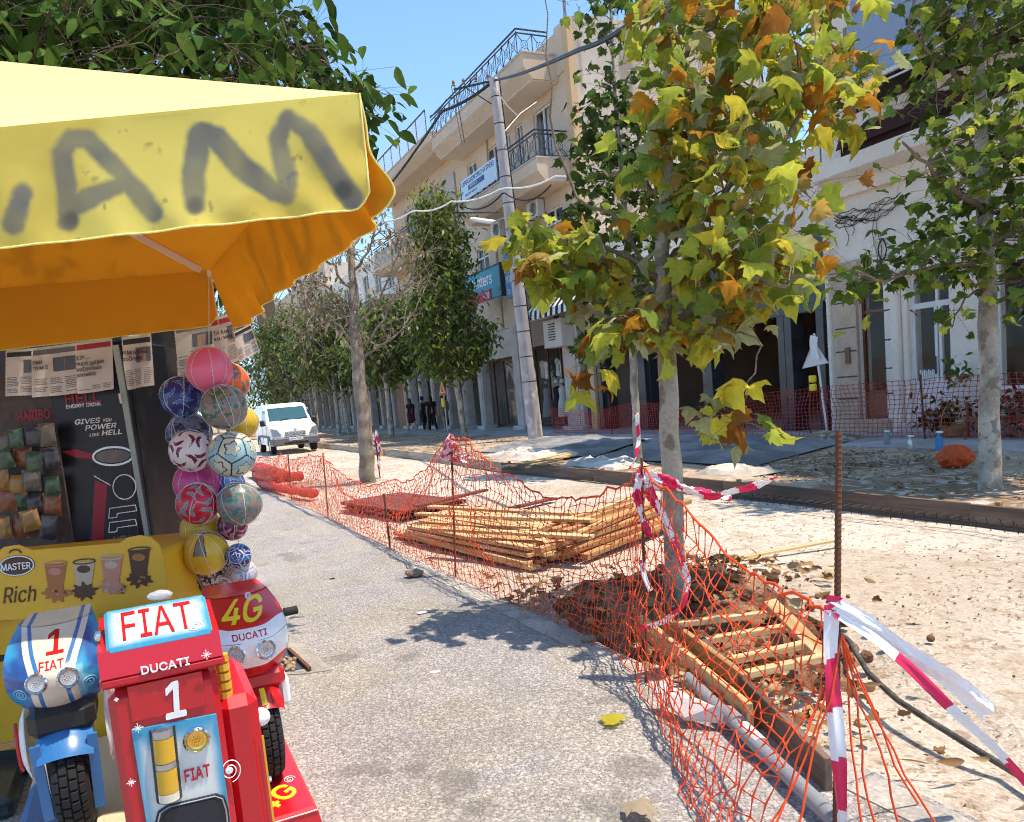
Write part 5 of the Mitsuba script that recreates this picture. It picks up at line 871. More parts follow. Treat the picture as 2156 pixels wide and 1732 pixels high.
for a in (('plain pink ball at the top of the hanging balls', 441, 779, 44, 3.87, b_ + 'pink', 'plain'), ('orange and pink ball behind the top pink one', 484, 806, 38, 4.08, b_ + 'orange', 'swirl', b_ + 'teal', b_ + 'pink', 2), ('dark blue ball at the upper left of the hanging balls', 383, 836, 41, 3.93, b_ + 'navy', 'swirl', b_ + 'blue', b_ + 'silver', 3), ('camouflage printed ball with a green patch, below the pink one', 472, 858, 44, 3.82, b_ + 'camo_b', 'camo', b_ + 'camo_g', b_ + 'grey', 4),
          ('yellow ball with dark stripes behind the camouflage ball', 508, 890, 33, 4.08, b_ + 'yellow', 'shield', b_ + 'black', b_ + 'black', 5), ('grey smoky ball behind the white and maroon one', 399, 915, 43, 4.0, b_ + 'grey', 'camo', b_ + 'black', b_ + 'blue', 6), ('white ball with maroon curved panels', 402, 950, 41, 3.82, b_ + 'white', 'swirl', b_ + 'maroon', b_ + 'silver', 7), ('pastel ball with outlined stars at the middle right', 489, 958, 45, 3.82, b_ + 'cream', 'stars', b_ + 'aqua', b_ + 'black', 8),
          ('plain magenta ball below the white and maroon one', 414, 1018, 43, 3.96, b_ + 'magenta', 'plain'), ('blue ball with white lines behind the marbled one', 480, 1022, 33, 4.08, b_ + 'blue', 'swirl', b_ + 'navy', b_ + 'silver', 10), ('red ball with white swirls at the middle left', 417, 1061, 41, 3.82, b_ + 'red', 'swirl', b_ + 'grey', b_ + 'silver', 11), ('marbled brown and green printed ball at the right', 504, 1061, 43, 3.82, b_ + 'camo_b', 'camo', b_ + 'teal', b_ + 'grey', 12),
          ('small maroon and pink ball under the marbled one', 489, 1108, 29, 3.96, b_ + 'maroon', 'swirl', b_ + 'pink', b_ + 'silver', 13), ('plain yellow ball below the red one', 425, 1114, 40, 4.0, b_ + 'yellow', 'plain'), ('yellow ball with dark shield panels near the bottom', 434, 1165, 43, 3.82, b_ + 'yellow', 'shield', b_ + 'camo_b', b_ + 'black', 15), ('small navy ball with white stars at the lower right', 502, 1172, 25, 3.82, b_ + 'navy', 'stars', b_ + 'blue', b_ + 'silver', 16),
          ('dark brown printed ball lowest in the left column', 443, 1209, 42, 4.0, b_ + 'camo_b', 'camo', b_ + 'black', b_ + 'white', 17), ('white and blue ball lowest in the right column', 511, 1207, 27, 3.93, b_ + 'silver', 'stars', b_ + 'white', b_ + 'blue', 18)): ball_thing(*a)
single('hanging_cord', tube([at(440, 578, 4.0), at(440, 740, 3.95), at(442, 1250, 3.95)], .002, 4), 'print_white', 'white cord from the canopy holding the left column of balls', 'cord'); single('hanging_cord', tube([at(444, 580, 4.0), at(478, 800, 3.95), at(508, 1225, 3.95)], .002, 4), 'print_white', 'white cord from the canopy holding the right column of balls', 'cord')

# ================================================================ TOY RIDES
M('ride_blue', (.03, .16, .40), .25, 0, .5, clearcoat=.6); M('ride_sky', (.22, .50, .62), .3); M('cream', (.70, .62, .48), .3); M('lens', (.6, .6, .58), .12, .35); M('button_yellow', (.62, .36, .03), .3); M('screen_dark', (.02, .022, .03), .15)
class Fairing:
    """moulded front of a toy motorbike: width w and nose line y given over z, bulging between the sides"""
    def __init__(s, cx, z, w, y, bulge, p=2.3): s.cx, s.z, s.w, s.y, s.b, s.p = cx, np.array(z), np.array(w), np.array(y), bulge, p
    def at(s, x, zz): w = np.interp(zz, s.z, s.w); return np.interp(zz, s.z, s.y) + s.b * np.clip(np.abs(x) / w, 0, 1.02) ** s.p
    def smoothed(s, n=50):
        zz = np.linspace(s.z[0], s.z[-1], n); g = lambda a: np.convolve(np.pad(np.interp(zz, s.z, a), 4, 'edge'), np.ones(9) / 9, 'valid'); s.w, s.y, s.z = g(s.w), g(s.y), zz; return s
    def mesh(s, back=.16, n=61):
        R, UV = [], []
        for z in s.z:
            w = np.interp(z, s.z, s.w); u = np.linspace(-1, 1, n); x = w * np.sign(u) * np.abs(u) ** .9; y = s.at(x, z); yb = y.max() + back; xb = x[::-1][2:-2:3] * .92
            X = np.r_[x, xb]; Y = np.r_[y, np.full(len(xb), yb)]; R.append(np.column_stack([X + s.cx, Y, np.full(len(X), z)])); UV.append(np.column_stack([X, np.full(len(X), z)]))
        R = np.array(R); R = np.concatenate([R, R[:, :1]], 1); UV = np.array(UV); UV = np.concatenate([UV, UV[:, :1]], 1); m = sheet(R); k = R.shape[1]
        V = np.vstack([m.vertices, R[0].mean(0), R[-1].mean(0)]); nv = len(m.vertices); F = [m.faces]
        F.append([[nv, j + 1, j] for j in range(k - 1)]); o = (len(R) - 1) * k; F.append([[nv + 1, o + j, o + j + 1] for j in range(k - 1)]); F = np.vstack(F)[:, ::-1]
        return trimesh.Trimesh(V, F, process=False), np.vstack([UV.reshape(-1, 2), [[0, s.z[0]], [0, s.z[-1]]]])
    def wrap(s, m, off=.0015):
        m = m.copy()
        if len(m.faces) < 4000: m = m.subdivide_to_size(.012)
        v = m.vertices; d = v[:, 1] - v[:, 1].min(); v[:, 1] = s.at(v[:, 0] - s.cx, v[:, 2]) - off + d * .6; m.vertices = v; return m
    def text(s, t, h, x, z, width=None, bold=True, shear=0.0): return s.wrap(letters(t, h, (s.cx + x, 0, z), (1, 0, 0), (0, 0, 1), .002, bold, shear, width))
    def ring(s, pts, r): return tube([(s.cx + x, float(s.at(x, z)) - r, z) for x, z in pts], r, 5)
def spiral(x, z, r, turns=2.2, n=40, sgn=1): t = np.linspace(0, 1, n); return [(x + sgn * r * (1 - .85 * k) * math.cos(turns * 6.283 * k), z + r * (1 - .85 * k) * math.sin(turns * 6.283 * k)) for k in t]
def headlight(parent, c, r, ydir=(0, -1, 0), lens='lens', name='headlight', spikes=14):
    d, u, v = frame3(ydir); c = np.asarray(c, float); k = put(parent, name, lathe([(0, .004), (r * .7, .010), (r * .8, .004), (r * .78, -.01), (0, -.01)], 24, c, d), lens, 30)
    put(k, 'rim', lathe([(r * .78, .006), (r * .86, .014), (r, .008), (r * 1.02, -.012), (r * .78, -.012)], 24, c, d), 'chrome', 30)
    put(k, 'facet', cat([xyz(trimesh.creation.cone(r * .13, r * .22, sections=4), u * math.cos(a) + v * math.sin(a), np.cross(d, u * math.cos(a) + v * math.sin(a)), d, c + (u * math.cos(a) + v * math.sin(a)) * r * .9 + d * .010) for a in np.arange(spikes) * 6.283 / spikes]), 'chrome', kind='stuff')
    rr = np.random.default_rng(int(r * 1e5)); put(k, 'crystal', cat([xyz(trimesh.creation.icosphere(0, r * .12), u, v, d, c + d * .007 + (u * math.cos(a) + v * math.sin(a)) * r * q) for q, n in ((0, 1), (.24, 6), (.48, 12)) for a in np.arange(n) * 6.283 / n]), lens, kind='stuff'); return k
def wheel(parent, c, R, w, rim='chrome'):
    a = np.linspace(0, 6.283, 15); prof = [(R - w * .55 + w * .5 * math.cos(t), w / 2 * math.sin(t)) for t in a]; k = put(parent, 'wheel', lathe(prof, 44, c, (1, 0, 0)), 'rubber', 40)
    kn = []
    for i in range(34):
        for j, off in enumerate((-.36, -.12, .12, .36)):
            t = (i + .5 * (j % 2)) * 6.283 / 34; q = off * 1.9; rr = R - w * .55 + w * .5 * math.cos(q) + .002; d = np.array([0, math.cos(t), math.sin(t)]); nrm = d * math.cos(q) + np.array([1.0, 0, 0]) * math.sin(q); tg = np.cross([1.0, 0, 0], d); sd = np.cross(nrm, tg)
            kn.append(xyz(bbox(-w * .10, w * .10, -R * .075, R * .075, -.003, .007, .002), sd, tg, nrm, np.asarray(c) + d * rr + np.array([1.0, 0, 0]) * (w / 2 * math.sin(q))))
    put(k, 'tread', cat(kn), 'rubber', kind='stuff'); put(k, 'hub', lathe([(0, .04), (.03, .04), (.035, .02), (R - w, .02), (R - w, -.02), (.035, -.02), (0, -.04)], 24, c, (1, 0, 0)), rim, 30)
def fender(c, R, w, a0, a1, skirt=.05, n=24):
    """curved mudguard over a wheel whose axle lies along x; angles from the front (-y) upwards"""
    rows = []
    for t in np.linspace(a0, a1, n):
        d = np.array([0, -math.cos(t), math.sin(t)]); row = [np.asarray(c) + d * (R - skirt) + [-w / 2, 0, 0]]
        for q in np.linspace(-1, 1, 9): row.append(np.asarray(c) + d * (R - .03 * q * q) + [w / 2 * q, 0, 0])
        row.append(np.asarray(c) + d * (R - skirt) + [w / 2, 0, 0]); rows.append(row)
    a = sheet(np.array(rows)); return a
# --- red coin machine
def ony(px, py, Y): r = at(px, py, 1) - EYE; return EYE + r * (Y / r[1])
Ym = 2.335
def mp(px, py, o=0.0): return ony(px, py, Ym - o)
mt = thing('coin_machine', 'red coin operated ride pedestal with a white number 1 and pale blue front panel', 'coin machine')
xl, xr = -.172, .138
def slab(pts, y0, y1, c=0): return xyz(ext(Polygon([(p[0], p[2]) for p in pts]), y1 - y0), (1, 0, 0), (0, 0, 1), (0, -1, 0), (0, y1, 0))
put(mt, 'body', bbox(xl + .008, xr - .02, Ym, Ym + .30, 0, .84, .02), 'red_paint', 30); ZH = float(mp(337, 1428)[2]); put(mt, 'hood', bbox(xl - .004, xr + .004, Ym - .012, Ym + .30, ZH, .885, .008), 'red_paint', 30)
hv = trimesh.convex.convex_hull(np.array([(x, y, z) for x in (xl, xr) for y, z in ((Ym - .012, .8852), (Ym + .012, .955), (Ym + .28, .99), (Ym + .28, .8852))])); put(mt, 'hood_top', hv, 'red_paint', 30)
put(mt, 'side_body', bbox(xr - .03, .222, Ym + .045, Ym + .5, 0, .735, .03), 'red_paint', 30, label='red side housing with a white bolt cap'); put(mt, 'bolt_cap', ball((.228, Ym + .10, .64), .028, 2), 'white_gloss', True); put(mt, 'bolt', lathe([(0, .012), (.008, .012), (.012, 0), (0, 0)], 10, (.224, Ym + .1, .44), (1, 0, 0)), 'chrome'); put(mt, 'edge_strip', bar((.222, Ym + .052, .05), (.222, Ym + .052, .60), .006), 'button_yellow')
# head board leaning back
b0, b1, t0, t1 = np.array([-.148, Ym + .005, .958]), np.array([.122, Ym + .005, .958]), np.array([-.150, Ym + .17, 1.035]), np.array([.110, Ym + .17, 1.035])
by = (t0 - b0) / np.linalg.norm(t0 - b0); bn = np.cross([1.0, 0, 0], by); bd_ = np.linalg.norm(t0 - b0)
brd = xyz(bbox(-.15, .122, 0, bd_, -.03, 0, .012), (1, 0, 0), by, bn, (0, b0[1], b0[2]));
def board_col(p, n, uv):
    e = dr.minimum(dr.minimum(uv.x, 1 - uv.x) * 1.6, dr.minimum(uv.y, 1 - uv.y)) + .12 * (fbm(uv.x * 5, uv.y * 3, 0, 3) - .5); return mix((.05, .30, .48), (.62, .64, .62), smoothstep(.02, .26, e))
M('airbrush', proc(board_col), .3, 0, .5)
put(mt, 'head_board', brd, 'airbrush', uv=np.column_stack([(brd.vertices[:, 0] + .15) / .272, np.clip((brd.vertices - [0, b0[1], b0[2]]) @ by / bd_, 0, 1)])); put(mt, 'head_lettering', letters('FIAT', .125, b0 + np.array([.035, 0, 0]) + by * .028 + bn * .0005, (1, 0, 0), by, .002, False, 0, .19), 'red_paint')
put(mt, 'head_swirl', tube([b0 + np.array([.225, 0, 0]) + by * .03 + bn * .002 + np.array([.022 * (1 - .8 * k) * math.cos(k * 12), 0, 0]) + by * .022 * (1 - .8 * k) * math.sin(k * 12) for k in np.linspace(0, 1, 30)], .0016, 4), 'white_paint')
g_ = thing('glass_lump', 'small clear crinkled plastic lump lying on top of the red machine head board', 'plastic'); m = ball((0, 0, 0), .022, 3); m.vertices *= [1.6, .8, .7]; m.vertices *= (1 + .35 * (meshkit.fbm(m.vertices * 60, 3, 2) - .5))[:, None]; m.apply_translation(t0 + np.array([.15, .015, .012])); put(g_, 'lump', m, 'lens', True)
def ft(name, text, h, px, py, mat, width, o=.004, shear=0.0, bold=True): return put(mt, name, letters(text, h, mp(px, py, o), (1, 0, 0), UPZ, .003, bold, shear, width), mat)
put(mt, 'lettering', letters('DUCATI', .021, mp(296, 1421, .0135), (1, 0, 0), UPZ, .005, True, 0, .125), 'white_paint')
put(mt, 'number_panel', bbox(-.112, .078, Ym - .006, Ym - .0005, ZH - .105, ZH - .004, .004), 'red_paint', 30); put(mt, 'number', letters('1', .098, mp(340, 1517, .008), (1, 0, 0), UPZ, .003, True, .1, .066), 'white_gloss')
pn = slab([mp(277, 1537), mp(455, 1502), mp(487, 1745), mp(318, 1790)], Ym - .008, Ym - .001); uvp = np.column_stack([(pn.vertices[:, 0] - pn.vertices[:, 0].min()) / np.ptp(pn.vertices[:, 0]), (pn.vertices[:, 2] - pn.vertices[:, 2].min()) / np.ptp(pn.vertices[:, 2])]); fp_ = put(mt, 'front_panel', pn, 'airbrush', uv=uvp)
def col_(px0, py0, px1, py1, r): return mp(px0, py0, .008), mp(px1, py1, .008), r
a, b = mp(341, 1533, .008), mp(357, 1683, .008); put(fp_, 'coin_tube_back', tube([a + [0, .004, 0], b + [0, .004, 0]], .034, 20), 'black_paint', 40)
for s0_, s1_, mt_ in ((.0, .1, 'steel'), (.11, .44, 'button_yellow'), (.45, .53, 'steel'), (.54, .86, 'button_yellow'), (.87, .98, 'cream')): put(fp_, 'coin_tube', tube([a + (b - a) * s0_ - [0, .008, 0], a + (b - a) * s1_ - [0, .008, 0]], .028, 20), mt_, 40)
headlight(fp_, mp(414, 1557, .014), .036, lens='gold', name='push_button'); put(fp_, 'lettering', letters('FIAT', .034, mp(388, 1648, .010), (1, 0, 0), UPZ, .003, True, 0, .070), 'red_paint')
sl = [mp(322, 1745), mp(332, 1706), mp(352, 1692), mp(455, 1668), mp(472, 1674), mp(480, 1700), mp(490, 1790), mp(330, 1800)]; k = put(fp_, 'coin_door', slab(sl, Ym - .016, Ym - .008), 'black_plastic'); ctr = np.mean(sl, 0); put(k, 'door_plate', slab([ctr + (p - ctr) * .8 for p in sl], Ym - .019, Ym - .0161), 'screen_dark'); put(k, 'coin_door_edge', tube([(ctr + (p - ctr) * .93) * [1, 0, 1] + [0, Ym - .017, 0] for p in sl[:-1]], .0022, 5), 'steel')
put(mt, 'swirl', tube([np.array([.118, Ym + .0, .545]) + np.array([.030 * (1 - .7 * k) * math.cos(k * 11 - 1.5), -.003, .036 * (1 - .7 * k) * math.sin(k * 11 - 1.5)]) for k in np.linspace(0, 1, 40)], .0016, 4), 'white_paint'); put(mt, 'swirl_dot', lathe([(0, .003), (.010, .002), (.011, 0), (0, 0)], 14, (.115, Ym - .002, .545), (0, -1, 0)), 'white_gloss')
for x, z, r in ((-.10, .735, .007), (-.135, .59, .006), (.095, .90, .007), (-.14, .83, .003)): put(mt, 'sparkle', cat([bar((x - r * 2 * c, Ym - .013 if z < .8 else Ym - .025, z - r * 2 * s), (x + r * 2 * c, Ym - .013 if z < .8 else Ym - .025, z + r * 2 * s), .0022, .002) for c, s in ((1, 0), (0, 1), (.5, .5), (.5, -.5))]), 'white_paint')
put(mt, 'mirror', lathe([(0, .012), (.016, .008), (.02, -.004), (0, -.006)], 14, (-.166, Ym + .09, .985), (-1, 0, .2)), 'chrome'); put(mt, 'grip', cat([cyl((.14, Ym + .09, .86 - .028 * i), (.14, Ym + .09, .84 - .028 * i), .019, 10) for i in range(5)]), 'button_yellow')
# --- blue and white toy motorbike
def livery_blue(p, n, uv):
    x, z = dr.abs(uv.x), uv.y; up = smoothstep(.74, .80, z); c = .030 + .048 * smoothstep(.76, .93, z) + .004 * (1 - up); d = x - c; w = fbm(uv.x * 14, z * 14, 2.0, 3)
    blue = mix(mix((.02, .07, .26), (.03, .26, .48), smoothstep(.35, .65, w)), (.20, .48, .62), smoothstep(.66, .8, w)); e = lambda a: smoothstep(-.0008, .0008, a)
    r = mix((.66, .58, .44), (.04, .15, .38), e(d)); r = mix(r, (.66, .60, .48), e(d - .013)); return mix(r, blue, e(d - .033))
M('livery_blue', proc(livery_blue), .22, 0, .5, clearcoat=.5)
bk = thing('toy_motorbike', 'blue and white toy motorbike ride with a red number 1 on its fairing', 'toy ride')
F1 = Fairing(-.345, [.645, .68, .73, .79, .84, .875, .893], [.112, .132, .142, .146, .143, .132, .112], [2.955, 2.90, 2.862, 2.862, 2.935, 3.06, 3.14], .095).smoothed(); m, uv = F1.mesh(); put(bk, 'fairing', m, 'livery_blue', True, uv=uv)
put(bk, 'number', F1.text('1', .046, -.026, .834, .062), 'red_paint'); put(bk, 'lettering', F1.text('FIAT', .022, -.038, .798, .074), 'red_paint')
for sx in (-1, 1): headlight(bk, (-.345 + sx * .044, float(F1.at(.044, .765)) - .004, .765), .033, (sx * .15, -1, .12))
for sx in (-1, 1): put(bk, 'swirl', F1.ring(spiral(sx * .098, .725, .022, 2.2, 40, sx), .0017), 'ride_sky')
put(bk, 'chin', bbox(-.445, -.245, 2.91, 3.14, .555, .665, .03), 'black_paint'); put(bk, 'fender', fender((-.342, 3.02, .385), .222, .165, .62, 2.3, .055), 'ride_blue', 40)
for sx in (-1, 1): put(bk, 'fork_leg', cat([bar((-.342 + sx * .082, 2.88, .56), (-.342 + sx * .074, 2.90, .30), .016, .03)]), 'ride_blue'); put(bk, 'fork_tube', cyl((-.342 + sx * .066, 2.94, .62), (-.342 + sx * .070, 2.98, .36), .013, 10), 'chrome')
wheel(bk, (-.342, 3.02, .385), .195, .115)
by_ = blob([((-.345, 3.18, .62), .11), ((-.345, 3.55, .60), .10)][:1] * 2 + [] if False else [(((-.345, 3.16, .66), .115), ((-.345, 3.48, .60), .13)), (((-.345, 3.48, .60), .13), ((-.345, 3.75, .72), .07))], .03, 6); put(bk, 'body', by_, 'white_gloss', True); put(bk, 'handlebar', tube([(-.54, 3.16, .80), (-.45, 3.13, .80), (-.24, 3.13, .80), (-.15, 3.16, .80)], .012, 8), 'black_plastic'); put(bk, 'seat', bbox(-.42, -.27, 3.4, 3.75, .74, .79, .02), 'black_plastic')
for sx in (-1, 1): put(bk, 'side_fairing', lathe([(0, .03), (.09, .022), (.13, .004), (.13, 0), (0, 0)], 24, (-.345 + sx * .12, 3.12, .50), (sx, 0, 0)), 'white_gloss', 40); put(bk, 'side_mark', tube([(-.345 + sx * .152, 3.12 - .07 * math.cos(a), .5 + .1 * math.sin(a)) for a in np.linspace(-1, 1, 12)], .006, 5), 'red_paint'); put(bk, 'foot_peg', cyl((-.345 + sx * .13, 3.22, .47), (-.345 + sx * .24, 3.22, .47), .014, 8), 'old_pine')
def base_paint(p, n, uv):
    w = fbm(p.x * 4, p.y * 3, 4.0, 3); return mix((.55, .50, .36), (.05, .17, .38), smoothstep(.42, .56, w))
M('base_paint', proc(base_paint), .3, 0, .5)
bs = thing('ride_base', 'blue and cream moulded base under the blue toy motorbike', 'ride base'); put(bs, 'box', bbox(-.56, -.10, 2.68, 3.9, 0, .192, .03), 'base_paint', 30); put(bs, 'bolt', lathe([(0, .02), (.014, .018), (.02, 0), (0, 0)], 12, (-.565, 2.76, .15), (-1, 0, 0)), 'chrome'); put(bs, 'lettering', letters('UNO', .03, (-.53, 2.677, .12), (1, 0, 0), UPZ, .002, True), 'white_paint')
# --- red and white toy motorbike
def livery_red(p, n, uv):
    x, z = dr.abs(uv.x), uv.y; e = lambda a: smoothstep(-.0008, .0008, a); top = .785 + .010 * smoothstep(.05, .13, x); low = .640 + .030 * smoothstep(.04, .14, x)
    r = mix((.58, .012, .012), (.80, .79, .78), e(z - low)); r = mix(r, (.62, .015, .015), e(z - top)); ln = dr.abs(z - .742 - .25 * dr.maximum(x - .085, 0)); return mix(r, (.05, .05, .06), (1 - smoothstep(.0006, .0014, ln)) * e(x - .03))
M('livery_red', proc(livery_red), .18, 0, .5, clearcoat=.7, clearcoat_gloss=.95)
rk2 = thing('toy_motorbike', 'red and white toy motorbike ride with yellow letters on its fairing', 'toy ride')
F2 = Fairing(.268, [.60, .64, .69, .75, .79, .835, .858], [.115, .135, .147, .150, .148, .140, .118], [2.975, 2.94, 2.915, 2.91, 2.945, 3.10, 3.22], .085).smoothed(); m, uv = F2.mesh(.2); put(rk2, 'fairing', m, 'livery_red', True, uv=uv)
put(rk2, 'number', F2.text('4G', .050, -.092, .800, .18, True, .5), 'yellow_paint'); put(rk2, 'lettering', F2.text('DUCATI', .020, -.058, .754, .125), 'red_paint'); put(rk2, 'swirl', F2.ring(spiral(.04, .852, .012, 2.0), .0017), 'white_paint')
for sx in (-1, 1): headlight(rk2, (.268 + sx * .052, float(F2.at(.052, .70)) - .004, .703), .036, (sx * .15, -1, .05), spikes=12)
put(rk2, 'chin', bbox(.185, .385, 2.97, 3.2, .535, .612, .02), 'red_paint', 30); put(rk2, 'fork_block', bbox(.225, .345, 2.98, 3.15, .40, .548, .015), 'black_plastic'); put(rk2, 'fender', fender((.292, 3.03, .365), .198, .135, .72, 2.4, .05), 'red_paint', 40)
put(rk2, 'fender_flash', fender((.292, 3.03, .365), .2005, .06, .80, 1.2, .002), 'yellow_paint'); wheel(rk2, (.292, 3.03, .365), .175, .105)
by_ = blob([(((.285, 3.2, .62), .115), ((.285, 3.5, .56), .13)), (((.285, 3.5, .56), .13), ((.285, 3.8, .70), .07))], .03, 6); put(rk2, 'body', by_, 'red_paint', True); put(rk2, 'side_fairing', bbox(.36, .40, 3.0, 3.3, .45, .56, .015), 'white_gloss')
hb = put(rk2, 'handlebar', tube([(.10, 3.14, .785), (.2, 3.10, .785), (.37, 3.10, .785), (.43, 3.10, .78)], .010, 8), 'dark_metal'); put(hb, 'grip', cat([cyl((.425, 3.10, .78), (.475, 3.11, .778), .017, 12)]), 'rubber', 30); put(rk2, 'seat', bbox(.21, .36, 3.45, 3.8, .70, .75, .02), 'black_plastic')
bs = thing('ride_base', 'red moulded base with yellow letters under the red toy motorbike', 'ride base'); hv = trimesh.convex.convex_hull(np.array([(x, y, z) for z, e in ((.0, .03), (.04, .025), (.185, 0), (.195, -.01)) for x in (.0 - e, .395 + e) for y in (2.66 - e, 3.9 + e)])); put(bs, 'box', hv, 'red_paint', 30)
put(bs, 'lettering', letters('4G', .10, (.235, 2.70, .1955), (.75, .66, 0), (-.66, .75, 0), .002, True, .3, .19), 'yellow_paint'); headlight(bs, (.295, 2.642, .105), .034, (0, -1, .1), 'gold', 'push_button', 10); put(bs, 'swirl', tube([(.345 + .022 * (1 - .8 * k) * math.cos(k * 12), 2.92 + .03 * (1 - .8 * k) * math.sin(k * 12), .197) for k in np.linspace(0, 1, 30)], .0016, 4), 'white_paint'); put(bs, 'seam', bar((-.0, 2.655, .186), (.395, 2.655, .186), .003), 'white_paint')

# ================================================================ UTILITY POLE, CABLES, SIGNS, PEOPLE, VAN, VERGE
def conc(p, n, uv):
    a = fbm(p.x * 3, p.y * 3, p.z * 1.2, 4); s = smoothstep(.5, .75, fbm(p.x * 7, p.y * 7, p.z * 5, 3)) * smoothstep(2.6, 1.2, p.z); return mix(mix((.36, .33, .32), (.48, .45, .43), smoothstep(.3, .7, a)), (.75, .72, .7), s * .6) * (.93 + .14 * noise(p.x * 40, p.y * 40, p.z * 40))
M('concrete_pole', proc(conc), .85)
Pb = ong(1128, 925); pt = np.array([11.0, 22.16, 10.95]); Pb = np.array([11.36, 22.16, -.2])
t = thing('utility_pole', 'grey concrete utility pole with cables and a street lamp arm before the beige block', 'utility pole'); put(t, 'shaft', tube([Pb + (pt - Pb) * s for s in np.linspace(0, 1, 12)], np.linspace(.24, .15, 12), 16), 'concrete_pole', True)
for s in np.linspace(.18, .95, 12): c = Pb + (pt - Pb) * s; put(t, 'band', tube([c, c + (pt - Pb) * .003], .245 - .09 * s, 14), 'dark_metal')
put(t, 'crossarm', cat([bar(pt + [-1.0, .8, -.1], pt + [.1, -.1, -.05], .05), bar(pt + [-.7, .55, -.12], pt + [-.05, .0, -.8], .03)]), 'dark_metal')
for s in (.15, .45, .75, 1.0): c = pt + np.array([-1.0, .8, 0]) * s; put(t, 'insulator', lathe([(0, .16), (.03, .16), (.05, .1), (.03, .05), (.05, .02), (0, 0)], 10, c), 'brown_wood')
put(t, 'cable_riser', tube([Pb + (pt - Pb) * s + np.array([.16, -.16, 0]) * (1.1 - .4 * s) for s in np.linspace(.22, 1, 30)], .022, 6), 'black_plastic')
put(t, 'bracket', bar(onx(955, 449, 11.0), onx(1047, 448, 11.1), .05), 'dark_metal')
lp = thing('street_lamp', 'white street lamp head on an arm from the utility pole', 'street lamp'); a, b = np.array([11.2, 22.16, 6.75]), onx(1040, 468, 11.2); c = onx(1000, 462, 11.25); put(lp, 'arm', tube([a, (a + b) / 2 + [0, 0, .1], b], .03, 8), 'steel'); d = (c - b) / np.linalg.norm(c - b); _, u_, v_ = frame3(d); hd = xyz(bbox(-.13, .13, -.06, .05, 0, np.linalg.norm(c - b) * 1.1, .03), u_, v_, d, b); put(lp, 'head', hd, 'white_paint'); put(lp, 'glass', xyz(bbox(-.1, .1, -.075, -.061, .15, np.linalg.norm(c - b), .005), u_, v_, d, b), 'ac_white')
lat = thing('lattice_mast', 'thin metal mast standing beside the pole in front of the balconies', 'mast'); a, b = onx(965, 240, 12.0), onx(1000, 320, 12.0); m1, m2 = onx(957, 180, 12.0), onx(962, 450, 12.0); put(lat, 'tube', cat([bar(m1, onx(978, 300, 12.0), .03), bar(onx(950, 180, 12.0), onx(972, 300, 12.0), .02)]), 'dark_metal')
def cable(label, pts, r, mat='black_plastic', sag=.0, n=40):
    P = np.array(pts, float); t = np.linspace(0, len(P) - 1, n); Q = np.stack([np.interp(t, range(len(P)), P[:, k]) for k in range(3)], -1); f = t % 1; Q[:, 2] -= sag * 4 * f * (1 - f); single('cable', tube(Q, r, 6), mat, label, 'cable', smooth=True)
tp = pt + [0, 0, -.05]
cable('thick black overhead cable running from the pole to the upper right', [tp, at(1220, 105, 12), at(1360, 25, 9.5), at(1500, -60, 8)], .035, sag=.06); cable('thick black overhead cable sloping down left from the pole', [tp, at(930, 235, 25.5), at(800, 415, 33)], .045, sag=.1); cable('second black cable beside the thick one at the pole top', [pt + [-.5, .4, .1], at(940, 210, 26), at(905, 245, 28)], .02, sag=.1)
cable('white cable drooping across the street in front of the pole', [at(800, 465, 24), at(870, 443, 22.5), at(950, 425, 21.5), at(1060, 395, 21), at(1170, 372, 19), at(1300, 335, 17), at(1420, 300, 15)], .024, 'white_paint', sag=.12); cable('dark cable hanging just below the white cable', [at(960, 428, 22), at(1060, 405, 21.5), at(1160, 390, 20)], .02, sag=.3)
single('balcony_line', cat([tube([at(1063, 277, 22), at(1095, 240, 23), at(1130, 215, 24)], .012, 4), tube([at(1040, 185, 22), at(1070, 225, 23), at(1090, 245, 24)], .02, 4)]), 'white_paint', 'thin pale wires from the pole to the beige block wall', 'wire', kind='stuff')
# --- signs
sg = thing('warning_sign', 'grey back of a triangular road sign on a leaning post by the far netting', 'road sign'); X0 = 12.95; s_, f_ = onx(1714, 703, X0), ong(1740, 922); f_ = np.array([X0, s_[1] - .25, -.1]); put(sg, 'post', cyl(f_, s_, .03, 10), 'steel', 40)
tri = [onx(1716, 722, X0), onx(1694, 775, X0), onx(1745, 764, X0)]; c = np.mean(tri, 0); tri = [c + (p - c) * 1.05 - [.04, 0, 0] for p in tri]; m = trimesh.convex.convex_hull(np.vstack([tri, np.array(tri) + [.012, 0, 0]])); put(sg, 'plate', m, 'alu_white'); put(sg, 'rim', tube([tri[0], tri[1], tri[2], tri[0]], .018, 5), 'ac_white'); put(sg, 'rag', sheet(np.array([[c + [-.07, -.14 + .1 * i + .03 * math.sin(j), .42 - .12 * j + .03 * i] for j in range(5)] for i in range(3)])), 'white_paint', True)
for dz in (.36, .54): put(sg, 'yellow_lamp', bbox(X0 - .12, X0 - .03, c[1] - .03, c[1] + .13, c[2] - dz - .15, c[2] - dz, .02), 'yellow_paint')
ws = thing('roadwork_sign', 'red triangular road works warning sign with a yellow lamp near the walking people', 'road sign'); b = onx(942, 905, 13.0); X0 = 13.0; Y0 = b[1]
put(ws, 'post', cyl((X0, Y0, -.1), (X0, Y0, 2.3), .03, 8), 'steel'); zc = 1.98
def tri3(r, x): return [(x, Y0 + r * math.sin(a), zc + r * math.cos(a)) for a in (0, 2.094, 4.189)]
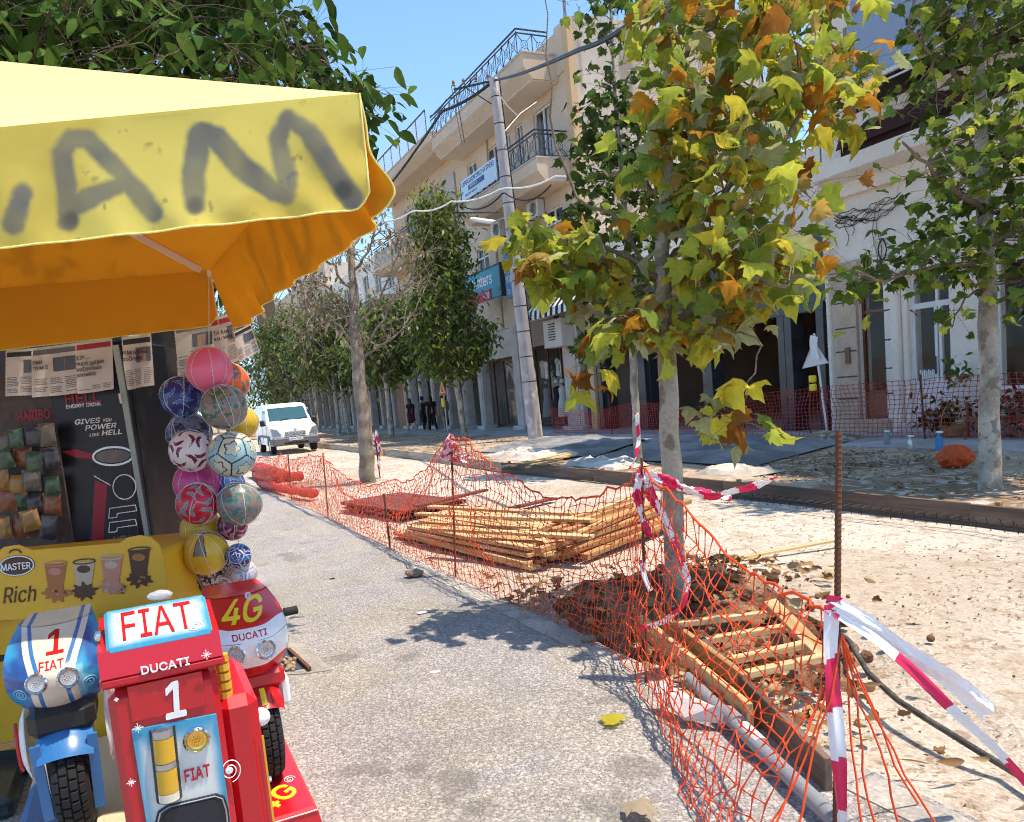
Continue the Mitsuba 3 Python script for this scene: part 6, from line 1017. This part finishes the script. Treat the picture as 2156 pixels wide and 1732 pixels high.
for r, x0, x1, mm, nm in ((.62, -.06, -.04, 'crimson', 'plate'), (.40, -.068, -.0605, 'ball_yellow', 'inner_field')): put(ws, nm, trimesh.convex.convex_hull(np.array(tri3(r, X0 + x0) + tri3(r, X0 + x1))), mm)
put(ws, 'worker_mark', cat([box(X0 - .076, X0 - .069, Y0 - .05, Y0 + .07, zc - .14, zc + .05), box(X0 - .076, X0 - .069, Y0 - .14, Y0 - .06, zc - .16, zc - .08)]), 'black_paint'); put(ws, 'warning_lamp', bbox(X0 - .12, X0 - .02, Y0 - .17, Y0 + .17, zc - .85, zc - .42, .06), 'yellow_paint')
# --- people walking away along the far walk
M('skin', (.42, .25, .17), .6); M('hair_dark', (.025, .018, .014), .6); M('cloth_maroon', (.10, .02, .03), .9); M('cloth_black', (.02, .02, .022), .9); M('cloth_grey', (.20, .20, .20), .9); M('cloth_khaki', (.24, .20, .16), .9); M('shoe', (.3, .28, .27), .7)
def person(label, x, y, h, top, legs, hair, step, yaw=0.0, skirt=None, bare=False, pack=False, longhair=True, arm=.1):
    """standing walker seen from behind, one leg forward; built facing +y, then turned"""
    t = thing('person', label, 'person', 'people walking along the far shops'); s = h / 1.7; J = lambda *p: np.array(p, float) * s; st = step
    hipL, hipR = J(-.09, 0, .90), J(.09, 0, .90); kL, kR = J(-.095, .16 * st, .50), J(.095, -.06 * st, .50); aL, aR = J(-.10, .26 * st, .08), J(.10, -.36 * st, .13); nk = J(0, .03, 1.42); shL, shR = J(-.18, 0, 1.36), J(.18, 0, 1.36); eL, eR = J(-.24, -.10 * st, 1.10), J(.24, .06 * st, 1.10); wL, wR = J(-.24, -.08 + arm, .86), J(.24, .16, .88); c = np.cos(yaw); sn = np.sin(yaw); Rm = np.array([[c, -sn, 0], [sn, c, 0], [0, 0, 1]])
    def B(bones, mat, nm, e=.03, sm=5):
        m = blob([((Rm @ p + [x, y, 0], r * s), (Rm @ q + [x, y, 0], r2 * s)) for p, r, q, r2 in bones], e, sm); put(t, nm, m, mat, True)
    fing = []
    for w, sg_ in ((wL, -1), (wR, 1)):
        for i in range(4): fing.append((w + J(0, (i - 1.5) * .018, -.06), .010, w + J(-sg_ * .01, (i - 1.5) * .022 + .01, -.14 + .012 * abs(i - 1.3)), .008))
        fing.append((w + J(0, .03, -.03), .011, w + J(-sg_ * .02, .06, -.08), .009)); fing.append((w, .026, w + J(0, 0, -.07), .034))
    B([(nk, .055, J(0, .04, 1.52), .05), (J(0, .04, 1.58), .095, J(0, .055, 1.64), .085), (J(0, .12, 1.575), .02, J(0, .15, 1.555), .016), (shL, .06, eL, .045), (eL, .045, wL, .032), (shR, .06, eR, .045), (eR, .045, wR, .032), (kL, .062, aL, .042), (kR, .062, aR, .042), (hipL, .09, kL, .062), (hipR, .09, kR, .062), (nk, .05, J(0, 0, 1.2), .1), (J(0, 0, 1.2), .1, J(0, 0, .95), .13)] + fing, 'skin', 'body', .022, 4)
    B([(J(-.10, 0, 1.34), .10, J(.10, 0, 1.34), .10), (J(-.08, 0, 1.28), .125, J(-.06, 0, 1.02), .115), (J(.08, 0, 1.28), .125, J(.06, 0, 1.02), .115), (shL, .078, (shL + eL) / 2, .062), (shR, .078, (shR + eR) / 2, .062)], top, 'top')
    if skirt: B([(J(-.05, 0, 1.0), .13, J(-.07, .02, .55), .155), (J(.05, 0, 1.0), .13, J(.07, .0, .55), .155)], skirt, 'skirt')
    elif bare: B([(J(-.07, 0, .97), .125, (hipL + kL) / 2, .092), (J(.07, 0, .97), .125, (hipR + kR) / 2, .092)], legs, 'shorts')
    else: B([(J(-.07, 0, .97), .125, kL, .08), (kL, .08, aL, .062), (J(.07, 0, .97), .125, kR, .08), (kR, .08, aR, .062)], legs, 'trousers')
    B([(J(0, .02, 1.60), .105, J(0, .035, 1.65), .095)] + ([(J(0, -.02, 1.56), .095, J(0, -.06, 1.30), .085)] if longhair else []), hair, 'hair')
    B([(aL + J(0, -.03, -.03), .042, aL + J(0, .15, -.045), .034)], 'shoe', 'shoe'); B([(aR + J(0, -.02, -.05), .042, aR + J(0, .12, -.09), .034)], 'shoe', 'shoe')
    if pack: B([(J(-.07, -.15, 1.30), .09, J(-.07, -.15, 1.02), .10), (J(.07, -.15, 1.30), .09, J(.07, -.15, 1.02), .10)], pack, 'backpack')
person('person in a short maroon dress with long dark hair, leftmost of the four walkers', 13.05, 39.6, 1.66, 'cloth_maroon', 'cloth_maroon', 'hair_dark', 1, .1, skirt='cloth_maroon'); person('person with a dark backpack and dark trousers, second of the four walkers', 13.25, 38.2, 1.72, 'cloth_grey', 'cloth_black', 'hair_dark', -1, 0, pack='cloth_black', longhair=False); person('person in black with long black hair, third of the four walkers', 13.05, 36.4, 1.72, 'cloth_black', 'cloth_black', 'hair_dark', 1, -.1); person('person in pale top and khaki shorts beside the road works sign', 13.1, 34.8, 1.70, 'cloth_khaki', 'cloth_khaki', 'hair_dark', -1, 0, bare=True, longhair=False)
# --- white van
M('van_white', (.80, .81, .82), .22, 0, .5, clearcoat=.8); M('van_grey', (.14, .14, .15), .6); M('glass_teal_reflection', (.03, .10, .13), .05, 0, .7); M('lamp_glass', (.25, .27, .29), .08, .2)  # van glass colour carries a painted teal reflection
vn = thing('white_van', 'white high roofed delivery van facing the viewer on the sandy road', 'van'); VX, VY, VW, VL, VH = 5.42, 30.6, .88, 4.3, 1.93
prof = [(0, .32), (-.02, .55), (.04, .84), (.16, .98), (.85, 1.14), (1.02, 1.18), (1.62, 1.78), (1.8, 1.88), (2.3, 1.93), (4.1, 1.92), (4.25, 1.8), (4.3, .9), (4.28, .35)]
secs = []
pw = np.array(prof)
for s, inset in ((-1.0, .0), (-.98, .05), (-.9, .02), (.9, .02), (.98, .05), (1.0, .0)): pass
def van_section(xn): k = abs(xn); sh = .06 * max(0, (k - .8) / .2) ** 2; return [(VX + xn * VW * (1 - .10 * max(0, (z - 1.0) / .95) ** 1.3), VY + y + (sh if y < 2 else -sh) + .08 * k ** 4 * (y < 1), z - sh * .6 * (z > 1.1)) for y, z in prof]
G = np.array([van_section(x) for x in (-1, -.97, -.9, -.7, -.35, 0, .35, .7, .9, .97, 1)]); body = sheet(G); cl, cr = [trimesh.Trimesh(np.vstack([G[i], G[i].mean(0)]), [[j, (j + 1) % 13, 13][::o] for j in range(13)], process=False) for i, o in ((0, 1), (-1, -1))]
fl = trimesh.Trimesh(np.vstack([G[:, 0], G[:, -1]]), [[j, j + 1, 11 + j] for j in range(10)] + [[j + 1, 12 + j, 11 + j] for j in range(10)], process=False); put(vn, 'body', cat([body, cl, cr, fl]), 'van_white', 25)
def vs(y, z, xn, o=.006): # point just outside the body skin at profile height
    return np.array([VX + xn * VW * (1 - .10 * max(0, (z - 1.0) / .95) ** 1.3), VY + y, z])
def vpatch(yz, xs, mat, nm, nrm, par=None): G = np.array([[np.array([VX + x * VW * (1 - .10 * max(0, (z - 1.0) / .95) ** 1.3), VY + y + .08 * abs(x) ** 4 * (y < 1), z]) + nrm for y, z in yz] for x in xs]); return put(par or vn, nm, sheet(G), mat, True)
vpatch([(1.10, 1.255), (1.59, 1.745)], np.linspace(-.86, .86, 7), 'glass_teal_reflection', 'windscreen', np.array([0, -.012, .012]))
for x in (-.45, .35): put(vn, 'wiper', bar((VX + x * VW, VY + 1.06, 1.26), (VX + (x + .45) * VW, VY + 1.12, 1.31), .02), 'black_plastic')
put(vn, 'bumper', bbox(VX - VW - .01, VX + VW + .01, VY - .07, VY + .35, .30, .62, .06), 'van_grey', 30); k = put(vn, 'grille', bbox(VX - .38, VX + .38, VY - .045, VY + .02, .68, .82, .02), 'black_plastic')
for z in (.71, .75, .79): put(k, 'slat', bar((VX - .37, VY - .05, z), (VX + .37, VY - .05, z), .015), 'van_white')
put(vn, 'badge', lathe([(0, .01), (.05, .008), (.06, 0), (0, 0)], 14, (VX, VY - .0, .875), (0, -1, .2)), 'chrome'); put(vn, 'lower_intake', bbox(VX - .45, VX + .45, VY - .085, VY - .06, .34, .44, .01), 'black_plastic')
for s in (-1, 1):
    q = np.array([(VX + s * .52, VY - .035, .70), (VX + s * .85, VY + .04, .68), (VX + s * .87, VY + .15, .98), (VX + s * .66, VY + .02, .92)]); put(vn, 'headlight', trimesh.convex.convex_hull(np.vstack([q, q + [0, .12, 0]])), 'lamp_glass'); put(vn, 'mirror', cat([bbox(VX + s * 1.0 - .09, VX + s * 1.0 + .09, VY + 1.15, VY + 1.27, 1.08, 1.32, .03), bar((VX + s * .86, VY + 1.22, 1.13), (VX + s * .95, VY + 1.22, 1.13), .04)]), 'black_plastic')
    put(vn, 'side_window', sheet(np.array([[(VX + s * (VW + .004) * (1 - .10 * max(0, (z - 1.0) / .95) ** 1.3), VY + y, z) for z in (1.16, 1.4, 1.68)] for y in (1.32, 1.75, 2.2)])), 'glass_teal_reflection'); put(vn, 'door_line', cat([bar((VX + s * (VW + .002), VY + y, .42), (VX + s * (VW + .002), VY + y, 1.1), .012) for y in (1.2, 2.3)]), 'van_grey'); put(vn, 'side_trim', bbox(VX + s * VW - .015, VX + s * VW + .015, VY + 1.2, VY + 3.0, .62, .72, .01), 'van_grey')
    for y in (.78, 3.45): w = put(vn, 'wheel', lathe([(0, .09), (.2, .09), (.22, .1), (.30, .1), (.315, .06), (.315, -.06), (.30, -.1), (0, -.1)], 26, (VX + s * (VW - .1), VY + y, .30), (s, 0, 0)), 'rubber', 40); put(w, 'hubcap', lathe([(0, .112), (.1, .11), (.19, .1), (.2, .09), (0, .09)], 20, (VX + s * (VW - .1), VY + y, .30), (s, 0, 0)), 'steel', 30); put(vn, 'wheel_arch', tube([(VX + s * (VW + .0), VY + y - .38 * math.cos(a), .30 + .38 * math.sin(a)) for a in np.linspace(0, math.pi, 16)], .03, 6), 'van_grey')
pl = put(vn, 'plate', bbox(VX - .26, VX + .26, VY - .092, VY - .072, .48, .59, .004), 'white_paint'); put(pl, 'lettering', letters('EYM-7824', .065, (VX - .22, VY - .0925, .505), (1, 0, 0), UPZ, .002, True, 0, .44), 'black_paint')
# --- kerb formwork
kb_ = thing('formwork', 'dark formwork boards edging the far side of the sandy road', 'formwork'); ys = [1.0, 4.6, 7.9, 11.0, 14.2, 17.6, 21, 24.6, 28.3, 32.0, 36]
for i, (a, b) in enumerate(zip(ys[:-1], ys[1:])):
    x0, x1 = [6.72 + .03 * math.sin(y * .7) - (.25 * math.exp(-((y - 13.5) / 3) ** 2)) for y in (a, b)]; put_plank(kb_, 'board', (x0, a + .01, .075), (x1, b - .01, .075 + R_.uniform(-.012, .012)), .045, .20, 'form_board' if i < 4 else 'grey_board'); put(kb_, 'stake', bbox(x1 + .03, x1 + .08, b - .25, b - .2, -.1, .2), 'old_pine')
    if i in (4, 6): put(kb_, 'stake', bbox(x1 - .16, x1 - .05, b - 1.4, b - 1.28, -.1, .16), 'pine')
ld = thing('rebar_cage', 'black reinforcing bar cage lying along the foot of the formwork', 'rebar cage')
pa, pb = np.array([6.33, 8.6, .03]), np.array([6.42, 3.6, .03])
for o in (-.06, .06): put(ld, 'bar', tube([pa + [o, 0, .02], (pa + pb) / 2 + [o, 0, .03], pb + [o, 0, .02]], .008, 6), 'black_plastic')
for i in range(44): c = pa + (pb - pa) * (i / 43); put(ld, 'stirrup', tube([c + [-.075, R_.uniform(-.02, .02), .0], c + [-.07, 0, .075], c + [.07, 0, .08], c + [.078, R_.uniform(-.02, .02), .0]], .005, 4), 'black_plastic')
m, uv = plank((3.9, 5.0, .03), (5.35, 4.85, .03), .05, .02); single('loose_plank', ong(1, 1700) is None or m, 'pine', 'thin pale lath on the open sandy road behind the soil heap', 'plank', uv=uv)
# --- tarpaulins
def tarpf(a, b):
    def fn(p, n, uv): return mix(a, b, smoothstep(.3, .7, fbm(p.x * 1.5, p.y * 1.5, 2.0, 4))) * (.9 + .2 * noise(p.x * 50, p.y * 50, 0))
    return proc(fn)
M('tarp_grey_shaded', tarpf((.13, .135, .14), (.22, .225, .23)), .85, 0, .1); M('tarp_cream', tarpf((.42, .38, .33), (.55, .51, .45)), .9, 0, .1)  # grey sheet colour darkened to stand in for shade on the verge
def tarp(quad, amp, fr, seed, z=.1, n=70):
    Q = np.array([(*q, 0) if len(q) == 2 else q for q in quad], float); a, b = np.meshgrid(np.linspace(0, 1, n), np.linspace(0, 1, n), indexing='ij'); a, b = a[..., None], b[..., None]; P = Q[0] * (1 - a) * (1 - b) + Q[1] * a * (1 - b) + Q[2] * a * b + Q[3] * (1 - a) * b
    q = P * fr; w = meshkit.fbm(q, 4, seed); r = 1 - np.abs(2 * meshkit.noise(q * [1.7, .8, 1] + 7, seed + 1) - 1); ed = np.clip(np.minimum(np.minimum(a, 1 - a), np.minimum(b, 1 - b))[..., 0] * 7, 0, 1); P[..., 2] += .035 + (z - .03) * ed + ed * amp * ((w - .4) * 1.6 + .9 * r ** 3); P[..., :2] += .15 * (meshkit.fbm(q * .7 + 30, 2, seed)[..., None] - .5); return sheet(P)
G2 = lambda *p: tuple(ong(*p)[:2])
for lab, qd, amp, fr, mt_ in (('large wrinkled grey geotextile sheet on the verge beyond the plane tree', [(8.4, 13.8), (8.8, 9.6), (12.3, 10.8), (12.2, 16.5)], .09, 1.1, 'tarp_grey_shaded'), ('grey sheet spread from the pole foot towards the plane tree', [(8.2, 19.5), (8.6, 14.2), (11.8, 16.8), (11.3, 21.5)], .08, 1.2, 'tarp_grey_shaded'), ('cream cloth crumpled on the verge behind the formwork, near the pink tape', [(7.4, 17.5), (7.5, 14.6), (8.8, 14.9), (8.7, 18.2)], .07, 2.6, 'tarp_cream'), ('small cream cloth lump by the formwork right of the plane tree trunk', [(7.5, 9.6), (7.5, 8.6), (8.5, 8.7), (8.4, 9.9)], .06, 3.0, 'tarp_cream'), ('cream cloth strip between the loose planks and the plane tree trunk', [(7.2, 13.2), (7.3, 11.4), (8.2, 11.6), (8.1, 13.6)], .07, 3.0, 'tarp_cream')): single('ground_sheet', tarp(qd, amp, fr, len(lab)), mt_, lab, 'tarpaulin', smooth=True)
t = thing('loose_planks', 'few pale planks lying across the verge behind the formwork', 'plank pile')
for a, b, w in (((1050, 985), (1195, 955), .16), ((1080, 982), (1200, 958), .14), ((1100, 978), (1196, 962), .12), ((1110, 985), (1180, 968), .10)): put_plank(t, 'plank', ong(*a, .14), ong(*b, .16), w, .03, 'pine')
# --- things on the verge
M('sack_orange', (.55, .08, .015), .6); m = ball((0, 0, 0), .19, 4); m.vertices *= [1, 1.2, .85]; m.vertices *= (1 + .9 * (meshkit.fbm(m.vertices * 8, 4, 5) - .5) + .25 * (meshkit.fbm(m.vertices * [22, 22, 6], 3, 9) - .5))[:, None]; m.apply_translation(np.array([*ong(2012, 985)[:2], .14])); single('orange_sack', m, 'sack_orange', 'orange rubble sack at the foot of the right plane tree', 'sack', smooth=True)
for px, py, h, mt_, lab in ((1868, 938, .26, 'pipe_grey', 'grey bottle standing on the walk left of the blue spray bottle'), (1917, 945, .22, 'lens', 'clear plastic bottle on the walk beside the blue spray bottle'), (1978, 948, .30, 'blue_sign', 'blue and white spray bottle by the orange sack')):
    b = ong(px, py); r = h * .2; t = thing('bottle', lab, 'bottle'); put(t, 'body', lathe([(0, 0), (r, 0), (r, h * .6), (r * .4, h * .78), (r * .35, h * .9), (0, h * .9)], 14, b), mt_, 40); put(t, 'cap', bbox(b[0] - .03, b[0] + .03, b[1] - .06, b[1] + .04, h * .9, h * 1.02, .01), 'white_paint')
mb = thing('soil_mound', 'small dark mound of soil round the foot of the leaning sign post', 'soil mound'); xs, ys_ = np.meshgrid(np.linspace(-.9, .9, 30), np.linspace(-.8, .8, 30), indexing='ij'); rr = np.sqrt(xs ** 2 + (ys_ * 1.1) ** 2); c = ong(1735, 928); put(mb, 'heap', sheet(np.stack([xs + c[0], ys_ + c[1], .24 * np.clip(1 - rr / .85, -.3, 1) + .06 * (meshkit.fbm(np.stack([xs, ys_, 0 * xs], -1) * 5, 3, 3) - .5)], -1)), 'dug_soil', True)
# --- far netting in the shade
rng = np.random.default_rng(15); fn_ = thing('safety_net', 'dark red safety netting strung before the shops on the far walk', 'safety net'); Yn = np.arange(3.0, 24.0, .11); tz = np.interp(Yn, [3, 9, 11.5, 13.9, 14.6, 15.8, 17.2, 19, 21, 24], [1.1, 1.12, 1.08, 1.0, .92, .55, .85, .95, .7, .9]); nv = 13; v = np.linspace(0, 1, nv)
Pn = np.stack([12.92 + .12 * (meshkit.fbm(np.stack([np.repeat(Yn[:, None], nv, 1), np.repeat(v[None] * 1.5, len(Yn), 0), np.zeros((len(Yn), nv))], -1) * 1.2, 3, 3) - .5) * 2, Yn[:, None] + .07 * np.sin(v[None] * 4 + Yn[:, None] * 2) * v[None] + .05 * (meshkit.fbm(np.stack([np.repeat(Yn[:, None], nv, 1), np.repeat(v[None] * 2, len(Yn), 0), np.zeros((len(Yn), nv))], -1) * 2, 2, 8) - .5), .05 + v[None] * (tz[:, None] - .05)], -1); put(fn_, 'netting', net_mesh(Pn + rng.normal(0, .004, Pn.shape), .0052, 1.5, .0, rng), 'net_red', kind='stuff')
for y, lb_ in ((4.5, 'at the right edge of the view'), (7.0, 'before the flower display'), (9.7, 'before the white panel'), (12.4, 'by the peach pilaster'), (14.4, 'left of the leaning road sign'), (17.4, 'before the dark shop doors'), (20.2, 'nearest the striped awning')): single('net_stake', bar((12.95, y, -.1), (12.95 + R_.uniform(-.03, .03), y + R_.uniform(-.05, .05), 1.2), .025), 'rust', f'thin dark stake holding the red netting, {lb_}', 'post', 'stakes of the far netting')
# --- flower shop display at the right
def plant(label, c, n, hgt, spread_, cols, seed, pot=None):
    r = np.random.default_rng(seed); t = thing('potted_plant', label, 'plant'); c = np.asarray(c, float)
    if pot: put(t, 'pot', lathe([(0, 0), (.11, 0), (.15, .26), (.16, .28), (.13, .28), (0, .22)], 18, c), pot, 40); c = c + [0, 0, .25]
    pts = c + np.abs(r.normal(0, 1, (n, 3))) * [0, 0, hgt * .5] + r.normal(0, spread_, (n, 3)) * [1, 1, .4]; put(t, 'stems', cat([tube([c, p], .004, 3, False) for p in pts[::3]]), 'twig', kind='stuff'); leaves(t, 'leaf', pts, r.uniform(.08, .16, n), cols, lambda q: oval_leaf(q, .5, .4), r, .6, 0)
plant('dark bushy pot plant on the step left of the flower display', (13.5, 9.75, .05), 200, .4, .22, [DGR, (.04, .06, .02)], 1, 'black_plastic'); plant('leafy plant in a white bucket before the white panel', (13.75, 9.55, .75), 60, .45, .12, [GRN, DGR], 2, 'white_paint'); plant('row of dark red flowering plants under the display window', (13.55, 8.3, .4), 220, .35, .35, [(.16, .03, .04), DGR, (.25, .06, .07)], 3); plant('white flowers standing in the display window', (14.5, 8.5, 1.9), 110, .35, .16, [(.6, .58, .55), (.5, .5, .48), DGR], 4); plant('pale flowers low on the display shelf', (13.6, 8.2, .05), 200, .3, .35, [(.5, .4, .35), DGR, (.35, .2, .2)], 5)
bs_ = thing('flower_basket', 'yellow wicker basket with a loop handle on the flower shop step', 'basket'); put(bs_, 'bowl', lathe([(0, 0), (.16, 0), (.24, .18), (.22, .18), (.15, .02), (0, .02)], 20, (13.3, 9.4, .05)), 'old_pine', 40); put(bs_, 'handle', tube([(13.3, 9.4 + .23 * math.cos(a), .2 + .42 * math.sin(a)) for a in np.linspace(0, math.pi, 18)], .012, 6), 'pine')
put(thing('plant_stand', 'wooden stand holding the flowers outside the display window', 'stand'), 'shelf', cat([box(13.3, 13.9, 7.2, 9.2, .30, .34), box(13.6, 13.95, 7.2, 9.2, .62, .66)] + [bar((x, y, 0), (x, y, .64), .04) for x in (13.35, 13.9) for y in (7.25, 9.15)]), 'brown_wood')
# --- clothes shop mannequins
for y, x, mt_, mt2, lab in ((26.9, 14.45, 'cloth_grey', 'cloth_khaki', 'grey patterned dress on a stand between the stone columns'), (26.2, 14.5, 'cloth_black', 'curtain', 'pale skirt outfit on a stand in the clothes shop window'), (25.5, 14.35, 'curtain', 'curtain', 'long pale dress hanging by the right stone column')):
    t = thing('mannequin', lab, 'mannequin'); put(t, 'dress', lathe([(0, 1.5), (.10, 1.48), (.17, 1.38), (.14, 1.1), (.2, .9), (.26, .35), (0, .35)], 16, (x, y, .12)), mt_, 40); put(t, 'hat', lathe([(0, 1.75), (.09, 1.72), (.1, 1.62), (.2, 1.6), (0, 1.58)], 14, (x, y, .12)), mt2, 40); put(t, 'stand', cat([cyl((x, y, .1), (x, y, 1.6), .02, 8), lathe([(0, .04), (.18, .02), (.18, 0), (0, 0)], 14, (x, y, .12))]), 'dark_metal')
for i in range(9):
    y = 25.25 + i * .31; w = .10 + .03 * (i % 3); pr_ = Polygon([(-w, 0), (w, 0), (w * .8, .5), (w * 1.5, .44), (w * 1.35, .58), (w * .4, .68), (-w * .4, .68), (-w * 1.35, .58), (-w * 1.5, .44), (-w * .8, .5)]); single('garment', xyz(ext(pr_, .03), (0, 1, 0), (0, 0, 1), (1, 0, 0), (14.75, y, 2.0 - .06 * (i % 2))), ('curtain', 'cloth_black', 'cloth_grey', 'paper_bright')[i % 4], f"{('pale', 'black', 'grey', 'white')[i % 4]} garment, {('nearest', 'second', 'third', 'fourth', 'fifth', 'sixth', 'seventh', 'eighth', 'last')[i]} from the right column on the clothes shop rail", 'garment', 'garments on the clothes shop rail')
# --- near pavement litter and the patched drain
t = thing('drain_patch', 'pale cement patch round an open drain beside the red toy motorbike', 'drain'); b0_ = ong(640, 1400); m = ext(Polygon([G2(588, 1330), G2(612, 1333), G2(640, 1360), G2(700, 1412), G2(650, 1420), G2(560, 1425), G2(540, 1370)]), .006); m.apply_translation((0, 0, -.001)); put(t, 'cement', m, 'kerb_stone'); m = ext(Polygon([G2(575, 1370), G2(606, 1368), G2(650, 1408), G2(590, 1420), G2(560, 1415)]), .004); m.apply_translation((0, 0, .0055)); put(t, 'opening', m, 'screen_dark'); put(t, 'edge_bar', bar(ong(608, 1368, .02), ong(652, 1409, .02), .02), 'rust'); put(t, 'debris', cat([ball(ong(R_.uniform(580, 625), R_.uniform(1385, 1412), .012), R_.uniform(.008, .02), 1) for _ in range(40)]), 'dug_soil', kind='stuff')  # flat dark sheet stands in for the shade inside the drain hole
def lone_leaf(label, px, py, s, col, seed): r = np.random.default_rng(seed); v, f = plane_leaf(r, .6); a = r.uniform(0, 6); Rm = np.array([[math.cos(a), -math.sin(a), 0], [math.sin(a), math.cos(a), 0], [0, 0, 1]]); v = (v - [0, .4, 0]) @ Rm.T * s; v[:, 2] = (v[:, 2] - v[:, 2].min()) * .6 + .004; single('fallen_leaf', (v + ong(px, py), f), 'leaf', label, 'leaf', smooth=True, color=np.tile(col, (len(v), 1)))
lone_leaf('bright yellow leaf lying on the pavement in the net shadow', 1292, 1524, .13, YEL, 1); lone_leaf('pale leaf at the bottom edge of the pavement', 1352, 1722, .13, (.5, .42, .3), 2); lone_leaf('small brown leaf at the kerb by the soil heap', 1250, 1338, .10, BRN, 3)
def scrap(label, px, py, s, mat, seed, amp=.5, flat_=.6): m = ball((0, 0, 0), s, 3); m.vertices *= (1 + 2 * amp * (meshkit.fbm(m.vertices / s * 1.6 + seed, 3, seed) - .5))[:, None] * [1.3, 1, flat_]; m.vertices[:, 2] -= m.vertices[:, 2].min(); m.apply_translation(ong(px, py)); single('litter', m, mat, label, 'litter')
scrap('crumpled khaki lump on the pavement beside the far part of the netting', 873, 1215, .06, 'cloth_khaki', 4); scrap('white paper scrap on the pavement left of the crown shadow', 890, 1292, .028, 'paper_bright', 5, .6, .25); scrap('small white paper bit in the middle of the pavement', 916, 1416, .022, 'paper_bright', 6, .3, .12); scrap('tiny dark scrap on the pavement near the balls', 700, 1220, .02, 'cloth_black', 7, .4, .2); scrap('dark clump of leaves at the kerb before the soil heap', 1240, 1352, .035, 'cloth_khaki', 9)  # first scrap is a plain crumpled khaki lump
# --- gravel, rubble and leaf litter
rng = np.random.default_rng(33)
def stones(key, xy, zf, rmin, rmax, mat, cols=None):
    base = [trimesh.convex.convex_hull(rng.normal(0, 1, (11, 3)) * [1, .8, .5]) for _ in range(9)]
    for b in base: b.vertices /= np.abs(b.vertices).max()
    V, F, off = [], [], 0
    for x, y in xy: b = base[int(rng.integers(9))]; s = rmin + (rmax - rmin) * rng.random() ** 3; V.append(b.vertices * s + [x, y, zf(x, y) + s * .25]); F.append(b.faces + off); off += len(b.vertices)
    return trimesh.Trimesh(np.vstack(V), np.vstack(F), process=False)
def uni(n, x0, x1, y0, y1): return np.column_stack([rng.uniform(x0, x1, n), rng.uniform(y0, y1, n)])
single('gravel', stones('g', np.vstack([uni(2600, 2.4, 6.6, .8, 7), uni(900, 2.4, 6.6, 7, 16), rng.normal((4.05, 4.5), (.35, .35), (900, 2)), rng.normal((2.45, 2.0), (.25, .5), (300, 2))]), lambda x, y: -.03, .002, .016, 0), 'dirt_road', 'scattered small stones on the sandy road', 'gravel', kind='stuff')
single('pebbles', stones('p', np.vstack([uni(1500, 2.4, 6.6, .8, 8), uni(600, 2.4, 6.6, 8, 18), rng.normal((4.9, 3.2), (.6, .7), (300, 2))]), lambda x, y: -.032, .003, .017, 0), 'red_soil', 'dark pebbles and crumbs of soil strewn over the sandy road', 'pebbles', kind='stuff')
single('rubble', stones('r', np.vstack([uni(1700, 7.0, 11.5, 3, 10), uni(900, 7.0, 11.5, 10, 24), rng.normal((9.6, 8.2), (.8, .5), (500, 2))]), lambda x, y: .02, .005, .05, 0), 'dug_soil', 'broken stones and rubble on the dug up far verge', 'rubble', kind='stuff')
lt = np.vstack([rng.normal((2.5, 2.9), (.17, .38), (240, 2)), rng.normal((3.3, 4.0), (.4, .55), (150, 2)), rng.normal((2.55, 4.9), (.15, .5), (80, 2)), rng.normal((4.0, 4.4), (.3, .3), (60, 2))]); lt = lt[lt[:, 0] > 2.22]; V, F, Cc, off = [], [], [], 0
for x, y in lt:
    v, f = (plane_leaf if rng.random() > .4 else oval_leaf)(rng); s = rng.uniform(.05, .12); ra = trimesh.transformations.random_rotation_matrix(rng.random(3))[:3, :3]; nz = np.array([[1, 0, 0], [0, 1, 0], [0, 0, .55]]); v = (v @ ra.T) @ nz * s; V.append(v + [x, y, .03 + max(0, SOIL(x, y)) + rng.uniform(0, .05)]); F.append(f + off); off += len(v); Cc.append(np.tile(np.array([(.36, .24, .11), (.28, .17, .08), (.42, .32, .18), (.20, .11, .05)][int(rng.integers(4))]), (len(v), 1)))
single('leaf_litter', (np.vstack(V), np.vstack(F)), 'dry_leaf', 'dry brown leaves heaped round the wooden frame and tree foot', 'leaf litter', kind='stuff', smooth=True, color=np.vstack(Cc))
cl = []
for _ in range(260): x, y = rng.normal((3.25, 4.1), (.36, .6)); b = ball((0, 0, 0), .008 + .035 * rng.random() ** 3, 1); b.vertices *= (1 + .6 * (meshkit.fbm(b.vertices * 30, 2, 3) - .5))[:, None]; b.apply_translation((x, y, max(-.02, SOIL(x, y)) + .0)); cl.append(b)
single('soil_clods', cat(cl), 'red_soil', 'loose clods of reddish soil on the heap', 'soil', kind='stuff')
